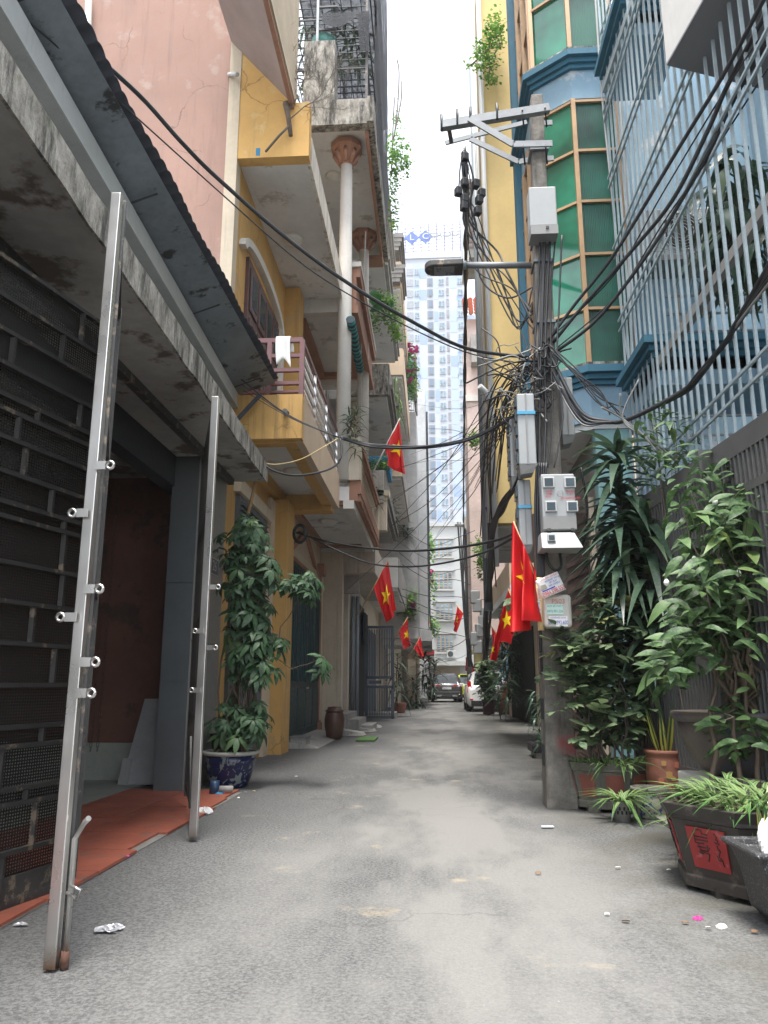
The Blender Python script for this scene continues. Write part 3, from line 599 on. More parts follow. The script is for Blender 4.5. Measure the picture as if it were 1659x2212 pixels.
bk = MB().lathe((-1.95, 9.62, 4.42), [(.15, 0), (.2, .3), (.22, .31), (.2, .33), (.18, .3)], 20); tag(bk.build('red_basin', MT['redpl']), 'red plastic basin standing on the yellow house balcony', 'basin')
# dead shrub growing from slab corner
def twigs(m_, p, d, L, r, n, lev, spread):
    p = V(p); d = V(d).normalized(); pts = [p]; q = p.copy(); dd = d.copy()
    for i in range(4):
        dd = (dd+V((rnd(-1, 1), rnd(-1, 1), rnd(-.6, .8)))*.22).normalized(); q = q+dd*L/4; pts.append(q.copy())
    m_.tube(pts, r, 4 if r < .008 else 6, r*.55, cap=False)
    if lev:
        for i in range(n):
            k = rnd(.4, 1); a = pts[0].lerp(pts[-1], k); a = pts[min(4, int(k*4+.5))]
            e = (dd+V((rnd(-1, 1), rnd(-1, 1), rnd(-.5, 1)))*spread).normalized(); twigs(m_, a, e, L*rnd(.5, .8), r*.55, n, lev-1, spread)
random.seed(5)
ds = thing('dead_shrub', 'leafless dead shrub sprouting from the yellow slab corner', 'shrub', (-1.9, 9.15, 8.6))
tw = MB(); twigs(tw, (-1.93, 9.12, 8.75), (.35, -.1, 1), .7, .011, 5, 4, 1.0); twigs(tw, (-1.9, 9.12, 8.7), (.8, -.1, .5), .6, .01, 5, 4, 1.0); tw.build('twigs', MT['twig'], ds)
MB().tube([(-2.2, 9.1, 8.2), (-2.02, 9.08, 8.42), (-1.86, 9.1, 8.62)], .018, 6).build('stem', MT['twig'], ds)
MB().tube([(-1.86, 9.12, 8.45), (-1.9, 9.1, 8.75), (-1.94, 9.12, 8.98)], [.03, .035, .05], 7).build('stump', MT['bark'], ds)
# ================================================================== column house
c = thing('column_house', 'cream house with round columns and terracotta capitals and beams', 'house', (-2.6, 15.5, 0))
Y2 = 18.0
box('front_wall', (-3.0, 13.2, 0), (-2.6, Y2, 12), MT['cream'], c)
box('first_floor', (-2.6, 13.2, 4.25), (-1.45, Y2, 4.5), MT['soffit'], c)
fb = MB(); fb.box((-1.55, 13.2, 4.1), (-1.36, Y2, 4.25)); fb.box((-2.6, 17.7, 4.1), (-1.55, Y2, 4.248)); fb.build('floor_beam', MT['white'], c)
for a, b in (((-2.6, 13.25, 4.18), (-2.45, 17.6, 4.249)), ((-2.45, 17.5, 4.18), (-1.56, 17.65, 4.249)), ((-2.45, 13.25, 4.18), (-1.56, 13.36, 4.249))): box('ceiling_trim', a, b, MT['terra'], c)
cb = MB(); cb.box((-1.45, 13.25, 4.251), (-1.3, Y2, 4.38)); cb.box((-1.45, 13.25, 4.38), (-1.24, Y2, 4.62)); cb.build('balcony_band', MT['terra'], c)
for k in range(34): box('dentil', (-1.3, 13.3+.14*k, 4.26), (-1.25, 13.37+.14*k, 4.375), MT['terra'], c)
def baluster(h=.55, r=.07):
    return [(r*.9, 0), (r*.9, .06*h/.5), (r*.45, .1), (r*.8, .16*h/.5+.04), (r, .3*h), (r*.75, .45*h), (r*.35, .62*h), (r*.55, .7*h), (r*.35, .78*h), (r*.9, .9*h), (r*.9, h)]
bal_me = MB().lathe((0, 0, 0), baluster(), 10).mesh('baluster', MT['beige'])
for k in range(22): inst('baluster', bal_me, c, Matrix.Translation((-1.36, 13.55+.2*k, 4.62)))
hr = MB(); hr.box((-1.46, 13.3, 5.17), (-1.26, Y2, 5.24)); hr.box((-1.5, 13.3, 5.24), (-1.22, Y2, 5.36)); hr.build('handrail', MT['terra'], c)
for yy in (13.3, 17.85): box('balcony_pier', (-1.48, yy-.12, 4.62), (-1.24, yy+.12, 5.42), MT['beige'], c)
MB().lathe((-2.05, 14.9, 4.15), [(.02, 0), (.12, .02), (.19, .07), (.2, .1)], 20).build('ceiling_lamp', MT['lampglass'], c)
def round_col(yy, x, z0, z1):
    q = MB().lathe((x, yy, z0), [(.135, 0), (.13, (z1-z0)*.5), (.115, z1-z0-.45)], 24).build('column', MT['white'], c)
    k = MB().lathe((x, yy, z1-.45), [(.125, 0), (.14, .03), (.125, .06), (.15, .1), (.2, .2), (.3, .32), (.32, .34), (.32, .44)], 8, False, rot=R(22.5)); k.build('capital', MT['terra'], q)
    for i in range(8):
        a = R(45*i); m_ = MB(); ca, sa = math.cos(a), math.sin(a)
        m_.tube([(x+ca*.13, yy+sa*.13, z1-.42), (x+ca*.2, yy+sa*.2, z1-.28), (x+ca*.27, yy+sa*.27, z1-.2), (x+ca*.25, yy+sa*.25, z1-.26)], [.04, .05, .035, .015], 6); m_.build('acanthus_leaf', MT['terra'], q)
round_col(13.25, -1.57, 4.62, 11.5); round_col(16.4, -1.5, 4.62, 11.55)
for ya in (13.3, 16.7): box('cross_beam', (-2.6, ya, 7.95), (-1.5, ya+.2, 8.25), MT['white'], c)
box('second_floor', (-2.6, 13.5, 8.1), (-1.55, 17.6, 8.3), MT['soffit'], c)
for a, b in (((-2.6, 13.5, 8.0), (-2.4, 16.7, 8.099)), ((-1.75, 13.5, 8.0), (-1.55, 16.7, 8.099)), ((-2.4, 16.5, 8.0), (-1.75, 16.69, 8.099)), ((-2.6, 13.5, 4.5), (-2.5, 13.8, 8.0))): box('ceiling_trim', a, b, MT['terra'], c)
tb = MB(); tb.box((-1.55, 13.45, 8.0), (-1.34, 17.4, 8.15)); tb.box((-1.52, 13.45, 8.15), (-1.38, 17.4, 8.75)); tb.box((-1.56, 13.45, 8.75), (-1.3, 17.4, 8.95)); tb.build('parapet_beam', MT['terra'], c)
box('parapet_cap', (-1.58, 13.4, 8.95), (-1.28, 17.42, 9.05), MT['white'], c)
MB().lathe((-2.05, 15, 8.0), [(.02, 0), (.12, .02), (.19, .07), (.2, .1)], 20).build('ceiling_lamp', MT['lampglass'], c)
tp = MB(); tp.box((-2.7, 12.7, 11.55), (-1.1, 17.5, 11.72)); tp.build('top_soffit', MT['soffit'], c)
tq = MB(); tq.box((-2.3, 12.5, 11.4), (-1.1, 12.7, 11.95)); tq.box((-1.1, 12.5, 11.45), (-.98, 17.5, 12.0)); tq.build('roof_parapet', MT['mould'], c)
box('rooftop_pier', (-2.35, 12.6, 11.951), (-1.75, 13.1, 13.4), MT['mould'], c)
tt = MB(); tt.box((-1.16, 12.75, 11.3), (-1.1, 17.4, 11.55)); tt.box((-1.5, 16.9, 11.2), (-1.1, 17.3, 11.3)); tt.build('roof_trim', MT['terra'], c)
MB().lathe((-1.95, 14.2, 11.45), [(.02, 0), (.12, .02), (.17, .07), (.18, .1)], 20).build('ceiling_lamp', MT['lampglass'], c)
for nm, a, b in (('upper', PX(787, 337, -1.32), PX(812, 500, -1.32)), ('lower', PX(757, 690, -1.42), PX(778, 800, -1.42))):
    q = MB(); q.tube([V(a).lerp(V(b), k/12)+V((rnd(-.01, .01), 0, rnd(-.02, .02))) for k in range(13)], .085, 10)
    tag(q.build('rolled_awning', MT['awn']), f'rolled teal striped awning under the {"top" if nm == "upper" else "second floor"} beam of the column house', 'awning')
MB().tube([PX(790, 500, -1.3), PX(781, 720, -1.4), PX(778, 1000, -1.4)], .012, 5).build('awning_cord', MT['fwhite'], c)
# teal door, transom gable and pilaster
td = box('teal_door', (-2.6, 13.5, .1), (-2.53, 17.2, 3.3), MT['teal_p'], c)
for k in range(4):
    ya = 13.58+.9*k
    for za, zb in ((.25, 1.0), (1.1, 2.2), (2.3, 3.2)): MB().box((-2.53, ya, za), (-2.5, ya+.8, zb)).build('door_panel', MT['teal_p'], td, bevel=.015)
    for j in range(1, 4): box('bar', (-2.5, ya+.2*j-.012, 1.12), (-2.475, ya+.2*j+.012, 3.18), MT['teal_p'], td)
MB().bar((-2.47, 15.2, 1.0), (-2.47, 15.5, 1.0), .02, .03).build('handle', MT['chrome'], td)
for a, b in (((-2.56, 13.4, 3.35), (-2.56, 15.3, 4.1)), ((-2.56, 15.3, 4.1), (-2.56, 17.3, 3.35)), ((-2.56, 13.4, 3.33), (-2.56, 17.3, 3.33))): MB().bar(a, b, .06, .09).build('gable_trim', MT['terra'], c)
for k in range(40): MB().bar((-2.54, 13.5+.092*k, 3.38), (-2.54, 13.5+.092*k, 3.52), .012, .012).build('spike', MT['cream'], c)
ps = MB(); ps.box((-2.6, 17.25, 0), (-2.5, 17.5, 3.5)); ps.box((-2.6, 17.2, 0), (-2.47, 17.55, .25)); ps.box((-2.6, 17.2, 3.5), (-2.44, 17.6, 3.75)); ps.build('pilaster', MT['terra'], c)
for k in range(3): box('flute', (-2.5, 17.29+.07*k, .3), (-2.485, 17.33+.07*k, 3.45), MT['cream'], c)
struct('door_ramp', MB().hexa([V(p) for p in ((-2.6, 13.4, -.02), (-1.95, 13.6, -.02), (-1.95, 17.2, -.02), (-2.6, 17.4, -.02), (-2.6, 13.4, .13), (-2.0, 13.6, .01), (-2.0, 17.2, .01), (-2.6, 17.4, .13))]), MT['conc'])
# ================================================================== rooftop cage on the column house
kg = thing('rooftop_cage', 'steel rooftop plant cage draped with black shade net against the sky', 'cage', (-1.9, 14.5, 12))
for x in (-2.15, -1.15):
    for yy in (12.9, 15.2, 17.4): MB().bar((x, yy, 12.0), (x, yy, 17.0), .05, .05).build('post', MT['galv'] if x < -2 and yy < 13 else MT['gatebar'], kg)
def cagebar(a, b, w=.02): MB().bar(a, b, w, w).build('bar', MT['cable'], kg)
for z in (13.0, 14.2, 15.4, 16.6):
    cagebar((-3, 12.9, z), (-1.15, 12.9, z), .03); cagebar((-1.15, 12.9, z), (-1.15, 17.4, z), .03); cagebar((-3, 17.4, z), (-1.15, 17.4, z), .03)
for k in range(22): cagebar((-3.0, 13.0+.2*k, 15.0), (-1.2, 13.0+.2*k, 15.0), .018)
for k in range(9): cagebar((-3.0+.21*k, 12.95, 15.02), (-3.0+.21*k, 17.3, 15.02), .018)
for k in range(24): cagebar((-3.0, 17.4, 12.2+.2*k), (-1.15, 17.4, 12.2+.2*k), .022)
for k in range(13): cagebar((-3.0+.15*k, 17.4, 12.0), (-3.0+.15*k, 17.4, 17), .018)
for k in range(3): cagebar((-2.15, 12.9, 13.4+.55*k), (-1.75, 12.9, 13.4+.55*k), .04)
def netf(u, v): return (-1.0+.16*math.sin(v*3+.5)*u*.6+.03*math.sin(u*17+v*9), 13.0+4.6*v, 11.7+5.6*u)
MB().grid(netf, 18, 16).build('shade_net', MT['net'], kg)
MB().grid(lambda u, v: (-2.9+1.9*u, 14.5+3*v, 16.6-1.3*math.sin(u*1.5)*v+.08*math.sin(u*13)), 14, 8).build('shade_net', MT['net'], kg)
MB().grid(lambda u, v: (-2.05+.95*u, 12.85-.05*v, 14.3-.25*v*(1+.6*math.sin(u*5))-(.9*v if u > .8 else 0)), 16, 6).build('shade_net', MT['net'], kg)
# ================================================================== weathered concrete house
h = thing('concrete_house', 'weathered grey concrete house with stacked balconies and beige entrance pier', 'house', (-2.2, 21, 0))
box('front_wall', (-3.2, 18.02, 0), (-2.55, 25, 15.4), MT['conc'], h)
pr_ = box('entrance_pier', (-2.6, 17.72, 0), (-2.08, 18.05, 4.4), MT['beige'], h)
box('canopy_beam', (-2.08, 17.8, 3.62), (-1.32, 24, 4.32), mat('beige_stained_beam', (.48, .43, .36), .9, streak=.45, sc_=(.16, .13, .1)), h)
box('lower_lintel', (-2.5, 18.3, 3.2), (-1.75, 18.5, 3.619), MT['conc'], h)
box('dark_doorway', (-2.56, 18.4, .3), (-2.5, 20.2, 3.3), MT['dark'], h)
box('door_jamb', (-2.56, 20.2, 0), (-2.2, 20.5, 3.6), MT['beige'], h)
for x in (-2.14, -2.02): MB().tube([(x, 20.8, .2), (x, 20.8, 3.4)], .05, 8).build('downpipe', MT['greypipe'], h)
box('doorway_recess', (-2.2, 22.5, .1), (-2.15, 24.4, 3.4), MT['dark'], h)
# window with bars
wn = box('window', (-2.1, 23.3, 2.25), (-2.05, 24.4, 3.2), MT['dglass'], h)
for k in range(6): box('bar', (-2.05, 23.4+.17*k, 2.25), (-2.03, 23.43+.17*k, 3.2), MT['gatebar'], wn)
for i, (xx, yy, zz) in enumerate(((-1.95, 18.5, .42), (-1.8, 18.4, .28), (-1.62, 18.3, .14))): box('step', (-2.55, yy-.6+.35*i, 0), (xx+.1*i, yy+1.6, zz), MT['conc'], h)
for zf, xe, ye in ((5.35, -1.18, 23.5), (8.15, -1.08, 24.2), (11.8, -1.15, 24.5), (14.9, -1.25, 24.0)):
    fo = box('floor_slab', (-2.55, 18.3, zf), (xe, ye, zf+.22), MT['soffit'] if zf > 6 else MT['conc'], h)
    box('slab_end', (-2.0, 18.15, zf+.02), (xe+.04, 18.3, zf+.85), MT['mould'] if zf > 6 else MT['conc'], h)
    e = MB(); e.box((xe, 18.3, zf+.06), (xe+.1, ye, zf+.22)); e.box((xe+.02, 18.3, zf+.22), (xe+.16, ye, zf+.34)); e.box((xe, 18.3, zf+.34), (xe+.07, ye, zf+.9)); e.build('balcony_parapet', MT['conc_d'] if zf < 9 else MT['conc'], h)
    MB().lathe((-1.8, 20.4, zf-.06), [(.02, 0), (.12, .02), (.17, .05), (.18, .06)], 16).build('ceiling_lamp', MT['lampglass'], h)
box('corner_column', (-2.1, 18.5, 4.33), (-1.75, 18.8, 8.14), MT['beige'], h); box('corner_column', (-2.1, 18.5, 9.0), (-1.75, 18.8, 11.8), MT['conc'], h)
for k in range(5): inst('baluster', bal_me, h, Matrix.Translation((-1.9+.17*k, 24.6, PY(830, 920, 24.6).z)) @ Matrix.Scale(1.25, 4))
box('baluster_rail', (-2.0, 24.5, PY(830, 880, 24.6).z+.02), (-1.05, 24.7, PY(830, 880, 24.6).z+.12), MT['conc_d'], h)
bp_ = MB(); zz = PY(835, 1050, 18.6).z
tag(MB().box(PY(790, 1015, 18.7)+V((0, 0, -.12)), PY(847, 1015, 19.6)+V((0, 0, .12))).build('blue_planter_box', MT['cara'], bevel=.02), 'bright blue trough planter on the concrete balcony behind the flag', 'planter')
pk = MB(); a = PY(797, 1075, 18.3); pk.box((a.x, 18.2, PY(800, 1145, 18.2).z), (PY(835, 1060, 18.2).x, 18.5, PY(800, 1070, 18.2).z)); pk.build('balcony_pillar', MT['beige'], h)
pcap = MB(); pcap.box((a.x-.04, 18.15, PY(800, 1072, 18.2).z), (PY(838, 1060, 18.2).x+.03, 18.55, PY(800, 1060, 18.2).z)); pcap.build('pillar_cap', MT['beige'], h)
# grey open gate leaf standing across the pavement
gg = thing('slatted_gate', 'tall slate grey slatted gate leaf standing open on the left pavement', 'gate', (-1.65, 24, 0))
ga_, gb_ = G(790, 1557), G(849, 1557); gz0, gz1 = .05, PY(815, 1352, 24).z
for x in (ga_.x, gb_.x): MB().bar((x, 24, gz0), (x, 24, gz1), .08, .05).build('post', MT['gategrey'], gg)
for z in (gz0+.05, gz1-.04, 1.0, 1.28): MB().bar((ga_.x, 24, z), (gb_.x, 24, z), .05, .08).build('rail', MT['gategrey'], gg)
n_ = 16
for k in range(1, n_):
    x = ga_.x+(gb_.x-ga_.x)*k/n_
    for za, zb in ((gz0+.1, .97), (1.32, gz1-.1)): MB().bar((x, 24, za), (x, 24, zb), .028, .02).build('slat', MT['gategrey'], gg)
MB().bar((gb_.x-.3, 23.95, 1.14), (gb_.x-.08, 23.95, 1.14), .03, .04).build('handle', MT['galv'], gg)
MB().bar((ga_.x+.1, 24, 1.14), (gb_.x-.35, 24, 1.14), .03, .1).build('lock_plate', MT['gategrey'], gg)
# ================================================================== blue house with green bay window
b = thing('blue_house', 'light blue house with green glass bay window and steel grille front', 'house', (2.6, 8.2, 0))
XG = 2.26
box('end_wall', (2.5, 8.95, 0), (6, 9.2, 14), MT['blue'], b)
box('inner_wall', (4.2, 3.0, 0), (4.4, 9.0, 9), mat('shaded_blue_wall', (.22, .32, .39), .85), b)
for zf in (4.0, 8.2):
    box('balcony_slab', (XG+.05, 7.44, zf), (4.2 if zf < 5 else 2.9, 8.45, zf+.28), MT['blue'], b)
    cn = MB()
    for i, (o_, h0, h1) in enumerate(((.0, .16, .28), (.05, .28, .34), (.1, .34, .4), (.16, .4, .48))):
        cn.box((XG+.05-o_, 7.44-o_, zf+h0), (4.2 if zf < 5 else 2.9, 8.45+.01*i, zf+h1))
    cn.build('cornice', MT['dblue'], b)
sb = box('side_ledge', (3.3, 4.0, 4.0), (4.2, 7.4, 4.3), MT['blue'], b)
# grille
gr = thing('window_grille', 'tall pale steel bar grille covering the blue balcony on the right', 'grille', (XG, 6.6, 2.6))
gbar = MB().box((-.011, -.011, 2.5), (.011, .011, 9.6)).mesh('bar', MT['grille'])
for k in range(25):
    inst('bar', gbar, gr, Matrix.Translation((XG+rnd(-.004, .004), 4.4+.168*k, rnd(-.02, .02))))
for z in (3.1, 5.1, 6.05, 7.0, 7.95):
    for dz in (0, .13): MB().bar((XG-.025, 4.2, z+dz), (XG-.025, 8.5, z+dz), .02, .022).build('rail', MT['grille'], gr)
MB().bar((XG+.04, 4.2, 4.22), (XG+.04, 7.3, 4.18), .06, .09).build('frame_beam', mat('weathered_beam', (.24, .23, .21), .8, streak=.3), gr)
for z in (3.25, 3.45, 3.65, 4.55, 4.75, 4.95): MB().bar((XG+.15, 7.4, z), (4.1, 7.4, z), .02, .02).build('rail', MT['galv'], gr)
for k in range(6): MB().bar((XG+.3+.3*k, 7.4, 4.48), (XG+.3+.3*k, 7.4, 5.0), .02, .02).build('bar', mat('rusty_bar', (.25, .2, .16), .8) if k == 0 else MT['galv'], gr)
# upper window cage
uc = thing('upper_window_cage', 'pale steel window cage projecting above the green bay window', 'grille', (1.98, 7.5, 8.6))
a, e = G(1306, 193, 8.35), G(1369, 0, 8.35)
MB().bar(a, a+(e-a)*1.6, .06, .1).build('frame_beam', MT['grille'], uc)
for k in range(14):
    p = a.lerp(a+(e-a)*1.6, k/13); MB().bar(p, p+V((0, 0, 2.4)), .02, .02).build('bar', MT['grille'], uc)
for z in (.7, .82): MB().bar(a+V((0, 0, z)), a+(e-a)*1.6+V((0, 0, z)), .02, .02).build('rail', MT['grille'], uc)
# air conditioner
ac = thing('air_conditioner', 'white air conditioner outdoor unit behind the right-hand grille', 'air conditioner', (2.9, 8.6, 6.3))
q = PY(1465, 500, 8.5); cxa, cza = q.x, q.z
MB().box((cxa-.42, 8.5, cza-.32), (cxa+.42, 8.82, cza+.32)).build('casing', MT['box'], ac, bevel=.02)
MB().tube([(cxa+.04+.25*math.cos(R(i*15)), 8.49, cza+.25*math.sin(R(i*15))) for i in range(25)], .012, 5, cap=False).build('fan_rim', MT['fwhite'], ac)
MB().lathe((0, 0, 0), [(.24, 0), (.24, .01)], 24).build('fan_well', MT['dark'], ac).matrix_local = Matrix.Translation(V((cxa+.04, 8.498, cza))-LOC[ac.name]) @ Matrix.Rotation(R(90), 4, 'X') @ Matrix.Translation(LOC[ac.name])
for rr in (.06, .1, .14, .18, .215):
    MB().tube([(cxa+.04+rr*math.cos(R(i*20)), 8.482, cza+rr*math.sin(R(i*20))) for i in range(19)], .004, 4, cap=False).build('fan_guard', MT['fwhite'], ac)
MB().box((cxa-.5, 8.45, cza-.4), (cxa+.5, 8.9, cza-.34)).build('shelf', MT['conc_d'], ac)
# bay window: polygon in plan
bay = [(2.5, 8.9), (1.95, 8.9), (1.5, 9.25), (1.5, 10.95)]
def bay_ring(mb, o_, z0, z1):
    P = [(2.5, 8.9-o_), (1.95-o_*.35, 8.9-o_), (1.5-o_, 9.25-o_*.5), (1.5-o_, 11.0), (2.5, 11.0)]
    mb.prism([(x, yy, z0) for x, yy in P], (0, 0, z1-z0))
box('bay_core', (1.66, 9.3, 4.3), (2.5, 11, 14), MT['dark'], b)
for zc in (4.25, 8.75):
    m_ = MB(); bay_ring(m_, .0, zc-.1, zc+.34); m_.build('bay_spandrel', MT['blue'], b)
    m_ = MB()
    for o_, h0, h1 in ((.05, .34, .4), (.09, .4, .47), (.15, .47, .56)): bay_ring(m_, o_, zc+h0, zc+h1)
    m_.build('bay_cornice', MT['dblue'], b)
    m_ = MB(); bay_ring(m_, .13, zc+.56, zc+.6); m_.build('mossy_ledge', MT['mould'], b)
m_ = MB(); bay_ring(m_, -.05, 4.06, 4.15); m_.build('bay_soffit', MT['soffit'], b)
def facet(p, q, z0, z1, ms, rows):
    p, q = V((*p, 0)), V((*q, 0)); d = (q-p).normalized(); n = V((-d.y, d.x, 0))
    if n.y > .01 or n.x > .01: n = -n
    Z = V((0, 0, 1))
    zz = [z0+(z1-z0)*i/rows for i in range(rows+1)]
    for i in range(rows):
        MB().quad(p+Z*zz[i]-n*.02, q+Z*zz[i]-n*.02, q+Z*zz[i+1]-n*.02, p+Z*zz[i+1]-n*.02).build('glass_pane', ms[i % len(ms)], b)
    for z in zz: MB().bar(p+Z*z, q+Z*z, .04, .036).build('transom', MT['mull'], b)
for z0, z1, rows in ((4.86, 8.6, 5), (9.4, 13.4, 4)):
    facet(bay[0], bay[1], z0, z1, [MT['gribbed']], rows); facet(bay[1], bay[2], z0, z1, [MT['gglass']], rows)
    for k in range(3):
        facet((1.5, 9.25+.57*k), (1.5, 9.25+.57*(k+1)), z0, z1, [MT['dglass']], rows)
        MB().bar((1.49, 9.28+.57*k, z0), (1.49, 9.28+.57*k, z1), .07, .08).build('mullion', MT['mull'], b)
    for (x, yy) in bay[:3]: MB().bar((x, yy-.01, z0-.03), (x, yy-.01, z1+.03), .055, .05).build('mullion', MT['mull'], b)
box('blue_pilaster', (1.4, 10.75, 4.6), (1.66, 11.0, 14), MT['dblue'], b)
# ground floor below the bay
box('teal_wall', (1.98, 8.95, 0), (2.4, 9.12, 4.05), mat('teal_plaster', (.2, .36, .37), .85, streak=.2, sc_=(.15, .2, .2)), b)
bs = box('brown_door', (1.3, 9.75, .1), (1.97, 9.8, 3.2), mat('brown_slat_door', (.09, .055, .045), .6), b)
for k in range(18): MB().bar((1.34, 9.74, .25+.16*k), (1.95, 9.74, .25+.16*k+.3), .02, .05).build('slat', mat('brown_slat', (.12, .075, .06), .6) if k == 0 else bpy.data.materials['brown_slat'], bs)
box('door_post', (1.93, 9.3, 0), (1.99, 9.42, 3.3), MT['beige'], b)
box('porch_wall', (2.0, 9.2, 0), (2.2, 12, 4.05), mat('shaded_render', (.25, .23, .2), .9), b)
# ================================================================== right sliding gate
rg = thing('right_gate', 'weathered grey slatted metal gate behind the big potted plants', 'gate', (2.15, 6, 0))
g0, g1 = V((2.3, 4.0, 0)), V((1.98, 7.9, 0)); gd = (g1-g0).normalized(); gl = (g1-g0).length
for z, hh in ((2.72, .16), (2.38, .06), (1.2, .1), (.3, .2)): MB().bar(g0+V((0, 0, z)), g1+V((0, 0, z)), .05, hh).build('rail', MT['rgate'], rg)
sm_ = MB().bar((0, 0, .2), (0, 0, 2.65), .05, .02, up=(0, 1, 0)).mesh('slat', MT['rgate'])
for k in range(62): inst('slat', sm_, rg, Matrix.Translation(g0+gd*(gl*(k+.5)/62)))
MB().quad(g0+V((.04, 0, .1)), g1+V((.04, 0, .1)), g1+V((.04, 0, 2.6)), g0+V((.04, 0, 2.6))).build('shade_sheet', mat('gate_shade_sheet', (.1, .1, .1), .7), rg)  # dark sheet added behind the slats to paint the shade in their gaps
for t_ in (0, .5, 1): MB().bar(g0+gd*gl*t_+V((0, 0, .05)), g0+gd*gl*t_+V((0, 0, 2.85)), .09, .07).build('post', MT['rgate'], rg)
struct('planting_kerb', MB().box((1.75, 3.4, -.03), (2.5, 9.2, .03)), MT['conc_d'])
# ================================================================== white block house, top right
wb = thing('white_block_house', 'white balcony block with grey soffit jutting in at the top right corner', 'house', (2.6, 4.5, 6))
p1, p2, p3 = G(1440, 141, 6), G(1520, 0, 6), G(1659, 196, 6)
d1 = (p2-p1).normalized(); d2 = (p3-p1).normalized()
poly = [p1, p1+d1*4, p1+d1*4+d2*3, p1+d2*3]
MB().prism(poly, (0, 0, .02)).build('soffit', mat('mid_grey_soffit', (.2, .2, .21), .9, var=.06), wb)
MB().prism([q_+V((0, 0, .02)) for q_ in poly], (0, 0, 5)).build('balcony_wall', MT['white'], wb)
# ================================================================== utility pole
P = thing('utility_pole', 'tall square concrete utility pole carrying cables and meter boxes on the right', 'pole', (1.13, 7.3, 0))
def sect(mb, levels):
    n = len(mb.v)
    for (x, yy, z, w, d) in levels: mb.v += [V((x-w/2, yy-d/2, z)), V((x+w/2, yy-d/2, z)), V((x+w/2, yy+d/2, z)), V((x-w/2, yy+d/2, z))]
    for i in range(len(levels)-1):
        for j in range(4): mb.f.append((n+4*i+j, n+4*i+(j+1) % 4, n+4*i+4+(j+1) % 4, n+4*i+4+j)); mb.sm.append(False)
    mb.f.append(tuple(n+4*(len(levels)-1)+j for j in range(4))); mb.sm.append(False); return mb
def PW(z): return 1.11+.014*z
sect(MB(), [(PW(z), 7.32, z, .27-.0195*z, .3-.02*z) for z in [i*.366 for i in range(21)]]).build('shaft', MT['pole'], P, bevel=.012)
for z in (.35, .75, 1.15): MB().box((PW(z)-.145+z*.008, 7.25, z), (PW(z)-.125+z*.008, 7.36, z+.18)).build('web_slot', MT['dark'], P)
for z in (4.05, 4.6, 5.28, 5.55, 6.6): MB().box((PW(z)-.1, 7.16+z*.006, z), (PW(z)+.1, 7.45, z+.03)).build('steel_band', MT['galv'], P)
ca = thing('crossarm', 'galvanised steel crossarm bracket bolted to the top of the utility pole', 'bracket', (.8, 7.3, 6.7))
def arm(y0, pts, w, hh, m): 
    for p, q_ in zip(pts, pts[1:]): MB().bar(PY(*p, y0), PY(*q_, y0), w, hh).build('steel_angle', m, ca)
arm(7.1, [(953, 268), (1187, 231)], .02, .09, MT['galv']); arm(7.13, [(953, 279), (1187, 241)], .07, .014, MT['galv'])
arm(7.5, [(962, 309), (1138, 264)], .02, .05, MT['galv'])
arm(7.08, [(1014, 256), (1109, 312), (1193, 310)], .02, .07, MT['galv']); arm(7.5, [(1016, 300), (1120, 350), (1141, 346)], .02, .06, MT['galv'])
for x in (971,): MB().bar(PY(x-3, 268, 7.1), PY(x+4, 306, 7.5), .04, .05).build('tie', MT['gatebar'], ca)
for x, yy in ((988, 250), (1016, 246), (1074, 238), (954, 262)): MB().tube([PY(x, yy+20, 7.1), PY(x, yy, 7.1), PY(x-1, yy-14, 7.1)], .016, 6).build('insulator_pin', MT['cable'], ca)
for x, yy in ((1128, 245), (1177, 240), (1130, 322), (1178, 320)): MB().tube([PY(x, yy-9, 7.07), PY(x+4, yy+34, 7.3)], .009, 6).build('bolt', MT['cable'], ca)
for x0, x1, yy in ((1150, 1193, 268), (1150, 1196, 345)): MB().bar(PY(x0, yy, 7.45), PY(x1, yy-3, 7.45), .02, .06).build('clamp_plate', MT['galv'], ca)
# street lamp
sl2 = thing('street_lamp', 'dark flat LED street lamp on a short arm fixed to the pole', 'street lamp', (.6, 7.3, 5.3))
la, lb = PY(1148, 573, 7.3), PY(995, 573, 7.3)
MB().tube([la, lb], .034, 10).build('arm', MT['galv'], sl2); MB().tube([lb+V((.06, 0, 0)), lb+V((-.04, 0, 0))], .045, 10).build('collar', MT['greypipe'], sl2)
hx0, hx1 = PY(1000, 573, 7.3).x, PY(917, 573, 7.3).x
hd = MB(); outl = [(hx0, -.12), (hx0, .12)]+[(hx1+.1+.1*math.cos(R(a_)), .115*math.sin(R(a_))) for a_ in range(90, 271, 20)]
hd.prism([(x, 7.3+yy, 5.27) for x, yy in outl], (0, 0, .07)); hd.build('head', MT['gatebar'], sl2, bevel=.012)
MB().box((hx1+.1, 7.22, 5.262), (hx0-.09, 7.38, 5.269)).build('led_panel', mat('led_lens', (.16, .16, .17), .3), sl2)
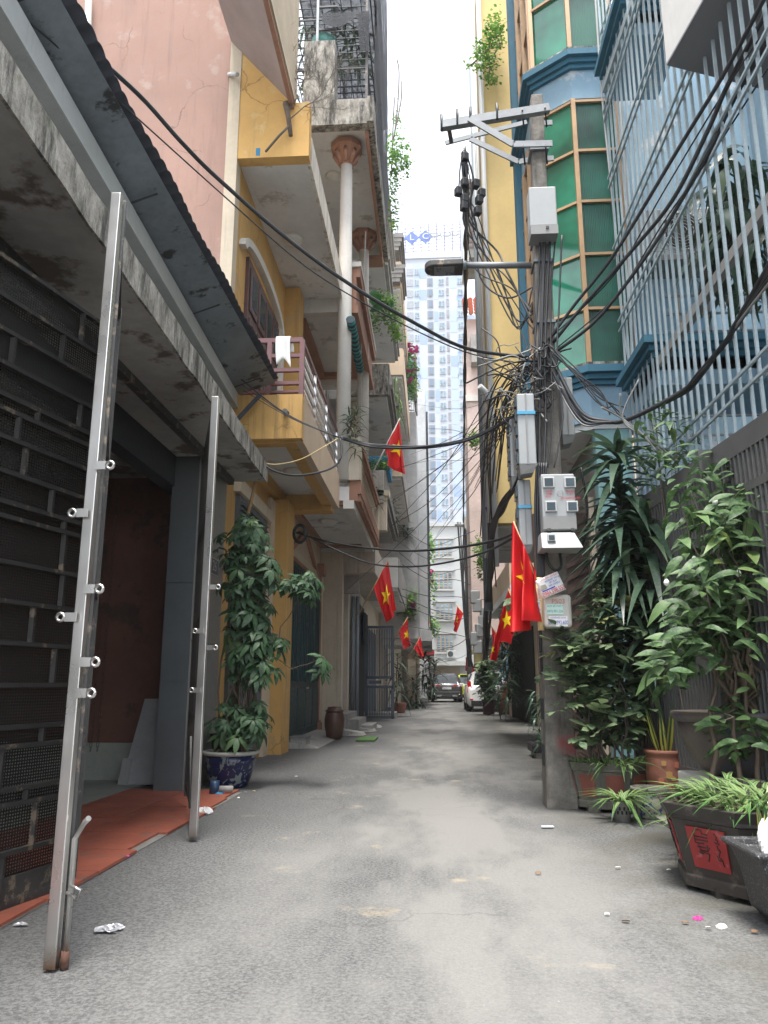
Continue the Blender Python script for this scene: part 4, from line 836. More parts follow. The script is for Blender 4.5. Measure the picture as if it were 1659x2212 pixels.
# boxes on the pole
def pbox(name, label, x0, y0, x1, y1, Y, dep, m, cat='box', bev=.012):
    a_, c_ = PY(x0, y0, Y), PY(x1, y1, Y); t = thing(name, label, cat, ((a_.x+c_.x)/2, Y, c_.z))
    MB().box((a_.x, Y, c_.z), (c_.x, Y+dep, a_.z)).build('casing', m, t, bevel=bev); return t, a_, c_
t, a_, c_ = pbox('junction_box', 'large grey junction box fixed high on the pole below the crossarm', 1142, 404, 1205, 486, 7.0, .2, MT['box'])
MB().box((a_.x+.0, 6.985, c_.z-.1), (c_.x, 7.2, c_.z-.003)).build('cable_entry', MT['boxd'], t); MB().box((a_.x+.15, 6.975, c_.z-.05), (a_.x+.18, 6.99, c_.z-.02)).build('latch', MT['gatebar'], t)
def tall_box(label, x0, y0, x1, y1, Y, lids, strap=None):
    t, a_, c_ = pbox('meter_cabinet', label, x0, y0, x1, y1, Y, .22, MT['box'])
    xm = (a_.x+c_.x)/2
    MB().box((xm-.006, Y-.012, c_.z), (xm+.006, Y-.001, a_.z)).build('lid_seam', MT['boxd'], t)
    hgt = a_.z-c_.z
    MB().hexa([V(p) for p in ((a_.x+.01, Y+.02, c_.z-.09), (c_.x-.03, Y+.02, c_.z-.07), (c_.x-.03, Y+.2, c_.z-.07), (a_.x+.01, Y+.2, c_.z-.09), (a_.x, Y, c_.z), (c_.x, Y, c_.z), (c_.x, Y+.22, c_.z), (a_.x, Y+.22, c_.z))]).build('hood', MT['boxd'], t)
    if strap: MB().box((a_.x-.004, Y-.016, a_.z-hgt*strap-.015), (c_.x+.004, Y+.22, a_.z-hgt*strap+.015)).build('blue_strap', plain('blue_strap', (.05, .3, .5), .3), t)
    for k in range(lids):
        z = a_.z-hgt*(k+.5)/lids
        MB().box((a_.x-.02, Y+.03, z-.05), (a_.x-.001, Y+.1, z+.05)).build('side_window', MT['dglass'], t); MB().box((a_.x-.016, Y+.12, z-.07), (a_.x-.001, Y+.19, z+.03)).build('side_window', MT['shut'], t)
    return t
tall_box('tall grey meter cabinet with blue strap on the left side of the pole', 1116, 850, 1160, 1003, 6.9, 5, .28)
tall_box('slim grey meter cabinet behind the pole on its right side', 1208, 815, 1243, 940, 7.4, 0)
tall_box('pale meter cabinet with blue strap under the tall cabinet', 1118, 1036, 1152, 1178, 7.1, 3, .42)
tall_box('narrow grey cabinet hanging left of the tall strapped cabinet', 1100, 905, 1117, 1030, 7.2, 4)
t, a_, c_ = pbox('electric_meter_box', 'large grey electricity meter box with five small windows on the pole', 1168, 1024, 1247, 1145, 6.82, .22, MT['box'], 'meter box')
def win(x, yy, w=18, hh=17):
    p = PY(x, yy, 6.81); s_ = 6.81/1661*1.02
    fr = MB().box((p.x-w*s_/2-.014, 6.798, p.z-hh*s_/2-.014), (p.x+w*s_/2+.014, 6.819, p.z+hh*s_/2+.014)).build('window_frame', MT['fwhite'], t, bevel=.005)
    MB().box((p.x-w*s_/2, 6.793, p.z-hh*s_/2), (p.x+w*s_/2, 6.797, p.z+hh*s_/2)).build('pane', MT['dglass'], fr)
for x, yy in ((1185, 1042), (1231, 1042), (1190, 1094), (1236, 1094)): win(x, yy)
la_, lc_ = PY(1172, 1148, 6.75), PY(1258, 1186, 6.75)
MB().hexa([V(p) for p in ((la_.x-.02, 6.68, lc_.z), (lc_.x, 6.68, lc_.z), (lc_.x, 7.0, lc_.z), (la_.x-.02, 7.0, lc_.z), (la_.x-.01, 6.8, la_.z), (lc_.x-.05, 6.8, la_.z), (lc_.x-.05, 7.0, la_.z), (la_.x-.01, 7.0, la_.z))]).build('lower_lid', MT['box'], t, bevel=.01)
MB().box((a_.x+.005, 6.806, c_.z+.01), (c_.x-.005, 6.817, c_.z+.13)).build('shade_band', MT['boxd'], t)
p = PY(1191, 1162, 6.72); MB().box((p.x-.035, 6.7, p.z-.03), (p.x+.035, 6.74, p.z+.03)).build('window_frame', MT['fwhite'], t); MB().box((p.x-.025, 6.695, p.z-.02), (p.x+.025, 6.699, p.z+.02)).build('pane', MT['dglass'], t)
for x in (1186, 1237): p = PY(x, 1144, 6.79); MB().box((p.x-.015, 6.79, p.z-.01), (p.x+.015, 6.8, p.z+.012)).build('hinge', MT['gatebar'], t)
for s_, x, yy in (('NAM', 1186, 1061), ('T580', 1186, 1067), ('9931', 1184, 1073), ('Phương', 1232, 1061), ('T 5M', 1231, 1067), ('PD16000263181', 1233, 1076)):
    text('handwriting', s_, .026, PY(x, yy, 6.815)+V((0, -.002, 0)), (1, 0, 0), (0, 0, 1), MT['pred'], t)
pc_ = PY(1210, 1066, 6.815); MB().tube([pc_+V((.028*math.cos(R(i*30)), -.003, .028*math.sin(R(i*30)))) for i in range(13)], .002, 4, cap=False).build('embossed_mark', MT['boxd'], t)
# P503 box
t, a_, c_ = pbox('telecom_box', 'white rounded box marked P503 with stickers low on the pole', 1173, 1284, 1238, 1356, 6.9, .16, mat('offwhite_box', (.52, .505, .46), .55, var=.1, streak=.15, sc_=(.35, .32, .28)), 'box', .03)
text('lettering', 'P503', .06, PY(1206, 1299, 6.895), (1, 0, 0), (0, 0, 1), MT['prust'], t)
s1 = box('sticker', PY(1180, 1305, 6.896)+V((0, 0, 0)), PY(1217, 1327, 6.893), plain('mint_sticker', (.55, .72, .66), .6), t)
text('lettering', 'HÚT BỂ PHỐT', .023, PY(1199, 1309.5, 6.891), (1, 0, 0), (0, 0, 1), MT['pgreen'], t, .95); text('lettering', '0976.901.226', .034, PY(1199, 1320.5, 6.891), (1, 0, 0), (0, 0, 1), MT['pgreen'], t, .75)
box('sticker', PY(1185, 1331, 6.896), PY(1227, 1353, 6.893), MT['paper'], t)
text('lettering', 'HÚT BỂ PHỐT GIÁ RẺ', .017, PY(1206, 1334.5, 6.891), (1, 0, 0), (0, 0, 1), MT['pblue'], t, .8); text('lettering', '0973.392.600', .048, PY(1206, 1345, 6.891), (1, 0, 0), (0, 0, 1), MT['pblue'], t, .66)
# tilted leaflet
cs = PY(1189, 1264, 6.84); ri = V((math.cos(R(23)), 0, math.sin(R(23)))); upv = V((-math.sin(R(23)), 0, math.cos(R(23))))
sg = thing('advert_leaflet', 'tilted white advert leaflet with red phone number 0984.598.553 tied to pole', 'sign', cs)
w2, h2 = .108, .087
MB().grid(lambda u, v: cs+ri*(2*u-1)*w2+upv*(2*v-1)*h2+V((0, -.004*math.sin(u*5), 0)), 8, 6).build('sheet', MT['paper'], sg, solid=.002)
o_ = cs+V((0, -.01, 0))
text('lettering', 'TỔNG ĐÀI LẮP ĐẶT', .026, o_+upv*.07+ri*.01, ri, upv, MT['pred'], sg, .8)
for i, s_ in enumerate(('INTERNET WIFI &', 'FPT PLAY', 'WIFI CAMERA')): text('lettering', s_, .022, o_+upv*(.044-.024*i)+ri*.035, ri, upv, MT['pblue'], sg, .8)
text('lettering', '0984.598.553', .058, o_-upv*.06+ri*.004, ri, upv, MT['pred'], sg, .66)
MB().quad(o_-ri*.09-upv*.032, o_+ri*.03-upv*.032, o_+ri*.03-upv*.022, o_-ri*.09-upv*.022).build('blue_strip', MT['pblue'], sg)
MB().quad(o_-ri*.095-upv*.015, o_-ri*.035-upv*.015, o_-ri*.04+upv*.025, o_-ri*.09+upv*.03).build('printed_picture', mat('print_photo', (.4, .36, .3), .8, var=.5, scale=25), sg)
# cream pipe with phone label
pp = thing('cream_conduit', 'cream plastic conduit with vertical phone number strips beside white box', 'pipe', PY(1168, 1362, 6.95))
MB().tube([PY(1169, 1362, 6.98), PY(1164, 1248, 6.98)], .03, 12).build('pipe', MT['pvc'], pp)
for (yt, yb, m_, s_) in ((1270, 1296, MT['pred'], '0911.603.960'), (1297, 1333, MT['pblue'], '0911.609.350')):
    a1, a2 = PY(1163, yt, 6.945), PY(1167, yb, 6.945)
    MB().quad(PY(1159.5, yt, 6.946), PY(1166, yt, 6.946), PY(1169, yb, 6.946), PY(1162.5, yb, 6.946)).build('paper_strip', MT['paper'], pp)
    text('lettering', s_, .026, a1.lerp(a2, .5)+V((-.002, -.003, 0)), (a2-a1), V((1, 0, .1)), m_, pp, .85 if yb > 1300 else .6)
MB().tube([PY(1167, 1362, 6.98), PY(1168, 1410, 7.0)], .014, 6).build('cable_tail', MT['cable'], pp)
# ================================================================== yellow tower house on the right
yt = thing('yellow_tower_house', 'tall narrow pale yellow house beyond the pole covered with pipes', 'house', (2.2, 15, 0))
box('near_wall', (1.12, 13, 3.76), (3.2, 13.2, 15.8), MT['yellow_b'], yt)
box('street_wall', (1.13, 13.2, 3.76), (1.35, 14.6, 15.8), MT['yellow_b'], yt)
box('soffit', (1.14, 13.2, 3.72), (3.2, 17.2, 3.758), MT['soffit'], yt)
for x, yy, r_, m_, z0 in ((1.09, 12.93, .05, 'fwhite', 3.0), (1.2, 16.6, .1, 'greypipe', 2.6), (1.1, 14.4, .035, 'cable', 3), (1.08, 14.1, .035, 'fwhite', 4), (1.14, 15.2, .05, 'gutter', 3.5)):
    MB().tube([(x, yy, z0), (x, yy, 16.5)], r_, 8).build('downpipe', MT[m_], yt)
MB().tube([PY(1056, 870, 12.95), PY(1048, 845, 12.9), PY(1036, 822+12, 12.8)], .05, 8).build('pipe_branch', MT['fwhite'], yt)
wn2 = box('rear_wall', (1.25, 14.6, 3.76), (1.6, 17.2, 14), MT['white'], yt)
for z in (5, 8, 11): box('window', (1.2, 15.0, z), (1.249, 16.6, z+1.6), MT['dglass'], yt)
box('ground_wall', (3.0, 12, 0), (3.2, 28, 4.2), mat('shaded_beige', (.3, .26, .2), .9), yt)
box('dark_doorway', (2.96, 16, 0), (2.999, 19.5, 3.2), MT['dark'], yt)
# next houses on the right
def rhouse(name, label, xs, y0, y1, top, mw, floors, proj, mats, seed, doors=True):
    random.seed(seed); t = thing(name, label, 'house', (xs+.5, (y0+y1)/2, 0))
    sgn = 1 if xs > 0 else -1
    box('wall', (xs, y0, 0), (xs+sgn*3, y1, top), mw, t)
    for i, zf in enumerate(floors):
        sl_ = box('balcony_slab', (xs, y0+.1, zf), (xs-sgn*proj, y1-.1, zf+.2), mats[0], t)
        pa = box('parapet', (xs-sgn*proj, y0+.1, zf+.2), (xs-sgn*(proj-.1), y1-.1, zf+.85), mats[(i+1) % len(mats)], t)
        box('end_wall', (xs, y0+.1, zf+.2), (xs-sgn*(proj-.1), y0+.2, zf+.85), mats[(i+1) % len(mats)], t)
        w = box('window', (xs-sgn*.03, y0+.5, zf+.4), (xs, y1-.5, zf+2.2), MT['dglass'], t)
        for k in range(3): yy = y0+.5+(y1-y0-1)*(k+.5)/3; box('mullion', (xs-sgn*.06, yy-.04, zf+.4), (xs-sgn*.031, yy+.04, zf+2.2), MT['shut'], w)
    if doors: box('door', (xs-sgn*.03, y0+1, 0), (xs, y1-1, 2.6), MT['dark'], t)
    return t
rhouse('cream_pillar_house', 'cream house with fluted pillars at street level and purple tub overhead', 2.7, 20, 28.4, 12, MT['cream'], (3.4, 6.6, 9.8), .68, (MT['soffit'], MT['tan'], MT['cream']), 2)
cp = thing('entrance_pillars', 'pair of cream fluted entrance pillars on panelled plinths behind the flags', 'pillar', (2.9, 27.6, 0))
for x in (PY(1113, 1500, 27.8).x, PY(1136, 1500, 27).x):
    MB().box((x-.22, 27.3, 0), (x+.22, 27.8, 1.25)).build('plinth', MT['cream'], cp, bevel=.03); MB().box((x-.16, 27.4, 1.25), (x+.16, 27.75, 3.6)).build('shaft', MT['cream'], cp)
    MB().box((x-.26, 27.25, 1.15), (x+.26, 27.85, 1.3)).build('plinth_cap', MT['cream'], cp)
rhouse('pale_blue_house', 'narrow pale blue house with grey balconies far along the right side', 2.95, 34, 40, 10.5, MT['blue'], (3.6, 6.6), .5, (MT['soffit'], MT['blue']), 3)
rhouse('orange_trim_house', 'cream house with orange edge boards far along the right side', 3.1, 40.3, 50, 16, MT['tan'], (4, 7.5, 11), .5, (MT['soffit'], MT['terra'], MT['cream']), 4)
rhouse('red_awning_house', 'small cream house with red awning near the far end on the right', 3.2, 50.5, 62, 9, MT['cream'], (3.4, 6.4), .5, (MT['soffit'], MT['white']), 5)
pk_ = thing('pink_house', 'pale pink house with orange tiled roof peak behind the right-hand pipes', 'house', (2.2, 31, 0))
q0, q1 = PY(1008, 865, 31), PY(1042, 800, 31)
box('wall', (q0.x, 31, 3), (q0.x+3, 33.8, q0.z+.0+(PY(1008, 690, 31).z-q0.z)), mat('pale_pink_plaster', (.6, .48, .44), .85), pk_)
box('cornice', (q0.x-.1, 30.9, PY(1008, 868, 31).z), (q0.x+3, 31.0, PY(1008, 855, 31).z), MT['white'], pk_); box('chimney_block', (PY(1016, 700, 30.5).x, 30.4, PY(1016, 782, 30.4).z), (PY(1036, 700, 30.5).x, 30.95, PY(1016, 722, 30.4).z), MT['conc'], pk_)
for r_ in range(5):
    for k in range(5):
        p = PY(1007+3*r_, 665+13*r_*0+7*k, 30.9-.3*r_*0); tile = MB()
        pa = V((q0.x+.02+.22*r_*0+.24*k, 30.7+.14*r_, PY(1008, 692, 31).z+.2+.22*r_)); tile.tube([pa, pa+V((0, -.3, -.12))], .11, 8); tile.build('roof_tile', MT['rooftile'], pk_)
bt = thing('brick_stair_tower', 'dark brick stair tower with grey cladding above the street lamp', 'tower', (1.6, 24, 12))
q0, q1 = PY(1004, 556, 24), PY(1052, 412, 24)
bw = box('wall', (q0.x, 24, q0.z), (q1.x+1.5, 25.5, q1.z+.5), MT['conc_d'], bt)
random.seed(9)
bm_ = MB().box((0, 0, 0), (.2, .02, .085)).mesh('brick', MT['brick'])
rows_ = int((q1.z+.4-q0.z-.3)/.105)
for r_ in range(rows_):
    for k in range(4):
        x = q0.x+.16+.22*k+(.11 if r_ % 2 else 0)
        if x+.2 < q1.x+.1: inst('brick', bm_, bt, Matrix.Translation((x, 23.982+rnd(-.004, .004), q0.z+.35+.105*r_)))
box('cladding', (q0.x-.05, 23.9, q0.z-.2), (q0.x+.12, 25.5, q1.z+.9), MT['gutter'], bt)
# ================================================================== far left houses
fl_ = thing('brown_panel_house', 'left house with tan balcony side panels and climbing plants', 'house', (-2.0, 28, 0))
box('wall', (-3.4, 25.1, 0), (-2.3, 33, 17.5), MT['beige'], fl_)
for zf, xe in ((4.1, -1.15), (7.9, -1.0), (11.6, -.95), (15.0, -1.0)):
    box('balcony_slab', (-2.3, 25.4, zf), (xe, 33, zf+.2), MT['soffit'], fl_); box('side_panel', (-2.2, 25.3, zf+.1), (xe+.03, 25.4, zf+1.1), MT['tan'] if zf > 7 else MT['white'], fl_); box('front_panel', (xe, 25.4, zf+.1), (xe+.06, 33, zf+1.1), MT['tan'] if zf > 9 else MT['conc'], fl_)
box('door', (-2.3, 26, 0), (-2.25, 31, 3.0), MT['gategrey'], fl_)
box('step_lip', (-2.3, 25.3, 0), (-1.2, 26.3, .2), MT['conc'], fl_)
gs = thing('green_sheet_hut', 'rooftop hut of green corrugated sheet with white railing and bougainvillea', 'hut', (-1.2, 33.2, 9))
q0, q1 = PY(868, 835, 33.2), PY(893, 780, 33.2)
box('sheet_wall', (q0.x-1.5, 33.2, q0.z), (q1.x, 35, q1.z+.2), MT['greensheet'], gs)
for k in range(12): box('sheet_rib', (q0.x-.6+.11*k, 33.17, q0.z), (q0.x-.56+.11*k, 33.199, q1.z+.2), MT['greensheet'], gs)
for k in range(9): MB().bar((q0.x-.3+.12*k, 33.25, q0.z-1.2), (q0.x-.3+.12*k, 33.25, q0.z), .03, .03).build('railing_bar', MT['fwhite'], gs)
for z in (-1.15, -.6, -.05): MB().bar((q0.x-.4, 33.25, q0.z+z), (q1.x, 33.25, q0.z+z), .03, .04).build('rail', MT['fwhite'], gs)
box('dark_eave', (q1.x+.02, 33.0, q0.z-.8), (q1.x+.14, 35, q1.z+.3), MT['conc_d'], gs); box('base_wall', (q0.x-1.5, 33.3, 3), (q1.x+.1, 37.5, q0.z-1.21), MT['render'], gs)
gy = thing('grey_cement_building', 'tall bare cement building with dark street windows on the left', 'building', (-1.2, 43, 0))
gw = PY(918, 870, 38)
box('near_wall', (-3.4, 38, 3.6), (gw.x, 38.3, 16.2), MT['render'], gy); box('street_wall', (-.6, 38.3, 3.6), (gw.x+.02, 50, 16.2), MT['render'], gy)
for z in (4.6, 7.6, 10.6, 13.4):
    w = box('window', (gw.x+.02, 39.5, z), (gw.x+.08, 48.5, z+2.1), MT['dglass'], gy)
    for k in range(6): box('mullion', (gw.x+.081, 39.5+1.75*k, z), (gw.x+.13, 39.62+1.75*k, z+2.1), MT['gatebar'], w)
box('awning_soffit', (-2.4, 37, 3.1), (gw.x+.2, 50, 3.6), MT['render'], gy); box('ground_wall', (-3.4, 39, 0), (-1.6, 50, 3.1), MT['beige'], gy)
box('door', (-1.6, 41, 0), (-1.55, 47, 2.6), MT['shut'], gy)
ofr = thing('open_window_sash', 'open grey window sash jutting from the cement building', 'window', PY(878, 1180, 37.5))
p0, p1 = PY(871, 1095, 37.6), PY(884, 1175, 37.6)
for a_, c_ in (((p0.x, p0.z), (p1.x, p0.z)), ((p1.x, p0.z), (p1.x, p1.z)), ((p1.x, p1.z), (p0.x, p1.z)), ((p0.x, p1.z), (p0.x, p0.z))): MB().bar((a_[0], 37.6, a_[1]), (c_[0], 37.6, c_[1]), .05, .05, up=(0, 1, 0)).build('frame', MT['gutter'], ofr)
MB().quad((p0.x, 37.6, p1.z), (p1.x, 37.6, p1.z), (p1.x, 37.6, p0.z), (p0.x, 37.6, p0.z)).build('pane', MT['wglass'], ofr)
def rail_box(name, label, x0, x1, y0, y1, z0, z1, m):
    t = thing(name, label, 'railing', ((x0+x1)/2, y0, z0))
    for z in (z0, z1): MB().bar((x0, y0, z), (x1, y0, z), .04, .04).build('rail', m, t); MB().bar((x1, y0, z), (x1, y1, z), .04, .04).build('rail', m, t)
    n = max(3, int((x1-x0)/.13))
    for k in range(n+1): MB().bar((x0+(x1-x0)*k/n, y0, z0), (x0+(x1-x0)*k/n, y0, z1), .02, .02).build('bar', m, t)
    n = int((y1-y0)/.2)
    for k in range(n+1): MB().bar((x1, y0+(y1-y0)*k/n, z0), (x1, y0+(y1-y0)*k/n, z1), .02, .02).build('bar', m, t)
a_, c_ = PY(862, 1190, 33.5), PY(884, 1128, 33.5); rail_box('black_balcony_railing', 'black steel balcony railing with fern above the red flags', a_.x, c_.x, 33.5, 37, a_.z, c_.z, MT['gatebar'])
a_, c_ = PY(862, 1375, 33.5), PY(885, 1310, 33.5); rail_box('black_balcony_railing', 'lower black steel balcony railing under flowering shrub', a_.x, c_.x, 33.5, 37, a_.z, c_.z, MT['gatebar'])
box2 = thing('corner_balcony_house', 'left house with black railed balconies beside the cement building', 'house', (-2, 35, 0))
box('wall', (-3.4, 33.1, 0), (-2.2, 37.9, 9), MT['cream'], box2)
for yy in (1195, 1380): z = PY(870, yy, 33.5).z; box('balcony_slab', (-2.2, 33.4, z-.25), (PY(886, yy, 33.4).x+.03, 37.2, z-.02), MT['white'], box2)
# end building
eb = thing('end_building', 'white four-storey building with brown windows closing the alley', 'building', (0, 68.5, 0))
e0, e1 = PY(905, 1138, 68), PY(1012, 1138, 68)
ew = box('facade', (e0.x-2, 68, 0), (e1.x+2, 72, e0.z), MT['bld'], eb); box('parapet_cap', (e0.x-2.2, 67.8, e0.z), (e1.x+2.2, 72, e0.z+.35), MT['bld'], eb)
for (xa, ya, xb, yb) in ((939, 1167, 976, 1201), (939, 1236, 977, 1271), (941, 1303, 979, 1337), (943, 1372, 980, 1407)):
    p, q_ = PY(xa, ya, 67.9), PY(xb, yb, 67.9)
    w = box('window', (p.x, 67.9, q_.z), (q_.x, 67.99, p.z), MT['shut'], eb)
    n = 4
    for k in range(n):
        xx0 = p.x+(q_.x-p.x)*k/n+.07; xx1 = p.x+(q_.x-p.x)*(k+1)/n-.07
        box('pane', (xx0, 67.86, q_.z+.08), (xx1, 67.899, p.z-.45), MT['wglass'], w); box('pane', (xx0, 67.86, p.z-.38), (xx1, 67.899, p.z-.07), MT['wglass'], w)
        for j in range(4): z = q_.z+.2+(p.z-q_.z-.7)*j/3.4; MB().bar((xx0, 67.83, z), (xx1, 67.83, z), .03, .03).build('bar', MT['fwhite'], w)
    fr = MB(); fr.box((p.x-.25, 67.85, p.z+.1), (q_.x+.25, 67.98, p.z+.3)); fr.box((p.x-.15, 67.8, q_.z-.2), (q_.x+.15, 67.98, q_.z-.05)); fr.build('moulding', MT['bld'], eb)
p, q_ = PY(936, 1432, 67), PY(1002, 1438, 67); box('awning', (p.x-.5, 66, q_.z), (q_.x+.3, 68, p.z+.1), MT['gutter'], eb)
p, q_ = PY(938, 1440, 67.9), PY(995, 1502, 67.9); sh = box('roller_shutter', (p.x, 67.9, 0), (q_.x, 67.99, p.z), MT['shut'], eb)
for k in range(14): box('slat', (p.x, 67.88, .1+.2*k), (q_.x, 67.899, .27+.2*k), MT['shut'], sh)
p = PY(975, 1413, 67.5); MB().box((p.x-.4, 67.3, p.z-.3), (p.x+.4, 67.7, p.z+.3)).build('air_conditioner', MT['box'], eb, bevel=.03); MB().lathe((0, 0, 0), [(.24, 0), (.24, .02)], 16).build('fan_well', MT['dark'], eb).matrix_local = Matrix.Translation(V((p.x-.08, 67.29, p.z))-LOC[eb.name]) @ Matrix.Rotation(R(90), 4, 'X') @ Matrix.Translation(LOC[eb.name])
# ================================================================== far tower
YT = 210
tw_ = thing('apartment_tower', 'very tall white and blue apartment tower with LC GROUP roof sign', 'tower', (0, YT, 0))
def TP(x, yy): return PY(x, yy, YT)
t0, t1 = TP(868, 556), TP(1006, 556)
ztop = t0.z; zb_ = 20
box('facade', (t0.x, YT+1.2, zb_), (t1.x, YT+18, ztop), MT['tw_w'], tw_)
box('parapet', (t0.x-.3, YT+.8, ztop), (t1.x+.3, YT+18, ztop+2), MT['tw_w'], tw_)
w0, w1 = TP(1008, 640), TP(1045, 640); box('lower_wing', (w0.x, YT+12, zb_), (w1.x+3, YT+30, w0.z), MT['tw_b'], tw_)
pitch = TP(900, 600).z-TP(900, 623.5).z
random.seed(21)
zrow0 = TP(900, 566+10).z
colx = {k: (TP(a_, 800).x, TP(c_, 800).x) for k, (a_, c_) in {'bal': (880, 894), 'w1': (897, 907), 'rec': (925, 938), 'w2': (950, 963), 'slot': (967, 973), 'w3': (992, 1004), 'p1': (908, 924), 'p2': (975, 991), 'p3': (940, 949), 'w4': (1018, 1032)}.items()}
wm = {}
def twin(k, wd, hh):
    q = MB(); q.box((0, -.25, 0), (wd, 0, hh)); return q.mesh('window', MT['tw_w'])
def tpane(wd, hh):
    q = MB()
    for i in range(2):
        for j in range(2): q.box((.12+(wd/2-.03)*i, -.32, .12+(hh/2-.03)*j), (wd/2-.06+(wd/2-.03)*i, -.26, hh/2-.06+(hh/2-.03)*j))
    return q.mesh('pane', MT['wglass'])
for k in ('w1', 'w2', 'w3', 'w4'): wd2 = colx[k][1]-colx[k][0]; wm[k] = (twin(k, wd2, pitch*.55), tpane(wd2, pitch*.55))
rec = MB().box((0, -.15, 0), (colx['rec'][1]-colx['rec'][0], 0, pitch*.72)).mesh('recess', MT['tw_g']); recw = MB().box((.5, -.3, .3), (colx['rec'][1]-colx['rec'][0]-.3, -.16, pitch*.62)).mesh('pane', plain('tower_dark_glass', (.08, .13, .2), .2))
balm = MB().box((0, -.2, 0), (colx['bal'][1]-colx['bal'][0], 0, pitch*.62)).mesh('balcony', mat('laundry_balcony', (.25, .27, .3), .8, var=.5, scale=2, bm=0)); slm = MB().box((0, -.2, 0), (colx['slot'][1]-colx['slot'][0], 0, pitch*.7)).mesh('slot', mat('service_slot', (.2, .2, .22), .8, var=.5, scale=1.5, bm=0))
yf = YT+1.2
for r_ in range(26):
    z = zrow0-pitch*(r_+.6)
    for k in ('w1', 'w2', 'w3'):
        o = inst('window', wm[k][0], tw_, Matrix.Translation((colx[k][0], yf, z))); inst('pane', wm[k][1], o, Matrix.Translation((colx[k][0], yf, z))).matrix_local = Matrix()
    if r_ > 3:
        o = inst('window', wm['w4'][0], tw_, Matrix.Translation((colx['w4'][0], YT+12, z))); inst('pane', wm['w4'][1], o, Matrix()).matrix_local = Matrix()
    o = inst('recess', rec, tw_, Matrix.Translation((colx['rec'][0], yf, z-.2))); inst('pane', recw, o, Matrix()).matrix_local = Matrix()
    inst('balcony', balm, tw_, Matrix.Translation((colx['bal'][0], yf, z-.1))); inst('slot', slm, tw_, Matrix.Translation((colx['slot'][0], yf, z)))
    for k, pr2 in (('p1', .45), ('p2', .5), ('p3', .3)):
        u = random.random()
        if u < pr2+.25: box('paint_panel', (colx[k][0], yf-.05, z-pitch*.3), (colx[k][1], yf, z+pitch*.62), MT['tw_d'] if u < pr2*.62 else MT['tw_b'], tw_)
    if random.random() < .6: box('paint_panel', (colx['w1'][0]-.3, yf-.05, z+pitch*.58), (colx['w1'][1]+.3, yf, z+pitch*.98), MT['tw_b'] if random.random() < .6 else MT['tw_d'], tw_)
    if random.random() < .5: box('paint_panel', (colx['w3'][0]-.3, yf-.05, z+pitch*.58), (colx['w3'][1]+.3, yf, z+pitch*.98), MT['tw_d'] if random.random() < .5 else MT['tw_b'], tw_)
sgn_ = thing('roof_sign', 'blue diamond LC logo and grey GROUP letters on rooftop lattice of far tower', 'sign', (t0.x, YT+1, ztop))
for k in range(9): x = TP(858+17*k, 500).x; MB().bar((x, YT+1, ztop), (x, YT+1, TP(900, 483-.9*k).z), .3, .3).build('mast', MT['mast'], sgn_)
for k in range(10): za = TP(900, 552-7.2*k).z; MB().bar((t0.x-2, YT+1, za-.6), (t1.x-.5, YT+1, za+.6), .16, .16).build('lattice_rail', MT['mast'], sgn_)
for cx_, cy_, ch_ in ((861, 516, 'F'), (889.5, 513.6, 'L'), (919, 511, 'C')):
    p = PY(cx_, cy_, YT+.6); r_ = TP(889.5+17, 513).x-TP(889.5, 513).x; zr = r_*.98
    MB().prism([p+V((-r_, 0, 0)), p+V((0, 0, -zr)), p+V((r_, 0, 0)), p+V((0, 0, zr))], (0, .3, 0)).build('diamond', MT['logo'], sgn_, bevel=.3)
    text('letter', ch_, r_*1.15, p+V((0, -.1, 0)), (1, 0, 0), (0, 0, 1), MT['fwhite'], sgn_, 1.1, depth=.05)
text('letter', 'GROUP', 2.6, PY(965, 507, YT+.6), (1, 0, .06), (0, 0, 1), MT['tw_g'], sgn_, 1.25, depth=.1)

lw = thing('far_left_house', 'plain beige house with red and green shopfronts at far left of alley', 'house', (-1.5, 58, 0))
box('wall', (-4, 50.2, 3.2), (-.5, 66, 9), MT['cream'], lw); box('ground_wall', (-4, 50.4, 0), (-1.1, 66, 3.2), MT['beige'], lw)
for ya, m_ in ((51, 'redroof'), (55.5, 'greensheet'), (60, 'redroof')): box('shop_awning', (-.5, ya, 3.0), (.1, ya+3.5, 3.3), MT[m_], lw); box('door', (-1.1, ya, 0), (-1.06, ya+3, 2.5), MT['shut'], lw)
for zc, xr, yy in ((PY(860, 540, 25).z, PY(872, 540, 25).x, 25), (PY(860, 608, 25).z, PY(875, 608, 25).x, 25)):
    for i in range(4): box('corner_cornice', (-2.2, 25.0-.02*i, zc+.16*i), (xr-.18+.06*i, 27, zc+.16*(i+1)), MT['conc_d'], fl_)
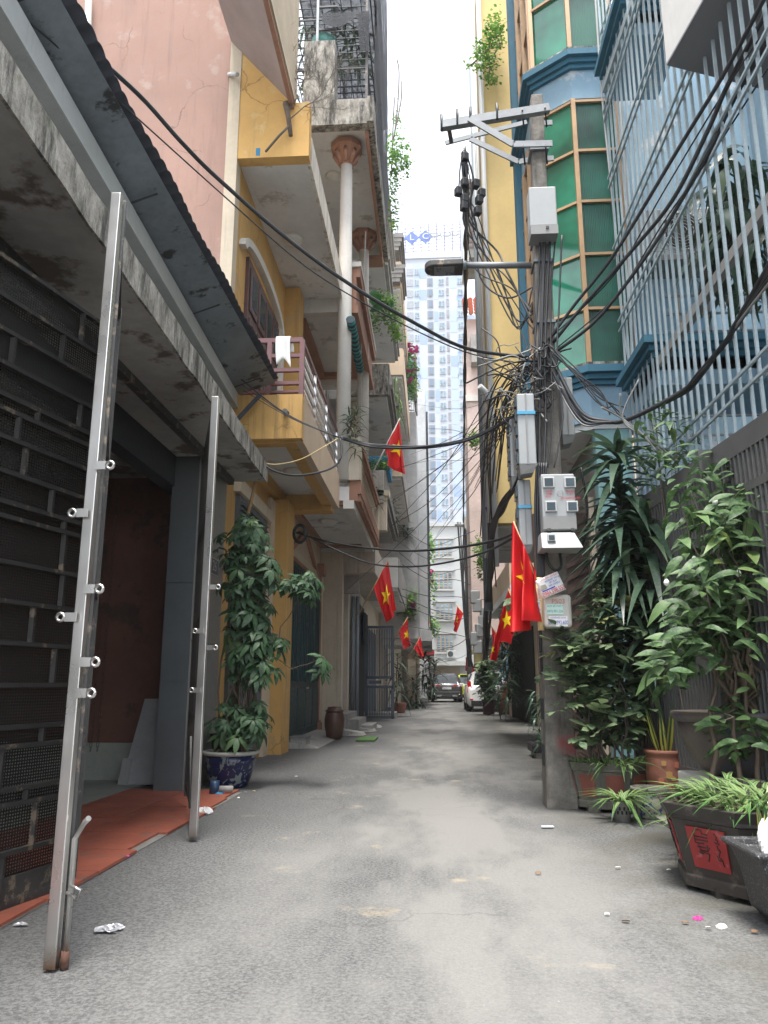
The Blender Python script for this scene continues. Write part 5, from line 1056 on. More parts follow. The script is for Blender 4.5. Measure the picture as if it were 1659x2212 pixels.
# ================================================================== flags
def flag(label, A, B, B2, A2, Y, dY, pole=None, folds=3, amp=.05, star=(.5, .5, .3), seed=1):
    """A-B hoist edge (px), B2-A2 the hanging fly edge"""
    t = thing('flag', label, 'flag', PY(*A2, Y), 'red flags with a yellow star along the alley')
    a, b_, c_, d_ = PY(*A, Y), PY(*B, Y+dY), PY(*B2, Y+dY*.6), PY(*A2, Y)
    n = V((-.15, -1, 0)).normalized()
    def S(u, v):
        p = a.lerp(b_, u).lerp(d_.lerp(c_, u), v)
        w = math.sin((u*folds+v*.5+seed)*math.pi+seed)*amp*1.7*(.25+v)
        w += .5*amp*math.sin((u*folds*2.3+v*.9+seed*2)*math.pi)*(v**.5)+.25*amp*math.sin((v*5+u*3+seed)*2)
        return p+n*w+V((.9*amp*math.sin(u*folds*math.pi+seed+v)*v, 0, .25*amp*math.sin(u*7+seed)*v))
    MB().grid(S, 26, 22).build('cloth', MT['flag'], t)
    if star:
        cu, cv, rr = star
        for off in (-.006, .006):
            m_ = MB(); pts = []
            for i in range(10):
                r_ = rr if i % 2 == 0 else rr*.4; th = math.pi/2+i*math.pi/5
                pts.append((cu+r_*math.cos(th)*1.0, cv+r_*math.sin(th)*.75))
            K = 5
            for i in range(10):
                (u0, v0), (u1, v1) = pts[i], pts[(i+1) % 10]
                for k in range(K):
                    f = lambda s_, q: (cu+(u0+(u1-u0)*q-cu)*s_, cv+(v0+(v1-v0)*q-cv)*s_)
                    s0, s1 = k/K, (k+1)/K
                    for q0, q1 in ((0, .5), (.5, 1)):
                        P4 = [f(s0, q0), f(s1, q0), f(s1, q1), f(s0, q1)]
                        if k == 0: P4 = P4[:3]
                        m_.quad(*[S(*p)+n*off for p in P4], sm=True)
            m_.build('star', MT['star'], t)
    if pole:
        p0, p1 = PY(*pole[0], Y+.02), PY(*pole[1], Y+dY+.02); MB().tube([p0, p1], pole[2] if len(pole) > 2 else .012, 6).build('staff', MT['fwhite'] if len(pole) < 4 else MT[pole[3]], t)
    return t
flag('large red flag hanging above the blue planter on the left', (831, 968), (863, 908), (882, 1028), (835, 1004), 16.8, .3, ((790, 1052), (864, 904), .018), 3, .07, (.62, .42, .26), 1)
flag('long orange-red flag lit from behind left of the grey gate', (807, 1270), (838, 1213), (857, 1318), (834, 1350), 17.2, .2, ((770, 1335), (839, 1211), .012, 'bamboo'), 3, .06, (.5, .5, .3), 2)
flag('narrow red flag beside the left dracaena', (861, 1366), (880, 1335), (886, 1388), (876, 1404), 27, .3, ((845, 1395), (881, 1333), .02, 'bamboo'), 2, .06, (.6, .5, .28), 3)
flag('small plain red flag below the cement building', (894, 1400), (908, 1376), (917, 1416), (911, 1420), 33, .3, ((880, 1425), (909, 1374), .02, 'bamboo'), 2, .05, None, 4)
flag('biggest red flag hanging limp left of the meter boxes', (1158, 1236), (1107, 1126), (1114, 1368), (1162, 1336), 6.85, .1, ((1162, 1262), (1109, 1126), .008, 'bamboo'), 4, .07, (.62, .42, .24), 5)
flag('red flag with star overlapping the biggest flag on its left', (1122, 1326), (1099, 1270), (1068, 1376), (1100, 1394), 12.5, .2, ((1130, 1350), (1098, 1272), .012, 'bamboo'), 2, .05, (.55, .5, .28), 6)
flag('dark red flag hanging below the two right-hand flags', (1083, 1385), (1062, 1355), (1061, 1418), (1066, 1430), 14.5, .2, ((1095, 1402), (1061, 1353), .012, 'bamboo'), 2, .05, (.5, .6, .25), 7)
flag('far red flag over the alley near the end building', (1001, 1326), (988, 1310), (978, 1350), (985, 1367), 40, .3, ((1010, 1337), (987, 1308), .03, 'bamboo'), 2, .1, (.5, .5, .28), 8)
flag('small far red flag on a balcony upper right', (995, 1232), (1011, 1198), (1012, 1222), (1003, 1236), 40, .3, None, 2, .1, (.5, .5, .28), 9)
flag('dull red flag above the white car', (1028, 1445), (1006, 1418), (1008, 1448), (1020, 1458), 36, .3, None, 2, .1, None, 10)
# ================================================================== cars
def loft(mb, ribs):
    n0 = len(mb.v); k = len(ribs[0][1])
    for yy, pr in ribs:
        for (hw, z) in pr: mb.v.append(V((hw, yy, z)))
        for (hw, z) in reversed(pr): mb.v.append(V((-hw, yy, z)))
    m = 2*k
    for i in range(len(ribs)-1):
        for j in range(m): mb.f.append((n0+i*m+j, n0+i*m+(j+1) % m, n0+(i+1)*m+(j+1) % m, n0+(i+1)*m+j)); mb.sm.append(True)
    mb.f.append(tuple(n0+j for j in reversed(range(m)))); mb.sm.append(False); mb.f.append(tuple(n0+(len(ribs)-1)*m+j for j in range(m))); mb.sm.append(False)
    return mb
def car(label, x, yy, body, W, H, L, hatch, plate=True):
    t = thing('parked_car', label, 'car', (x, yy, 0), 'cars parked along the alley'); LOC[t.name] = V((0, 0, 0)); h = W/2; t.scale = (1.1,)*3
    def rib(y, zb, zt, w, wr, belt): return (y, [(w*.86, zb), (w*.98, zb+.12), (w, (zb+belt)/2), (w*.97, belt), (wr+(w*.97-wr)*.35, belt+(zt-belt)*.55), (wr, zt-.06), (wr*.8, zt)])
    b_ = H*.62
    ribs = [rib(0, .3, b_*.88, h*.84, h*.72, b_*.8), rib(.08, .24, b_, h*.93, h*.78, b_*.93), rib(.28, .2, H*.8, h, h*.72, b_), rib(.5, .18, H*.985, h, h*.66, b_), rib(1.2, .18, H, h, h*.66, b_), rib(2.3, .18, H*.98, h, h*.64, b_), rib(L-1.25, .18, H*.72, h, h*.7, b_), rib(L-1.0, .18, b_*1.02, h*.98, h*.8, b_*.98), rib(L-.2, .22, b_*.85, h*.9, h*.75, b_*.8), rib(L, .3, b_*.7, h*.75, h*.6, b_*.65)]
    loft(MB(), ribs).build('body', body, t)
    MB().hexa([V(p) for p in ((-h*.68, .1, b_*1.03), (h*.68, .1, b_*1.03), (h*.68, .16, b_*1.03), (-h*.68, .16, b_*1.03), (-h*.58, .4, H*.93), (h*.58, .4, H*.93), (h*.58, .46, H*.93), (-h*.58, .46, H*.93))]).build('rear_window', MT['dglass'], t)
    for s in (-1, 1):
        MB().hexa([V(p) for p in ((s*h*.985, .55, b_*1.02), (s*h*.985, 2.6, b_*1.02), (s*h*.9, 2.6, b_*1.02), (s*h*.9, .55, b_*1.02), (s*h*.76, .7, H*.92), (s*h*.76, 2.3, H*.92), (s*h*.68, 2.3, H*.92), (s*h*.68, .7, H*.92))]).build('side_window', MT['dglass'], t)
        if hatch: MB().hexa([V(p) for p in ((s*h*.74, -.0, b_*.72), (s*h*.96, .1, b_*.74), (s*h*.97, .22, b_*.74), (s*h*.7, .12, b_*.72), (s*h*.8, .1, b_*1.18), (s*h*.93, .2, b_*1.2), (s*h*.93, .3, b_*1.2), (s*h*.78, .2, b_*1.18))]).build('tail_light', MT['tail'], t)
        else: MB().hexa([V(p) for p in ((s*h*.42, -.02, b_*.84), (s*h*.97, .1, b_*.82), (s*h*.97, .25, b_*.82), (s*h*.42, .1, b_*.84), (s*h*.42, .0, b_*.95), (s*h*.95, .12, b_*1.0), (s*h*.95, .25, b_*1.0), (s*h*.42, .12, b_*.95))]).build('tail_light', MT['tail'], t)
        for wy in (.75, L-.85):
            w = MB(); w.lathe((0, 0, -.1), [(.2, 0), (.31, .0), (.33, .04), (.33, .17), (.31, .2), (.2, .2)], 20); o = w.build('wheel', MT['tyre'], t); o.matrix_local = Matrix.Translation((s*(h-.1), wy, .33)) @ Matrix.Rotation(R(90), 4, 'Y')
            r2 = MB().lathe((0, 0, -.105), [(.02, 0), (.2, .02), (.2, .19), (.02, .21)], 16).build('rim', MT['galv'], o); LOC[r2.name] = V((0, 0, 0))
        MB().lathe((s*h*.78, -.0, .42), [(.01, 0), (.06, .0), (.06, .05)], 12).build('reflector', MT['tail'] if hatch else MT['chrome'], t)
    MB().box((-h*.8, -.03, .22), (h*.8, .1, .4)).build('bumper_insert', MT['black'], t, bevel=.02)
    MB().box((-.26, -.035, b_*.72), (.26, .02, b_*.72+.13)).build('number_plate', MT['paper'], t)
    if not hatch:
        for s in (-1, 1): MB().bar((s*h*.6, .6, H+.03), (s*h*.6, 2.4, H+.03), .03, .04).build('roof_rail', MT['galv'], t)
        for s in (-1, 1): MB().box((s*h*.5-.14, -.04, .33), (s*h*.5+.14, .02, .41)).build('exhaust_trim', MT['chrome'], t)
        MB().box((-h*.85, -.025, b_*.55), (h*.85, .05, b_*.6)).build('trim_line', MT['galv'], t)
    else: MB().box((-h*.55, .3, H-.02), (h*.55, .55, H+.03)).build('spoiler', body, t, bevel=.02)
    for s in (-1, 1): MB().box((s*h, 2.65, b_*.98), (s*(h+.16), 2.75, b_*1.12)).build('mirror', body, t, bevel=.03)
    return t
car('dark grey SUV parked in the middle of the far alley', .84, 49.5, MT['carg'], 1.8, 1.62, 4.3, False)
car('white hatchback parked behind the red planter on the right', 2.22, 32.0, MT['carw'], 1.6, 1.49, 3.6, True)
car('yellow-green taxi just showing behind the white hatchback', 2.35, 54, MT['taxi'], 1.7, 1.6, 4.2, True)
# ================================================================== cables
CG = 'loose black cables tangled round the pole'
def smooth(pts, n=6):
    P_ = [pts[0]]+pts+[pts[-1]]; out = []
    for i in range(1, len(P_)-2):
        a, b_, c_, d_ = P_[i-1], P_[i], P_[i+1], P_[i+2]
        for k in range(n):
            s = k/n; out.append(.5*((2*b_)+(c_-a)*s+(2*a-5*b_+4*c_-d_)*s*s+(3*b_-a-3*c_+d_)*s**3))
    out.append(pts[-1]); return out
def pc_cable(px, r, m='cable', label=None, group=None, name='cable', n=6):
    pts = [PY(x, yy, Y) for x, yy, Y in px]
    q = MB().tube(smooth(pts, n), r, 6)
    return tag(q.build(name, MT[m]), label or 'thin black cable crossing in the tangle above the alley', 'cable', group or (None if label else CG))
pc_cable([(20, -60, 3.3), (150, 70, 3.8), (300, 205, 4.4), (390, 305, 4.75), (470, 385, 5.1), (620, 515, 5.6), (760, 617, 6.0), (900, 700, 6.4), (1010, 753, 6.8), (1140, 772, 7.15)], .017, label='thick black cable sweeping from upper left to the pole')
pc_cable([(30, 20, 3.4), (180, 150, 4.0), (330, 285, 4.6), (480, 420, 5.2), (640, 560, 5.7), (760, 640, 6.1), (900, 715, 6.5), (1020, 765, 6.9), (1130, 785, 7.15)], .006, label='thin wire running just below the thick sweeping cable')
for i, (pp_, r_) in enumerate(([[(1665, -30, 4.2), (1567, 154, 4.9), (1468, 317, 5.6), (1329, 546, 6.5), (1240, 660, 7.0), (1185, 735, 7.2)], .017], [[(1680, -20, 4.3), (1572, 184, 5.0), (1530, 280, 5.3), (1453, 432, 5.8), (1361, 546, 6.4), (1260, 660, 6.9), (1195, 740, 7.2)], .019], [[(1690, 30, 4.4), (1584, 218, 5.1), (1535, 322, 5.4), (1490, 402, 5.7), (1401, 546, 6.2), (1290, 690, 6.8), (1200, 760, 7.2)], .018])):
    pc_cable(pp_, r_, label=f'{["uppermost", "middle", "lowest"][i]} of three thick cables descending from top right to the pole')
pc_cable([(1670, 40, 4.3), (1560, 205, 5.1), (1430, 420, 6.0), (1330, 590, 6.6), (1195, 725, 7.2)], .007, label='thin wire between the thick cables at top right')
pc_cable([(1670, 130, 4.4), (1540, 330, 5.4), (1440, 470, 6.0), (1330, 640, 6.7), (1205, 750, 7.2)], .007, label='thin wire under the thick cables at top right')
random.seed(31)
for i in range(5):
    j = lambda s=4: rnd(-s, s)
    pc_cable([(1680, 540+12*i, 4.6), (1600+j(), 690+j(), 5.2), (1569+j(), 735+j(), 5.5), (1510+j(), 812+j(), 5.9), (1470+j(), 848+j(), 6.2), (1358+j(), 905+j(), 6.7), (1306+j(8), 912+j(), 6.9), (1255+j(8), 890+12*i*.5, 7.0), (1205+j(), 800+10*i, 7.1), (1180+j(), 745+6*i, 7.15)], [.02, .016, .012, .014, .01][i], 'cable' if i < 4 else 'cable_g', label='black cable in the drooping bundle at right beside the grille', group='drooping bundle at right')
for i in range(3):
    pc_cable([(1300+40*i, 880-30*i, 6.6), (1345, 905, 6.7), (1390+8*i, 940+5*i, 6.6), (1425+20*i, 985+6*i, 6.5)], .009, 'cable_g', label='pale stray cable hanging over the dracaena', group='pale stray cables')
for i in range(6):
    j = lambda s=3: rnd(-s, s)
    pc_cable([(1150+j(), 890+3*i, 7.2), (1110, 902+j(4), 7.6), (1010+j(), 950+j(4), 8.4), (900+j(), 968+j(4), 9.0), (800+j(), 962+j(4), 9.3), (736+j(), 946+j(), 9.1)], [.015, .012, .012, .009, .007, .006][i], label='black strand in the bundle crossing the alley to the balcony', group='bundle crossing to the yellow balcony')
pc_cable([(735, 948, 9.05), (738, 980, 9.0), (725, 1005, 8.95), (690, 1020, 8.9), (640, 1027, 8.9), (600, 1020, 8.95), (566, 1003, 9.0)], .013, label='black cable loop hanging below the yellow balcony corner')
pc_cable([(730, 947, 9.05), (700, 965, 9.0), (650, 992, 9.0), (600, 1003, 9.0), (565, 1000, 9.0)], .006, 'pvc', label='pale yellow wire drooping under the yellow balcony')
for i in range(3): pc_cable([(515+5*i, 815+14*i, 8.8), (620+6*i, 895+5*i, 8.95), (732, 945, 9.05)], [.009, .005, .005][i], label='wire from the metal awning down to the balcony knot', group='wires at the balcony corner')
pc_cable([(640, 1150, 12.2), (700, 1168, 12), (780, 1182, 11.5), (880, 1190, 10.5), (990, 1182, 9.3), (1080, 1165, 8.3), (1130, 1140, 7.4)], .016, label='thick cable sagging across the alley below the first floor')
pc_cable([(645, 1148, 12.2), (720, 1185, 12), (800, 1217, 11.6), (880, 1224, 10.8), (960, 1216, 10), (1050, 1192, 9), (1130, 1150, 7.5)], .013, label='lower black cable sagging across the alley behind flag')
for i in range(3): pc_cable([(648+6*math.cos(R(k*40+i*20))*(1+.15*i)*1.9, 1153+17*math.sin(R(k*40+i*20))*(1+.1*i), 12.0+.1*i) for k in range(10)], .013, label='coil of black cable hanging under the cream soffit', group='cable coil under soffit')
for i in range(16):
    a = (1090+rnd(-10, 40), 850+rnd(-60, 90), 7.3); e = (rnd(640, 900), rnd(1000, 1300), rnd(14, 22)) if i % 2 else (rnd(880, 1000), rnd(860, 1250), rnd(22, 34))
    m1 = ((a[0]*.6+e[0]*.4), a[1]*.6+e[1]*.4+rnd(15, 50), 9.5); m2 = ((a[0]*.3+e[0]*.7), a[1]*.3+e[1]*.7+rnd(10, 35), 13)
    pc_cable([a, m1, m2, e], rnd(.003, .006), label='thin wire slanting across the alley from the pole', group='thin wires slanting across the alley')
for i in range(10):
    yy = 1150+28*i+rnd(-8, 8)
    pc_cable([(rnd(845, 885), yy+rnd(-20, 20), rnd(22, 30)), (930, yy+rnd(15, 35), 30), (985, yy+rnd(10, 30), 32), (rnd(1010, 1060), yy+rnd(-20, 60), rnd(26, 34))], rnd(.008, .014), label='far wire strung across the alley before the end building', group='far wires across the alley')
# thick twisted service cable from the crossarm to the next pole
pts = smooth([PY(1003, 330, 7.3), PY(1007, 430, 8.2), PY(1006, 600, 11), PY(1004, 800, 16), PY(1002, 980, 24), PY(1001, 1128, 36)], 10)
tag(MB().tube(pts, [.034+.012*math.sin(i*1.7) for i in range(len(pts))], 7, cap=False).build('service_cable', MT['cable']), 'thick twisted black service cable running from crossarm into the distance', 'cable')
for i in range(9):
    x0 = 1000+rnd(-8, 10); pc_cable([(x0, 315+rnd(0, 30), 7.3), (x0+rnd(-12, 18), 400+rnd(-15, 15), 7.35), (1005+rnd(-6, 25), 450+rnd(-20, 40), 7.4), (1040+rnd(-20, 40), 560+rnd(-30, 40), 7.5), (1100+rnd(-20, 30), 640+rnd(-60, 80), 7.4), (1150, 690+rnd(-100, 90), 7.25)], rnd(.006, .012), label='cable looping from the crossarm end down to the pole', group='cables looping from the crossarm')
for x, yy in ((1004, 340), (1003, 395), (990, 414), (1028, 398), (1003, 430), (1035, 432), (1040, 418), (1032, 456), (1002, 446)):
    p = PY(x, yy, 7.3); tag(MB().box(p+V((-.035, -.04, -.045)), p+V((.035, .04, .045)), .4).build('cable_clamp', MT['cable'], bevel=.01), 'black cable splice clamp hanging below the crossarm end', 'clamp', 'splice clamps below crossarm')
for i in range(52):   # tangle
    cx_, cy_ = rnd(1085, 1180), rnd(745, 900); a = rnd(0, 6.28); L1 = rnd(20, 85)
    px = [(cx_+L1*math.cos(a)*(k/4-.5)*2+rnd(-9, 9), cy_+L1*.8*math.sin(a)*(k/4-.5)*2+rnd(-10, 14), 7.1+rnd(-.15, .15)) for k in range(5)]
    pc_cable(px, rnd(.0035, .009), 'cable' if i % 3 else 'cable_g')
for i in range(14):   # radiating away along the right-hand facades
    e = (rnd(1020, 1075), rnd(980, 1280), rnd(12, 20)); pc_cable([(1150+rnd(-12, 12), 770+rnd(-20, 40), 7.2), (1100+rnd(-25, 20), 850+rnd(-30, 60), 8), (1065+rnd(-20, 20), 960+rnd(-40, 60), 10), e], rnd(.005, .01), label='cable fanning from the pole along the right facades', group='cables fanning along right facades')
for i in range(11):   # heavy bundle trailing away to lower left
    j = lambda s=7: rnd(-s, s)
    pc_cable([(1150+j(), 980+j(20), 7.3), (1118+j(), 1040+j(), 8.2), (1085+j(), 1095+j(10), 9.5), (1066+j(), 1145+j(), 11), (1060+j(), 1230+j(), 14), (1053+j(), 1330+j(10), 18), (1046+j(), 1420+j(10), 22)], rnd(.014, .026), label='black cable in the heavy bundle trailing behind the flags', group='heavy bundle behind flags')
for i in range(6):   # running down the pole
    x = 1165+rnd(-6, 45); pc_cable([(x+8, 490+rnd(0, 40), 7.15), (x+rnd(-4, 6), 640, 7.12), (x+rnd(-6, 8), 780, 7.1), (x+rnd(-8, 10), 900, 7.05), (x+rnd(-6, 8)-4, 1010, 7.0)], rnd(.008, .014), label='black cable running down the face of the pole', group='cables down the pole')
for i in range(5): pc_cable([(1160+5*i, 1000, 7.0), (1156+5*i, 1100, 6.98), (1160+4*i, 1180, 7.0), (1163+3*i, 1250, 7.0)], .011, label='black cable between meter boxes feeding the cream conduit', group='cables feeding the conduit')
pc_cable([(1180, 1188, 6.95), (1184, 1215, 6.9), (1200, 1232, 6.9), (1212, 1222, 6.92), (1208, 1188, 6.98)], .014, label='black cable loop under the large meter box')
pc_cable([(1255, 1010, 7.5), (1268, 1100, 7.5), (1258, 1180, 7.5), (1240, 1192, 7.4)], .012, label='black cable hanging right of the large meter box')
for i in range(6): pc_cable([(1185+rnd(0, 15), 745+5*i, 7.1), (1225+rnd(0, 30), 800+rnd(-10, 10), 7.05), (1275+rnd(0, 30), 850+rnd(-15, 25), 7.0), (1310+rnd(0, 50), 890+rnd(-20, 30), 6.95)], .0065, label='stiff rod-like wire poking out right of the pole', group='stiff wires right of the pole')
pc_cable([(1285, -20, 8.5), (1300, 200, 8.5), (1325, 450, 8.55), (1340, 650, 8.6), (1362, 800, 8.6), (1385, 890, 8.4)], .013, 'fwhite', label='white cable running down the bay window edge')
pc_cable([(1318, -20, 8.75), (1352, 400, 8.8), (1362, 640, 8.8), (1368, 830, 8.8)], .022, 'fwhite', label='pale pipe running down between bay window and grille')
# second pole far right
fp = thing('far_utility_pole', 'slim dark utility pole with short crossarm near the end of the alley', 'pole', G(1006, 1522))
g_ = PY(1005, 1130, 36); MB().tube([(g_.x+.05, 36, 0), (g_.x, 36, g_.z+.3)], .14, 8, .1).build('shaft', MT['conc_d'], fp)
MB().bar((g_.x-.5, 36, g_.z-.1), (g_.x+1.3, 36, g_.z-.2), .1, .1).build('crossarm', MT['conc_d'], fp); MB().bar((g_.x+.1, 36, g_.z-.15), (g_.x+1.1, 36, g_.z-1), .06, .06).build('brace', MT['conc_d'], fp)
for i in range(7): pc_cable([(1000+rnd(-12, 8), 1128, 36), (1003+rnd(-8, 8), 1250, 35.5), (1008+rnd(-6, 6), 1380, 35), (1012+rnd(-6, 10), 1440, 35)], rnd(.02, .05), label='dark cable hanging down the far pole', group='cables on the far pole')
# clutter boxes on far right bundle
for i in range(7):
    p = PY(1036+rnd(-12, 14), 1290+18*i, 24); tag(MB().box(p+V((-.14, -.1, -.2)), p+V((.14, .1, .2)), rnd(-.4, .4)).build('meter_box', MT['box'], bevel=.03), 'small weathered meter box hanging in the far right cable bundle', 'box', 'small meter boxes in far bundle')
pt = MB().lathe(PY(1064, 1112, 15), [(.1, 0), (.14, .13), (.15, .14), (.13, .14), (.1, .02)], 16); tag(pt.build('purple_tub', MT['purple']), 'purple plastic tub hanging beside the grey downpipe', 'tub')
# ================================================================== plants
def leaf_me(name, L, W, m, droop=.35, fold=.12, seg=5, tip=1.0, base_w=.15):
    q = MB(); rows = []
    for i in range(seg+1):
        t_ = i/seg; w = W/2*max(.02, (math.sin(math.pi*min(1, (t_*.93+.07)**tip))))
        yy = L*t_*(1-.18*droop*t_); z = -droop*L*t_*t_
        rows.append(((-w, yy, z+fold*w), (0, yy, z), (w, yy, z+fold*w)))
    n = 0
    for r_ in rows: q.v += [V(p) for p in r_]
    for i in range(seg):
        for j in range(2): q.f.append((3*i+j, 3*i+j+1, 3*i+j+4, 3*i+j+3)); q.sm.append(True)
    return q.mesh(name, m)
def join_leaves(name, items, m):
    """items: list of (leaf mesh, matrix) baked into one shared mesh"""
    q = MB(); bs_ = []
    for me, mt in items:
        n = len(q.v); bs_.append(n+1); q.v += [mt @ v.co for v in me.vertices]
        for p in me.polygons: q.f.append(tuple(n+i for i in p.vertices)); q.sm.append(True)
    for a, c_ in zip(bs_, bs_[1:]): q.f.append((a, c_, c_-1)); q.sm.append(True)
    return q.mesh(name, m)
def rand_dir(zlo=-.4, zhi=.8):
    a = rnd(0, 6.283); z = rnd(zlo, zhi); return V((math.cos(a), math.sin(a), z)).normalized()
def spray(me_list, m_, n, spread, zlo=-.2, zhi=.7, s=(.7, 1.1)):
    return [(random.choice(me_list), fmat(V((rnd(-1, 1), rnd(-1, 1), rnd(-1, 1)))*spread, rand_dir(zlo, zhi), (0, 0, 1), rnd(*s))) for _ in range(n)]
random.seed(40)
# leaf kinds
sch1 = leaf_me('leaflet', .15, .056, MT['l_sch'], .45); 
def rosette(k):
    it = []
    for i in range(k):
        a = 6.283*i/k+rnd(-.15, .15); it.append((sch1, fmat((.02*math.cos(a), .02*math.sin(a), 0), (math.cos(a), math.sin(a), rnd(-.25, .1)), (0, 0, 1), rnd(.75, 1.15))))
    return join_leaves('leaf', it, MT['l_sch'])
ros = [rosette(k) for k in (6, 7, 8, 7)]
mur1 = leaf_me('leaflet', .074, .042, MT['l_mur'], .2)
def sprig(k):
    it = []
    for i in range(k):
        s = -1 if i % 2 else 1; p = V((0, .035*(i//2)+.01, 0)); it.append((mur1, fmat(p, (s*.8, .6, rnd(-.2, .3)), (0, 0, 1), rnd(.8, 1.2))))
    it.append((mur1, fmat((0, .035*(k//2)+.02, 0), (0, 1, 0), (0, 0, 1), 1.2))); return join_leaves('leaf', it, MT['l_mur'])
mur = [sprig(k) for k in (3, 4, 5)]
mag = [leaf_me('leaf', L, L*.37, MT['l_mag'], d, .3, 6) for L, d in ((.15, .15), (.19, .3), (.17, .55), (.2, .8))]
dra = [leaf_me('leaf', L, .068, MT['l_dra'], d, .25, 9, .75) for L, d in ((.42, .5), (.5, .8), (.55, 1.1), (.48, .3))]
dra2 = [leaf_me('leaf', L, .07, MT['l_dra'], d, .25, 9, .8) for L, d in ((.36, .4), (.42, .8), (.46, 1.2), (.4, 1.7))]
spi = [leaf_me('leaf', L, .027, MT['l_spi'], d, .3, 8, .6) for L, d in ((.24, .9), (.3, 1.2), (.22, .5), (.27, .75))]
vin = [leaf_me('leaf', .06, .042, MT['l_vine'], .3)]; vin2 = join_leaves('leaf', spray(vin, None, 6, .09), MT['l_vine'])
def in_blob(cx, cy, rx, ry, Y, ry_d):
    while 1:
        u, v, w = rnd(-1, 1), rnd(-1, 1), rnd(-1, 1)
        if u*u+v*v+w*w < 1 and not (1164 < cx+u*rx < 1250 and 1000 < cy+v*ry < 1366): break
    return PY(cx+u*rx, cy+v*ry, Y+w*ry_d)
def stem(t, p0, p1, r0, r1, wob=.05, m='bark'):
    p0, p1 = V(p0), V(p1); pts = []
    for i in range(7):
        k = i/6; pts.append(p0.lerp(p1, k)+V((rnd(-1, 1), rnd(-1, 1), 0))*wob*math.sin(math.pi*k))
    MB().tube(pts, r0, 6, r1, cap=False).build('stem', MT[m], t); return pts
# ---- schefflera in blue and white bowl (left)
sp_ = thing('schefflera_plant', 'tall umbrella-leaf shrub filling the blue and white bowl by the pillar', 'plant', (-2.13, 8.45, .4))
pot_c = V((-2.16, 8.42, 0))
po = thing('ceramic_bowl', 'blue and white glazed ceramic bowl at the foot of the left pillar', 'pot', pot_c)
MB().lathe(pot_c, [(.17, 0), (.19, .02), (.23, .12), (.262, .26), (.268, .33)], 32).build('body', MT['pot_bl'], po)
MB().lathe(pot_c, [(.268, .33), (.3, .345), (.305, .365), (.28, .375), (.26, .36), (.25, .33)], 32, cap=False).build('rim', MT['pot_rim'], po); MB().lathe(pot_c, [(.255, .33), (.01, .35)], 24, cap=False).build('soil', MT['soil'], po)
random.seed(41)
blobs = [(530, 1285, 65, 105, 74), (525, 1180, 60, 60, 40), (545, 1420, 62, 75, 56), (500, 1560, 42, 60, 30), (560, 1560, 34, 50, 18), (585, 1240, 25, 45, 12), (655, 1270, 42, 42, 26), (690, 1432, 20, 25, 7), (597, 1395, 32, 30, 12), (540, 1130, 28, 20, 8)]
tips = []
for cx, cy, rx, ry, n in blobs:
    for _ in range(n):
        p = in_blob(cx, cy, rx, ry, 8.35, .28); d = (p-V((-2.13, 8.45, p.z-.25))); d.z = .35+rnd(-.3, .5)
        up = (V((d.x, d.y, 0)).normalized()*.6+V((rnd(-.4, .4), -.25+rnd(-.3, .3), .9))).normalized()
        f = up.cross(V((rnd(-1, 1), rnd(-1, 1), rnd(-1, 1)))).normalized()
        inst('leaf', random.choice(ros), sp_, fmat(p, f, up, rnd(.55, 1.2))); tips.append(p)
for i in range(16):
    a = rnd(0, 6.28); p0 = pot_c+V((.17*math.cos(a), .17*math.sin(a), .36)); p1 = PY(rnd(480, 575), rnd(1180, 1450), 8.35+rnd(-.15, .15)); stem(sp_, p0, p1, .016, .007, .07)
stem(sp_, PY(575, 1420, 8.35), PY(645, 1290, 8.3), .007, .005, .03); stem(sp_, PY(560, 1400, 8.35), PY(630, 1445, 8.3), .007, .005, .02); stem(sp_, PY(630, 1445, 8.3), PY(690, 1425, 8.3), .006, .004, .02)
bp2 = MB().lathe(V((-2.3, 8.85, 0)), [(.14, 0), (.2, .5), (.21, .52), (.19, .5)], 16); tag(bp2.build('black_pot', MT['black']), 'plain black plastic pot half hidden behind the schefflera bowl', 'pot')
# ---- dracaena
def dracaena(label, base_p, stems, m_list, lf, sc_=1.0, group=None, dens=34):
    t = thing('dracaena_plant', label, 'plant', base_p, group)
    for (tx, ty, tz, n, zl) in stems:
        top = V((tx, ty, tz)); pts = stem(t, base_p, top, .022*sc_, .014*sc_, .05)
        for i in range(n):
            k = i/n; z = tz-zl*(k**1.15)+.08*sc_; a = i*2.4+rnd(-.3, .3); el = .95-1.0*k+rnd(-.15, .15)
            inst('leaf', random.choice(m_list), t, fmat((tx+.015*math.cos(a), ty+.015*math.sin(a), z), (math.cos(a), math.sin(a), el), (0, 0, 1), rnd(.8, 1.15)*lf))
    return t
random.seed(42)
dracaena('tall dracaena with long drooping dark leaves behind the bushes on the right', V((2.0, 7.7, .1)), [(PY(1335, 1000, 7.4).x, 7.4, PY(1335, 985, 7.4).z, 98, 1.0), (PY(1340, 1180, 7.3).x, 7.3, PY(1340, 1150, 7.3).z, 100, 1.3), (PY(1400, 1180, 7.1).x, 7.1, PY(1400, 1130, 7.1).z, 98, 1.25)], dra2, 1.15)
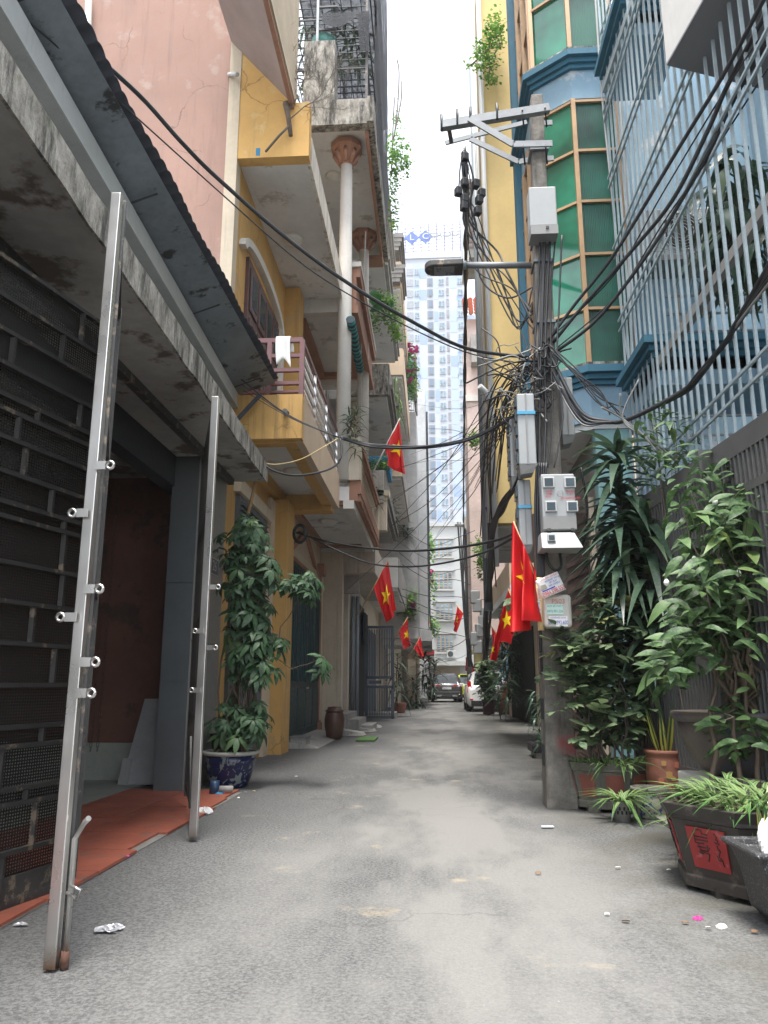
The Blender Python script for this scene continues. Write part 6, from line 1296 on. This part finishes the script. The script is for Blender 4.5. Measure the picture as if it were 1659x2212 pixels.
# ---- left octagonal planter with bush
def octa(name, label, c_, rb, rt, hgt, m, pm, n=8, sy=1, rot=0, panel=True, chars=False):
    t = thing(name, label, 'planter', c_); c_ = V(c_)
    MB().lathe(c_, [(rb*.95, .03), (rb, .03), (rb, .08), (rb*.97, .09), (rt*.93, hgt*.82), (rt*.97, hgt*.84), (rt*.97, hgt*.88), (rt*1.02, hgt), (rt*.9, hgt), (rt*.86, hgt*.9), (.02, hgt*.88)], n, False, 1, sy, rot, cap=False).build('body', m, t)
    MB().lathe(c_, [(rt*.87, hgt*.9), (.02, hgt*.93)], n, False, 1, sy, rot, cap=False).build('soil', MT['soil'], t)
    for i in range(n):
        a = rot+2*math.pi*(i+.5)/n; ca = math.cos(math.pi/n)
        if i % 2 == 0: MB().box(c_+V((rb*.8*math.cos(a)-.05, rb*.8*sy*math.sin(a)-.05, 0)), c_+V((rb*.8*math.cos(a)+.05, rb*.8*sy*math.sin(a)+.05, .05))).build('foot', m, t)
        if panel and math.sin(a) < .5:
            def pt(u, z, off):
                k = (z-.09)/(hgt*.82-.09); r_ = (rb*.97+(rt*.93-rb*.97)*k); a0, a1 = rot+2*math.pi*i/n, rot+2*math.pi*(i+1)/n
                p0 = V((r_*math.cos(a0), r_*sy*math.sin(a0), z)); p1 = V((r_*math.cos(a1), r_*sy*math.sin(a1), z)); o = V((math.cos(a), math.sin(a)*sy, 0))*off; return c_+p0.lerp(p1, u)+o
            z0, z1 = hgt*.3, hgt*.76
            P8 = [pt(.2, z0, .002), pt(.8, z0, .002), pt(.8, z0, .01), pt(.2, z0, .01), pt(.2, z1, .002), pt(.8, z1, .002), pt(.8, z1, .01), pt(.2, z1, .01)]
            pn = MB().hexa(P8).build('panel', pm, t)
            if chars:
                m2 = MB(); random.seed(50+i)
                def S(u, v): return pt(.2+.6*u, z0+(z1-z0)*v, .0125)
                def line(pts_, r_=.0028): m2.tube([S(*p) for p in pts_], r_, 4)
                line([(.2, .9), (.2, .62), (.42, .62)]); line([(.3, .95), (.42, .95), (.42, .86), (.55, .86)]); line([(.2, .78), (.55, .78)]); line([(.2, .7), (.55, .7)]); line([(.28, .6), (.28, .45), (.5, .45), (.5, .6)]); line([(.22, .53), (.56, .53)]); line([(.3, .42), (.52, .38), (.45, .2)]); line([(.24, .4), (.34, .36)])
                line([(.74, .92), (.8, .84), (.76, .78), (.82, .74)]); line([(.72, .7), (.84, .68)]); line([(.77, .64), (.77, .56), (.84, .5)]); line([(.82, .5), (.76, .36), (.84, .3), (.86, .15)]); line([(.72, .38), (.74, .28), (.8, .28)])
                m2.build('brush_writing', MT['black'], pn)
    return t
PLc = V((1.52, 7.2, 0))
octa('planter', 'mossy octagonal planter with faded red panels next to the pole', PLc, .3, .37, .4, MT['pot_moss'], MT['panel_te'], 8, .85, R(22.5))
def spider(label, c_, R0, n, lf=1.0, zr=.0, shape=(1, 1)):
    t = thing('spider_plant', label, 'plant', c_)
    for i in range(n):
        a = rnd(0, 6.283); rr = R0*math.sqrt(rnd(0, 1)); p = V(c_)+V((rr*math.cos(a)*shape[0], rr*math.sin(a)*shape[1], rnd(0, zr)))
        a2 = a+rnd(-.9, .9); inst('leaf', random.choice(spi), t, fmat(p, (math.cos(a2), math.sin(a2), rnd(.35, 2.0)), (0, 0, 1), rnd(.75, 1.2)*lf))
    return t
random.seed(43)
spider('striped grass-like spider plant edging the mossy octagonal planter', PLc+V((0, -.12, .38)), .3, 150, .75, .0, (1, .6))
mb2 = thing('leafy_bush', 'dense small-leaved bush growing beside the pole from the octagonal planter', 'plant', PLc+V((0, 0, .38)))
random.seed(44)
mblobs = [(1290, 1390, 95, 110, 105), (1260, 1420, 60, 60, 36), (1330, 1510, 85, 95, 80), (1225, 1470, 45, 90, 42), (1395, 1360, 50, 80, 28), (1310, 1290, 40, 40, 12), (1135, 1296, 28, 10, 5), (1195, 1400, 18, 40, 8), (1290, 1590, 70, 40, 24)]
for cx, cy, rx, ry, n in mblobs:
    for _ in range(int(n*.87)):
        p = in_blob(cx, cy, rx, ry, 7.15, .35)
        if abs(p.x-1.12) < .14 and p.y > 7.1: p.y = 7.05-rnd(0, .15)
        inst('leaf', random.choice(mur), mb2, fmat(p, rand_dir(-.3, .8), (rnd(-.4, .4), -.3, 1), rnd(.75, 1.7)))
for i in range(12):
    p0 = PLc+V((rnd(-.2, .2), rnd(-.12, .12), .37)); stem(mb2, p0, PY(rnd(1215, 1390), rnd(1300, 1500), 7.15+rnd(-.2, .2)), .012, .004, .08, 'twig')
stem(mb2, PY(1210, 1400, 7.0), PY(1130, 1296, 6.95), .005, .003, .03, 'twig')
# ---- small pots
sm = thing('lattice_pot', 'small grey lattice pot with spilling spider plant in front', 'pot', (1.48, 6.58, 0))
MB().lathe((1.48, 6.58, 0), [(.062, 0), (.083, .15), (.088, .155), (.075, .15)], 16).build('body', MT['conc'], sm)
for i in range(14):
    a = R(180+i*13); MB().box((1.48+.074*math.cos(a)-.006, 6.58+.074*math.sin(a)-.008, .06+.03*(i % 2)), (1.48+.074*math.cos(a)+.006, 6.58+.074*math.sin(a)+.004, .085+.03*(i % 2))).build('lattice_hole', MT['dark'], sm)
random.seed(45)
spider('spilling spider plant in the small lattice pot', V((1.48, 6.58, .14)), .05, 75, .95)
cp2 = thing('painted_pot', 'cream pot with blue painted decoration beside the lattice pot', 'pot', (1.75, 6.75, 0))
MB().lathe((1.75, 6.75, 0), [(.1, 0), (.105, .02), (.12, .04), (.135, .13), (.13, .2)], 24).build('body', MT['pot_cr'], cp2); MB().lathe((1.75, 6.75, 0), [(.13, .2), (.15, .215), (.15, .24), (.13, .24), (.12, .2)], 24, cap=False).build('rim', MT['pot_moss'], cp2); MB().lathe((1.75, 6.75, 0), [(.125, .2), (.01, .21)], 16, cap=False).build('soil', MT['soil'], cp2)
tp_ = thing('terracotta_pot', 'brown terracotta pot with painted flowers holding a snake plant', 'pot', (1.98, 7.05, 0))
MB().lathe((1.98, 7.05, .05), [(.12, 0), (.155, .1), (.172, .25), (.165, .38), (.16, .42), (.175, .43), (.175, .46), (.15, .46), (.14, .4)], 28).build('body', MT['pot_te'], tp_)
fm1 = plain('painted_orange', (.5, .16, .1), .6); fm2 = plain('painted_ochre', (.42, .25, .08), .6)
for a, z, r_, m_ in ((250, .36, .022, fm2), (262, .27, .03, fm2), (285, .35, .026, fm1), (240, .22, .025, fm1), (272, .24, .02, fm2), (255, .18, .03, fm1)):
    rr = .174; c0 = V((1.98+rr*math.cos(R(a)), 7.05+rr*math.sin(R(a)), z+.05)); rt_ = V((-math.sin(R(a)), math.cos(R(a)), 0)); n_ = V((math.cos(R(a)), math.sin(R(a)), 0))
    MB().quad(*[c0+rt_*r_*math.cos(R(k*45))*(1.3 if k % 2 else .8)+V((0, 0, r_*math.sin(R(k*45))))+n_*.003 for k in range(8)]).build('painted_petal', m_, tp_)
def snake(label, c_, n, L, sp=.25, rad=.05):
    t = thing('snake_plant', label, 'plant', c_)
    me = [leaf_me('leaf', L, .055, MT['l_snake'], d, .35, 8, .7) for d in (.02, .1)]
    for i in range(n):
        a = rnd(0, 6.28); inst('leaf', random.choice(me), t, fmat(V(c_)+V((rad*math.cos(a), rad*math.sin(a), 0)), (math.cos(a)*sp, math.sin(a)*sp, 1), (math.cos(a), math.sin(a), 0), rnd(.7, 1.1)))
    return t
random.seed(46)
snake('upright snake plant blades in the terracotta pot', V((1.98, 7.05, .46)), 10, .48, .35)
# ---- bowl on pedestal with magnolia-leaved shrub
bw_ = thing('stone_bowl', 'big weathered brown bowl on a pale stone pedestal at right', 'pot', (2.12, 5.75, 0))
MB().lathe((2.12, 5.75, .44), [(.18, 0), (.22, .02), (.3, .1), (.37, .25), (.39, .36)], 36).build('body', MT['pot_bw'], bw_)
MB().lathe((2.12, 5.75, .44), [(.39, .36), (.42, .38), (.435, .41), (.42, .43), (.38, .42), (.36, .36)], 36, cap=False).build('rim', MT['pot_bw'], bw_); MB().lathe((2.12, 5.75, .44), [(.37, .37), (.01, .39)], 20, cap=False).build('soil', MT['soil'], bw_)
MB().box((1.78, 5.45, .33), (2.5, 6.05, .44)).build('pedestal', MT['white'], bw_, bevel=.012); MB().box((1.95, 5.55, 0), (2.4, 5.95, .33)).build('pedestal_base', MT['conc_d'], bw_)
mg = thing('broad_leaf_shrub', 'large shrub with glossy broad leaves spreading over the right gate', 'plant', (2.2, 5.6, .8))
random.seed(47)
gblobs = [(1560, 1220, 100, 140, 98), (1610, 1130, 50, 80, 32), (1505, 1330, 75, 80, 42), (1590, 1380, 75, 90, 46), (1455, 1430, 55, 60, 30), (1600, 1570, 50, 85, 34), (1500, 1090, 55, 60, 14)]
tips = []
for cx, cy, rx, ry, n in gblobs:
    for _ in range(n):
        p = in_blob(cx, cy, rx, ry, 5.2, .32)
        inst('leaf', random.choice(mag), mg, fmat(p, rand_dir(-.5, .5), (rnd(-.5, .5), -.8, 1), rnd(.5, 1.25))); tips.append(p)
def extra(t, blobs, lst, Y, dY, k, s0, s1, dz=(-.5, .5)):
    it = []
    for cx, cy, rx, ry, n in blobs:
        for _ in range(int(n*k)): it.append((random.choice(lst), fmat(in_blob(cx, cy, rx, ry, Y, dY)-LOC[t.name], rand_dir(*dz), (rnd(-.5, .5), -.7, 1), rnd(s0, s1))))
    q = MB()
    for me, m4 in it:
        n = len(q.v); q.v += [m4 @ v.co for v in me.vertices]
        for p in me.polygons: q.f.append(tuple(n+i for i in p.vertices)); q.sm.append(True)
    o = bpy.data.objects.new('foliage', q.mesh('foliage', lst[0].materials[0])); col.objects.link(o); o.parent = t; o['kind'] = 'stuff'
extra(mg, gblobs, mag, 5.45, .3, 1.5, .6, 1.1); extra(mg, [(1500, 1010, 60, 60, 30), (1600, 1040, 50, 60, 34)], mag, 5.6, .3, 1, .6, 1.0)
extra(mb2, mblobs, mur, 7.35, .3, .8, 1.0, 1.5)
for i in range(16):
    p = random.choice(tips); q = V((rnd(2.05, 2.3), rnd(5.4, 5.75), .82)); mid = q.lerp(p, .5)+V((0, 0, .1)); stem(mg, q, mid, .016, .011, .05, 'bark'); stem(mg, mid, p, .01, .003, .05, 'twig')
for x0, x1 in ((1540, 1545), (1600, 1590), (1640, 1610)): stem(mg, PY(x0, 1720, 5.2), PY(x1, 1450, 5.3), .018, .012, .03)
random.seed(48)
for x, yy in ((1545, 1085), (1500, 1210), (1440, 1260), (1595, 1240)): tag(MB().lathe(PY(x, yy, 5.2), [(.004, -.02), (.018, -.008), (.02, .008), (.008, .028)], 8).build('flower_bud', MT['whitefl']), 'small pale flower bud among the broad glossy leaves', 'bud', 'pale buds on the shrub')
ct = thing('citrus_sprig', 'thin citrus branches with a few leaves above the dracaena', 'plant', (2.1, 6.6, 1))
for _ in range(130):
    p = in_blob(1440, 970, 80, 100, 6.5, .3); inst('leaf', random.choice(mag), ct, fmat(p, rand_dir(-.3, .9), (0, -.3, 1), rnd(.5, .85)))
for i in range(5): stem(ct, (2.1, 6.7, .1), PY(rnd(1380, 1480), rnd(890, 1000), 6.7), .012, .004, .08, 'twig')
# ---- black octagonal planter
bc = V((1.76, 4.55, 0))
octa('planter', 'black octagonal planter with red panels of brush characters at lower right', bc, .46, .55, .44, MT['pot_blk'], MT['panel_red'], 8, 1, R(12), True, True)
random.seed(49)
spider('thick striped spider plant overflowing the black octagonal planter', bc+V((.03, -.04, .41)), .38, 290, .95, .04)
spider('small spider plant peeking out behind the black planter', V((1.55, 5.2, .2)), .06, 30, .7)
tag(MB().lathe((1.6, 5.3, 0), [(.07, 0), (.1, .2), (.105, .22), (.09, .2)], 16).build('small_pot', MT['pot_te']), 'small clay pot half hidden behind the black planter', 'pot')
gp = thing('granite_planter', 'speckled black and white planter at the lower right edge', 'planter', (1.68, 3.78, 0))
gpm = MB(); lv = [(.2, .02), (.22, .05), (.24, .06), (.27, .22), (.3, .3), (.34, .32), (.34, .34), (.29, .34), (.27, .3)]
gpm.lathe((1.66, 3.82, 0), [(r_*1.25, z*1.02) for r_, z in lv], 4, False, 1.0, .7, R(45), cap=True); gpm.build('body', MT['pot_gr'], gp, bevel=.012)
snake('snake plant with yellow leaf margins in the speckled planter', V((1.52, 3.8, .3)), 4, .3, .1, .04)
def bagf(u, v):
    a = math.pi*(1.0+u); sag = 1-.25*v; return (1.6+.17*math.cos(a)*sag+.015*math.sin(u*23+v*6), 3.78+.1*math.sin(a)*sag+.012*math.sin(u*31), .29+.23*v*(.75+.35*math.sin(u*7.5)**2))
pbg = MB().grid(bagf, 26, 10, False); ob = tag(pbg.build('plastic_bag', MT['paper'], solid=.003), 'white plastic bag with blue print stuffed in the speckled planter', 'bag')
text('print', '9.0', .06, (1.53, 3.655, .35), (1, 0, .2), (0, 0, 1), MT['pblue'], ob)
# ---- dark growth behind the pole, far plants
def bush(label, cs, Y, dY, lst, m_scale, name='bush', n_obj=True, base_p=None):
    t = thing(name, label, 'plant', base_p or PY(cs[0][0], cs[0][1]+cs[0][3], Y))
    for cx, cy, rx, ry, n in cs:
        for _ in range(n): inst('leaf', random.choice(lst), t, fmat(in_blob(cx, cy, rx, ry, Y, dY), rand_dir(-.5, .7), (rnd(-.4, .4), -.3, 1), rnd(.7, 1.2)*m_scale))
    return t
random.seed(60)
bush('dark leafy undergrowth at the foot of the pole', [(1160, 1545, 22, 60, 70), (1168, 1600, 14, 25, 15)], 9.5, .4, dra, .32, 'undergrowth')
bush('dark hanging creeper mass behind the right-hand flags', [(1095, 1440, 22, 90, 150), (1100, 1340, 18, 40, 40)], 24, 1.2, dra, 1.2, 'creeper')
t = bush('dark round shrub in the red planter', [(1052, 1470, 17, 45, 225), (1050, 1440, 12, 25, 60)], 28.5, .6, mur, 2.1, 'potted_shrub')
stem(t, G(1054, 1545)+V((0, 0, .4)), PY(1052, 1480, 28.5), .04, .02)
c0 = G(1057, 1545); octa('planter', 'dark red square planter standing by the white car', c0+V((0, .3, 0)), .28, .34, .55, mat('maroon_planter', (.1, .02, .025), .5), MT['pot_te'], 4, 1, R(45), False)
bt2 = MB().lathe(c0+V((.1, -.2, 0)), [(.2, .55), (.3, .7), (.32, .72), (.28, .72)], 16); tag(bt2.build('white_basin', MT['fwhite']), 'white basin resting on the dark red planter', 'basin')
cj = MB().lathe(G(1093, 1543), [(.22, 0), (.3, .2), (.33, .6), (.28, .95), (.31, 1.0)], 20); tag(cj.build('terracotta_jar', MT['pot_te']), 'tall terracotta jar standing in the shade beside the cream pillars', 'jar')
random.seed(61)
for (label, x, yy, Y, tops, sc2) in (('dracaena standing beside the slatted grey gate', 858, 1540, 27, ((858, 1420, 30, 1.1), (862, 1450, 30, 1.0)), 1.15), ('dracaena in blue glazed pot near the grey SUV', 932, 1512, 43, ((927, 1425, 34, 1.6), (938, 1432, 34, 1.6), (915, 1420, 34, 1.6)), 1.9), ('bushy dracaena in white pot below the cement building', 898, 1508, 36, ((900, 1475, 34, 1.2), (892, 1470, 24, 1.0)), 1.3)):
    bp = PY(x, yy, Y); bp.z = .35; dracaena(label, bp, [(PY(a, c_, Y).x, Y+rnd(-.2, .2), PY(a, c_, Y).z, n, zl) for a, c_, n, zl in tops], dra, sc2)
for nm, lab, x, yy, r_, hh, m_ in (('white_pot', 'tall white pot below the cement building', 897, 1513, .3, .75, 'fwhite'), ('glazed_pot', 'dark blue glazed pot left of the grey SUV', 934, 1512, .45, .55, 'pot_bl'), ('brown_pot', 'low brown pot on the kerb beyond the grey gate', 862, 1540, .3, .35, 'pot_te')):
    c0 = G(x, yy); tag(MB().lathe(c0, [(r_*.7, 0), (r_, hh), (r_*1.08, hh+.03), (r_*.9, hh)], 20).build(nm, MT[m_]), lab, 'pot')
# ---- balcony and roof greenery
def vine(label, cs, Y, dY, lst, s_, name='vine', fl=None, stems=()):
    t = thing(name, label, 'plant', PY(cs[0][0], cs[0][1], Y)); items = []
    tot = 0
    for cx, cy, rx, ry, n in cs:
        for _ in range(n):
            inst('leaf', random.choice(lst), t, fmat(in_blob(cx, cy, rx, ry, Y, dY), rand_dir(-.8, .5), (rnd(-.4, .4), -.4, 1), rnd(.7, 1.2)*s_))
    for st_ in stems: MB().tube(smooth([PY(x, yy, Y) for x, yy in st_]), .012*s_, 5).build('stem', MT['twig'], t)
    if fl:
        fm = leaf_me('flower', .06*s_, .06*s_, MT[fl[0]], .2)
        fmm = join_leaves('flower', [(fm, fmat((0, 0, 0), rand_dir(-.3, .8))) for _ in range(6)], MT[fl[0]])
        for cx, cy, rx, ry, n in fl[1]:
            for _ in range(n): inst('flower', fmm, t, fmat(in_blob(cx, cy, rx, ry, Y-.2, dY), rand_dir()))
    return t
random.seed(70)
vine('light green creeper trailing from the rooftop beside the sky on the left', [(852, 330, 18, 60, 60), (870, 340, 22, 40, 40), (848, 420, 14, 50, 40), (862, 250, 6, 40, 8), (850, 480, 10, 20, 12)], 19.5, .4, [vin2], 1.6, stems=([(846, 330), (858, 240), (862, 160), (858, 130)], [(850, 300), (866, 220), (868, 175)], [(846, 380), (848, 300), (852, 210)]))
vine('green creeper hanging from the top of the yellow tower house', [(1062, 95, 22, 55, 60), (1040, 130, 22, 35, 26), (1075, 60, 14, 40, 26), (1058, 165, 16, 18, 12), (1020, 140, 10, 10, 4)], 12.6, .3, [vin2], 1.2, stems=([(1085, 60), (1060, 100), (1030, 130), (1010, 145)], [(1085, 90), (1062, 130), (1055, 180)]))
vine('bougainvillea with pink flowers spilling from the green sheet hut', [(884, 790, 16, 45, 60), (876, 760, 10, 30, 30), (892, 830, 10, 30, 26), (880, 860, 7, 30, 14)], 32.5, .6, [vin2], 2.4, 'bougainvillea', ('pinkfl', [(880, 745, 9, 7, 12), (893, 755, 9, 8, 10), (890, 800, 12, 40, 12), (880, 870, 8, 25, 5)]))
vine('leafy creeper on the second-floor balcony behind the columns', [(835, 655, 25, 25, 50), (850, 690, 15, 35, 36), (815, 690, 20, 25, 24), (860, 720, 8, 20, 14)], 18.0, .4, [vin2], 1.6)
vine('fern tufts along the edge of the upper left balcony', [(855, 840, 8, 30, 16), (850, 890, 12, 20, 16), (862, 870, 8, 20, 10)], 24.8, .4, spi, 2.4, 'fern')
bl_ = leaf_me('leaf', .5, .26, MT['l_ban'], .35, .1, 8)
bn_ = thing('banana_plant', 'big single oval banana leaf rising on the second-floor balcony', 'plant', PY(820, 670, 17.8))
for x, yy, d, s_ in ((815, 665, (-.2, -.2, 1), 1.2), (800, 672, (.5, -.4, .1), .9), (830, 668, (.6, -.3, .4), .7)): inst('leaf', bl_, bn_, fmat(PY(x, yy, 17.8), d, (0, -1, .2), s_))
random.seed(71)
for lab, x, yy, Y, tt_, s_ in (('spiky potted plant in front of the first column', 752, 935, 13.0, ((755, 905, 40, .5), (770, 890, 46, .9)), .45), ('potted dracaena on the lower terracotta balcony', 790, 1000, 15.5, ((785, 980, 24, .3), (800, 1010, 20, .3)), .45), ('drooping plant before the beige balcony pillar', 810, 1100, 17.9, ((812, 1062, 22, .4),), .6), ('leafy plant at the black balcony railing', 873, 1160, 33.3, ((872, 1135, 26, .6), (880, 1150, 20, .5)), 1.2), ('dark shrub on the white planter ledge', 850, 1120, 24.5, ((850, 1085, 30, .9), (848, 1105, 26, .7)), .8)):
    bp = PY(x, yy, Y); dracaena(lab, bp, [(PY(a, c_, Y).x, Y, PY(a, c_, Y).z, n, zl) for a, c_, n, zl in tt_], dra, s_)
vine('flowering shrub over the lower black balcony railing', [(885, 1300, 20, 18, 40), (880, 1320, 16, 16, 24)], 33.2, .5, [vin2], 2.6, 'flowering_shrub', ('pinkfl', [(890, 1315, 12, 12, 6)]))
vine('green and red creeper on the narrow far left facade', [(928, 1180, 6, 40, 40), (930, 1260, 6, 40, 30), (932, 1350, 12, 18, 40)], 58, .6, [vin2], 4.5, 'creeper', ('pinkfl', [(928, 1250, 5, 30, 8)]))
vine('green climber hanging on the grey downpipe at right', [(1024, 950, 8, 14, 40), (1040, 1215, 10, 40, 40), (1035, 1180, 8, 20, 20)], 22, .6, [vin2], 1.8, 'climber')
vine('plants in troughs on the blue planter', [(815, 1005, 22, 8, 40), (835, 1000, 12, 8, 20)], 18.6, .3, [vin2], 1.4, 'trough_plants')
# plants inside the rooftop cage
random.seed(72)
vine('leafy plants growing inside the rooftop cage', [(655, 80, 30, 50, 60), (740, 70, 30, 60, 60), (775, 110, 25, 50, 50), (660, 190, 30, 25, 40), (720, 130, 20, 30, 30)], 15.6, .6, [dra[0], dra[3], mag[0]], 1.1, 'cage_plants')
cpt = MB().lathe(PY(700, 116, 13.2), [(.16, 0), (.24, .2), (.25, .26), (.26, .27), (.23, .27)], 20); tag(cpt.build('teal_pot', MT['tealpot']), 'round teal glazed pot on the rooftop cage shelf', 'pot')
# leaves behind the right grille
random.seed(73)
bigl = [leaf_me('leaf', .5, .12, MT['l_dra'], d, .2, 8, .8) for d in (.6, 1.0)]
t = thing('grille_plant', 'long pale leaves of a plant crowding behind the right grille', 'plant', (2.9, 6.2, 4.3))
for _ in range(150): inst('leaf', random.choice(bigl), t, fmat(in_blob(1590, 480, 75, 170, 6.6, .4), rand_dir(-.8, .2), (rnd(-.5, .5), -.5, 1), rnd(.6, 1.1)))
tw = MB()
for i in range(10): twigs(tw, PY(1480+rnd(0, 160), 640+rnd(-40, 60), 6.6), (rnd(-.6, .4), -.2, 1), .6, .006, 3, 3, .9)
tw.build('twigs', MT['twig'], t)
for _ in range(40): inst('leaf', random.choice(mag), t, fmat(in_blob(1600, 640, 60, 50, 6.9, .3), rand_dir(-.5, .6), (0, -.4, 1), rnd(.5, .8)))
# ================================================================== street clutter
ur = thing('storage_urn', 'tall brown glazed urn with lid standing by the beige pier', 'urn', G(722, 1596))
c0 = V(LOC[ur.name]); MB().lathe(c0, [(.14, 0), (.17, .08), (.2, .25), (.205, .38), (.18, .5), (.165, .53)], 24).build('body', MT['urn'], ur); MB().lathe(c0, [(.19, .53), (.19, .56), (.15, .57), (.14, .62), (.05, .63)], 20).build('lid', MT['urn'], ur)
rb = thing('drain_ramp_box', 'black plastic ramp block on bricks lying beyond the pole', 'ramp', (1.3, 11.9, 0))
a_ = G(1128, 1622); MB().box((a_.x, 11.9, .08), (a_.x+.42, 12.5, .2)).build('block', MT['black'], rb, bevel=.015)
for k in range(5): MB().box((a_.x+.02+.08*k, 11.92, .2), (a_.x+.07+.08*k, 12.48, .21)).build('tread_rib', MT['black'], rb)
for x in (.06, .3): MB().box((a_.x+x, 11.95, 0), (a_.x+x+.1, 12.3, .08)).build('brick', MT['conc'], rb)
tag(MB().box(G(1147, 1632)+V((0, 0, .0)), G(1147, 1632)+V((.07, .01, .09))).build('white_card', MT['paper']), 'white card propped against the black ramp block', 'card')
mt_ = thing('door_mat', 'small green turf mat lying across the gutter by the urn', 'mat', (-1.5, 16, 0))
p0, p1 = G(768, 1601), G(817, 1594); MB().box((p0.x, p0.y, .0), (p1.x, p1.y, .025)).build('turf', MT['turf'], mt_)
for k, (x, yy) in enumerate(((785, 1580), (800, 1572), (760, 1588))): c0 = G(x, yy); tag(MB().hexa([c0+V(p) for p in ((-.25, -.2, 0), (.25, -.25, 0), (.3, .2, 0), (-.2, .25, 0), (-.22, -.18, .12), (.2, -.2, .05), (.25, .18, .06), (-.2, .2, .13))]).build('stone_slab', MT['conc']), 'broken stone step slab below the concrete house door', 'slab', 'broken slabs by the steps')
mtb = thing('meter_cover', 'small metal box set on the ground by the yellow column', 'box', G(648, 1615)); c0 = LOC[mtb.name]
MB().box(c0+V((-.15, -.1, 0)), c0+V((.12, .3, .16))).build('base', MT['conc'], mtb); MB().box(c0+V((-.17, -.12, .16)), c0+V((.14, .32, .19))).build('lid', MT['galv'], mtb)
vp = thing('water_valve', 'blue pipe valve and cement lumps at the foot of the pillar', 'valve', G(455, 1722)); c0 = LOC[vp.name]
MB().tube([c0+V((.0, .1, .02)), c0+V((.01, .1, .14))], .045, 12).build('collar', plain('navy_pipe', (.02, .05, .11), .4), vp); MB().tube([c0+V((.05, .12, .06)), c0+V((.18, .14, .06))], .03, 10).build('pipe', MT['conc'], vp); MB().tube([c0+V((-.02, .1, .02)), c0+V((.1, .08, .0))], .03, 8).build('valve_body', MT['cara'], vp)
def crumple(name, label, p, s, m, cat, seed, h=.4):
    random.seed(seed); q = MB()
    def fn(u, v):
        a = u*6.283; rr = math.sin(v*math.pi)*s*(1+.35*math.sin(a*3+seed)+.2*math.sin(a*7+v*9)); return V(p)+V((rr*math.cos(a), rr*.6*math.sin(a), max(0.002, h*s*(1-math.cos(v*math.pi))*.5*(1+.4*math.sin(a*5+v*7)))))
    q.grid(fn, 14, 8, False); return tag(q.build(name, m), label, cat)
crumple('foil_wrapper', 'crumpled silver wrapper on the asphalt at lower left', G(228, 2012), .045, MT['litter'], 'litter', 3); crumple('foil_wrapper', 'second twist of the silver wrapper, its right half', G(250, 2006), .04, MT['litter'], 'litter', 4)
crumple('paper_tissue', 'crumpled white tissue on the red tile edge', G(443, 1760), .06, MT['paper'], 'litter', 5, .8)
crumple('paper_scrap', 'grey paper scrap by the folded gate at left edge', G(45, 1998), .03, MT['litter'], 'litter', 15, .3)
crumple('bougainvillea_petal', 'bright magenta fallen petal near the black planter', G(1508, 1990), .02, MT['pinkfl'], 'petal', 6, .9)
crumple('white_petal', 'larger white fallen petal in front of the speckled planter', G(1559, 2008), .021, MT['whitefl'], 'petal', 7, .9)
for i, (x, yy, m_) in enumerate(((1481, 2000, 'deadleaf'), (1530, 2012, 'whitefl'), (1352, 1997, 'deadleaf'), (1312, 1982, 'whitefl'), (1163, 1892, 'deadleaf'), (1630, 2020, 'deadleaf'), (1445, 1885, 'whitefl'), (1335, 1880, 'whitefl'), (530, 1715, 'whitefl'), (548, 1712, 'pvc'), (515, 1727, 'whitefl'), (275, 1855, 'pinkfl'), (640, 1680, 'whitefl'))):
    p = G(x, yy); s_ = rnd(.008, .015); q = MB().grid(lambda u, v: p+V(((u-.5)*2*s_*1.4, (v-.5)*2*s_*(1-abs(u-.5)), .015+.003*math.sin(u*3.1)+.004*math.sin(v*4+i))), 5, 3)
    tag(q.build('fallen_leaf', MT[m_], solid=.001), 'small fallen leaf or petal scrap on the alley asphalt', 'leaf', 'scraps scattered on the asphalt')
p = G(1183, 1790); tag(MB().box(p+V((-.045, -.02, .014)), p+V((.045, .02, .018)), .1).build('paper_slip', plain('pale_blue_slip', (.55, .6, .75), .7)), 'pale blue paper slip lying on the road', 'paper')

# ================================================================== humid air
hz = MB().box((-300, -160, -1.5), (300, 460, TP(900, 470).z+6)).build('haze', None); hz['kind'] = 'stuff'
hm = bpy.data.materials.new('haze'); hm.use_nodes = True; ht = hm.node_tree; ht.nodes.clear()
pv = ht.nodes.new('ShaderNodeVolumePrincipled'); pv.inputs['Density'].default_value = .0006; pv.inputs['Color'].default_value = (.95, .97, 1, 1); pv.inputs['Anisotropy'].default_value = .2
ho = ht.nodes.new('ShaderNodeOutputMaterial'); ht.links.new(pv.outputs[0], ho.inputs['Volume']); hz.data.materials.append(hm)
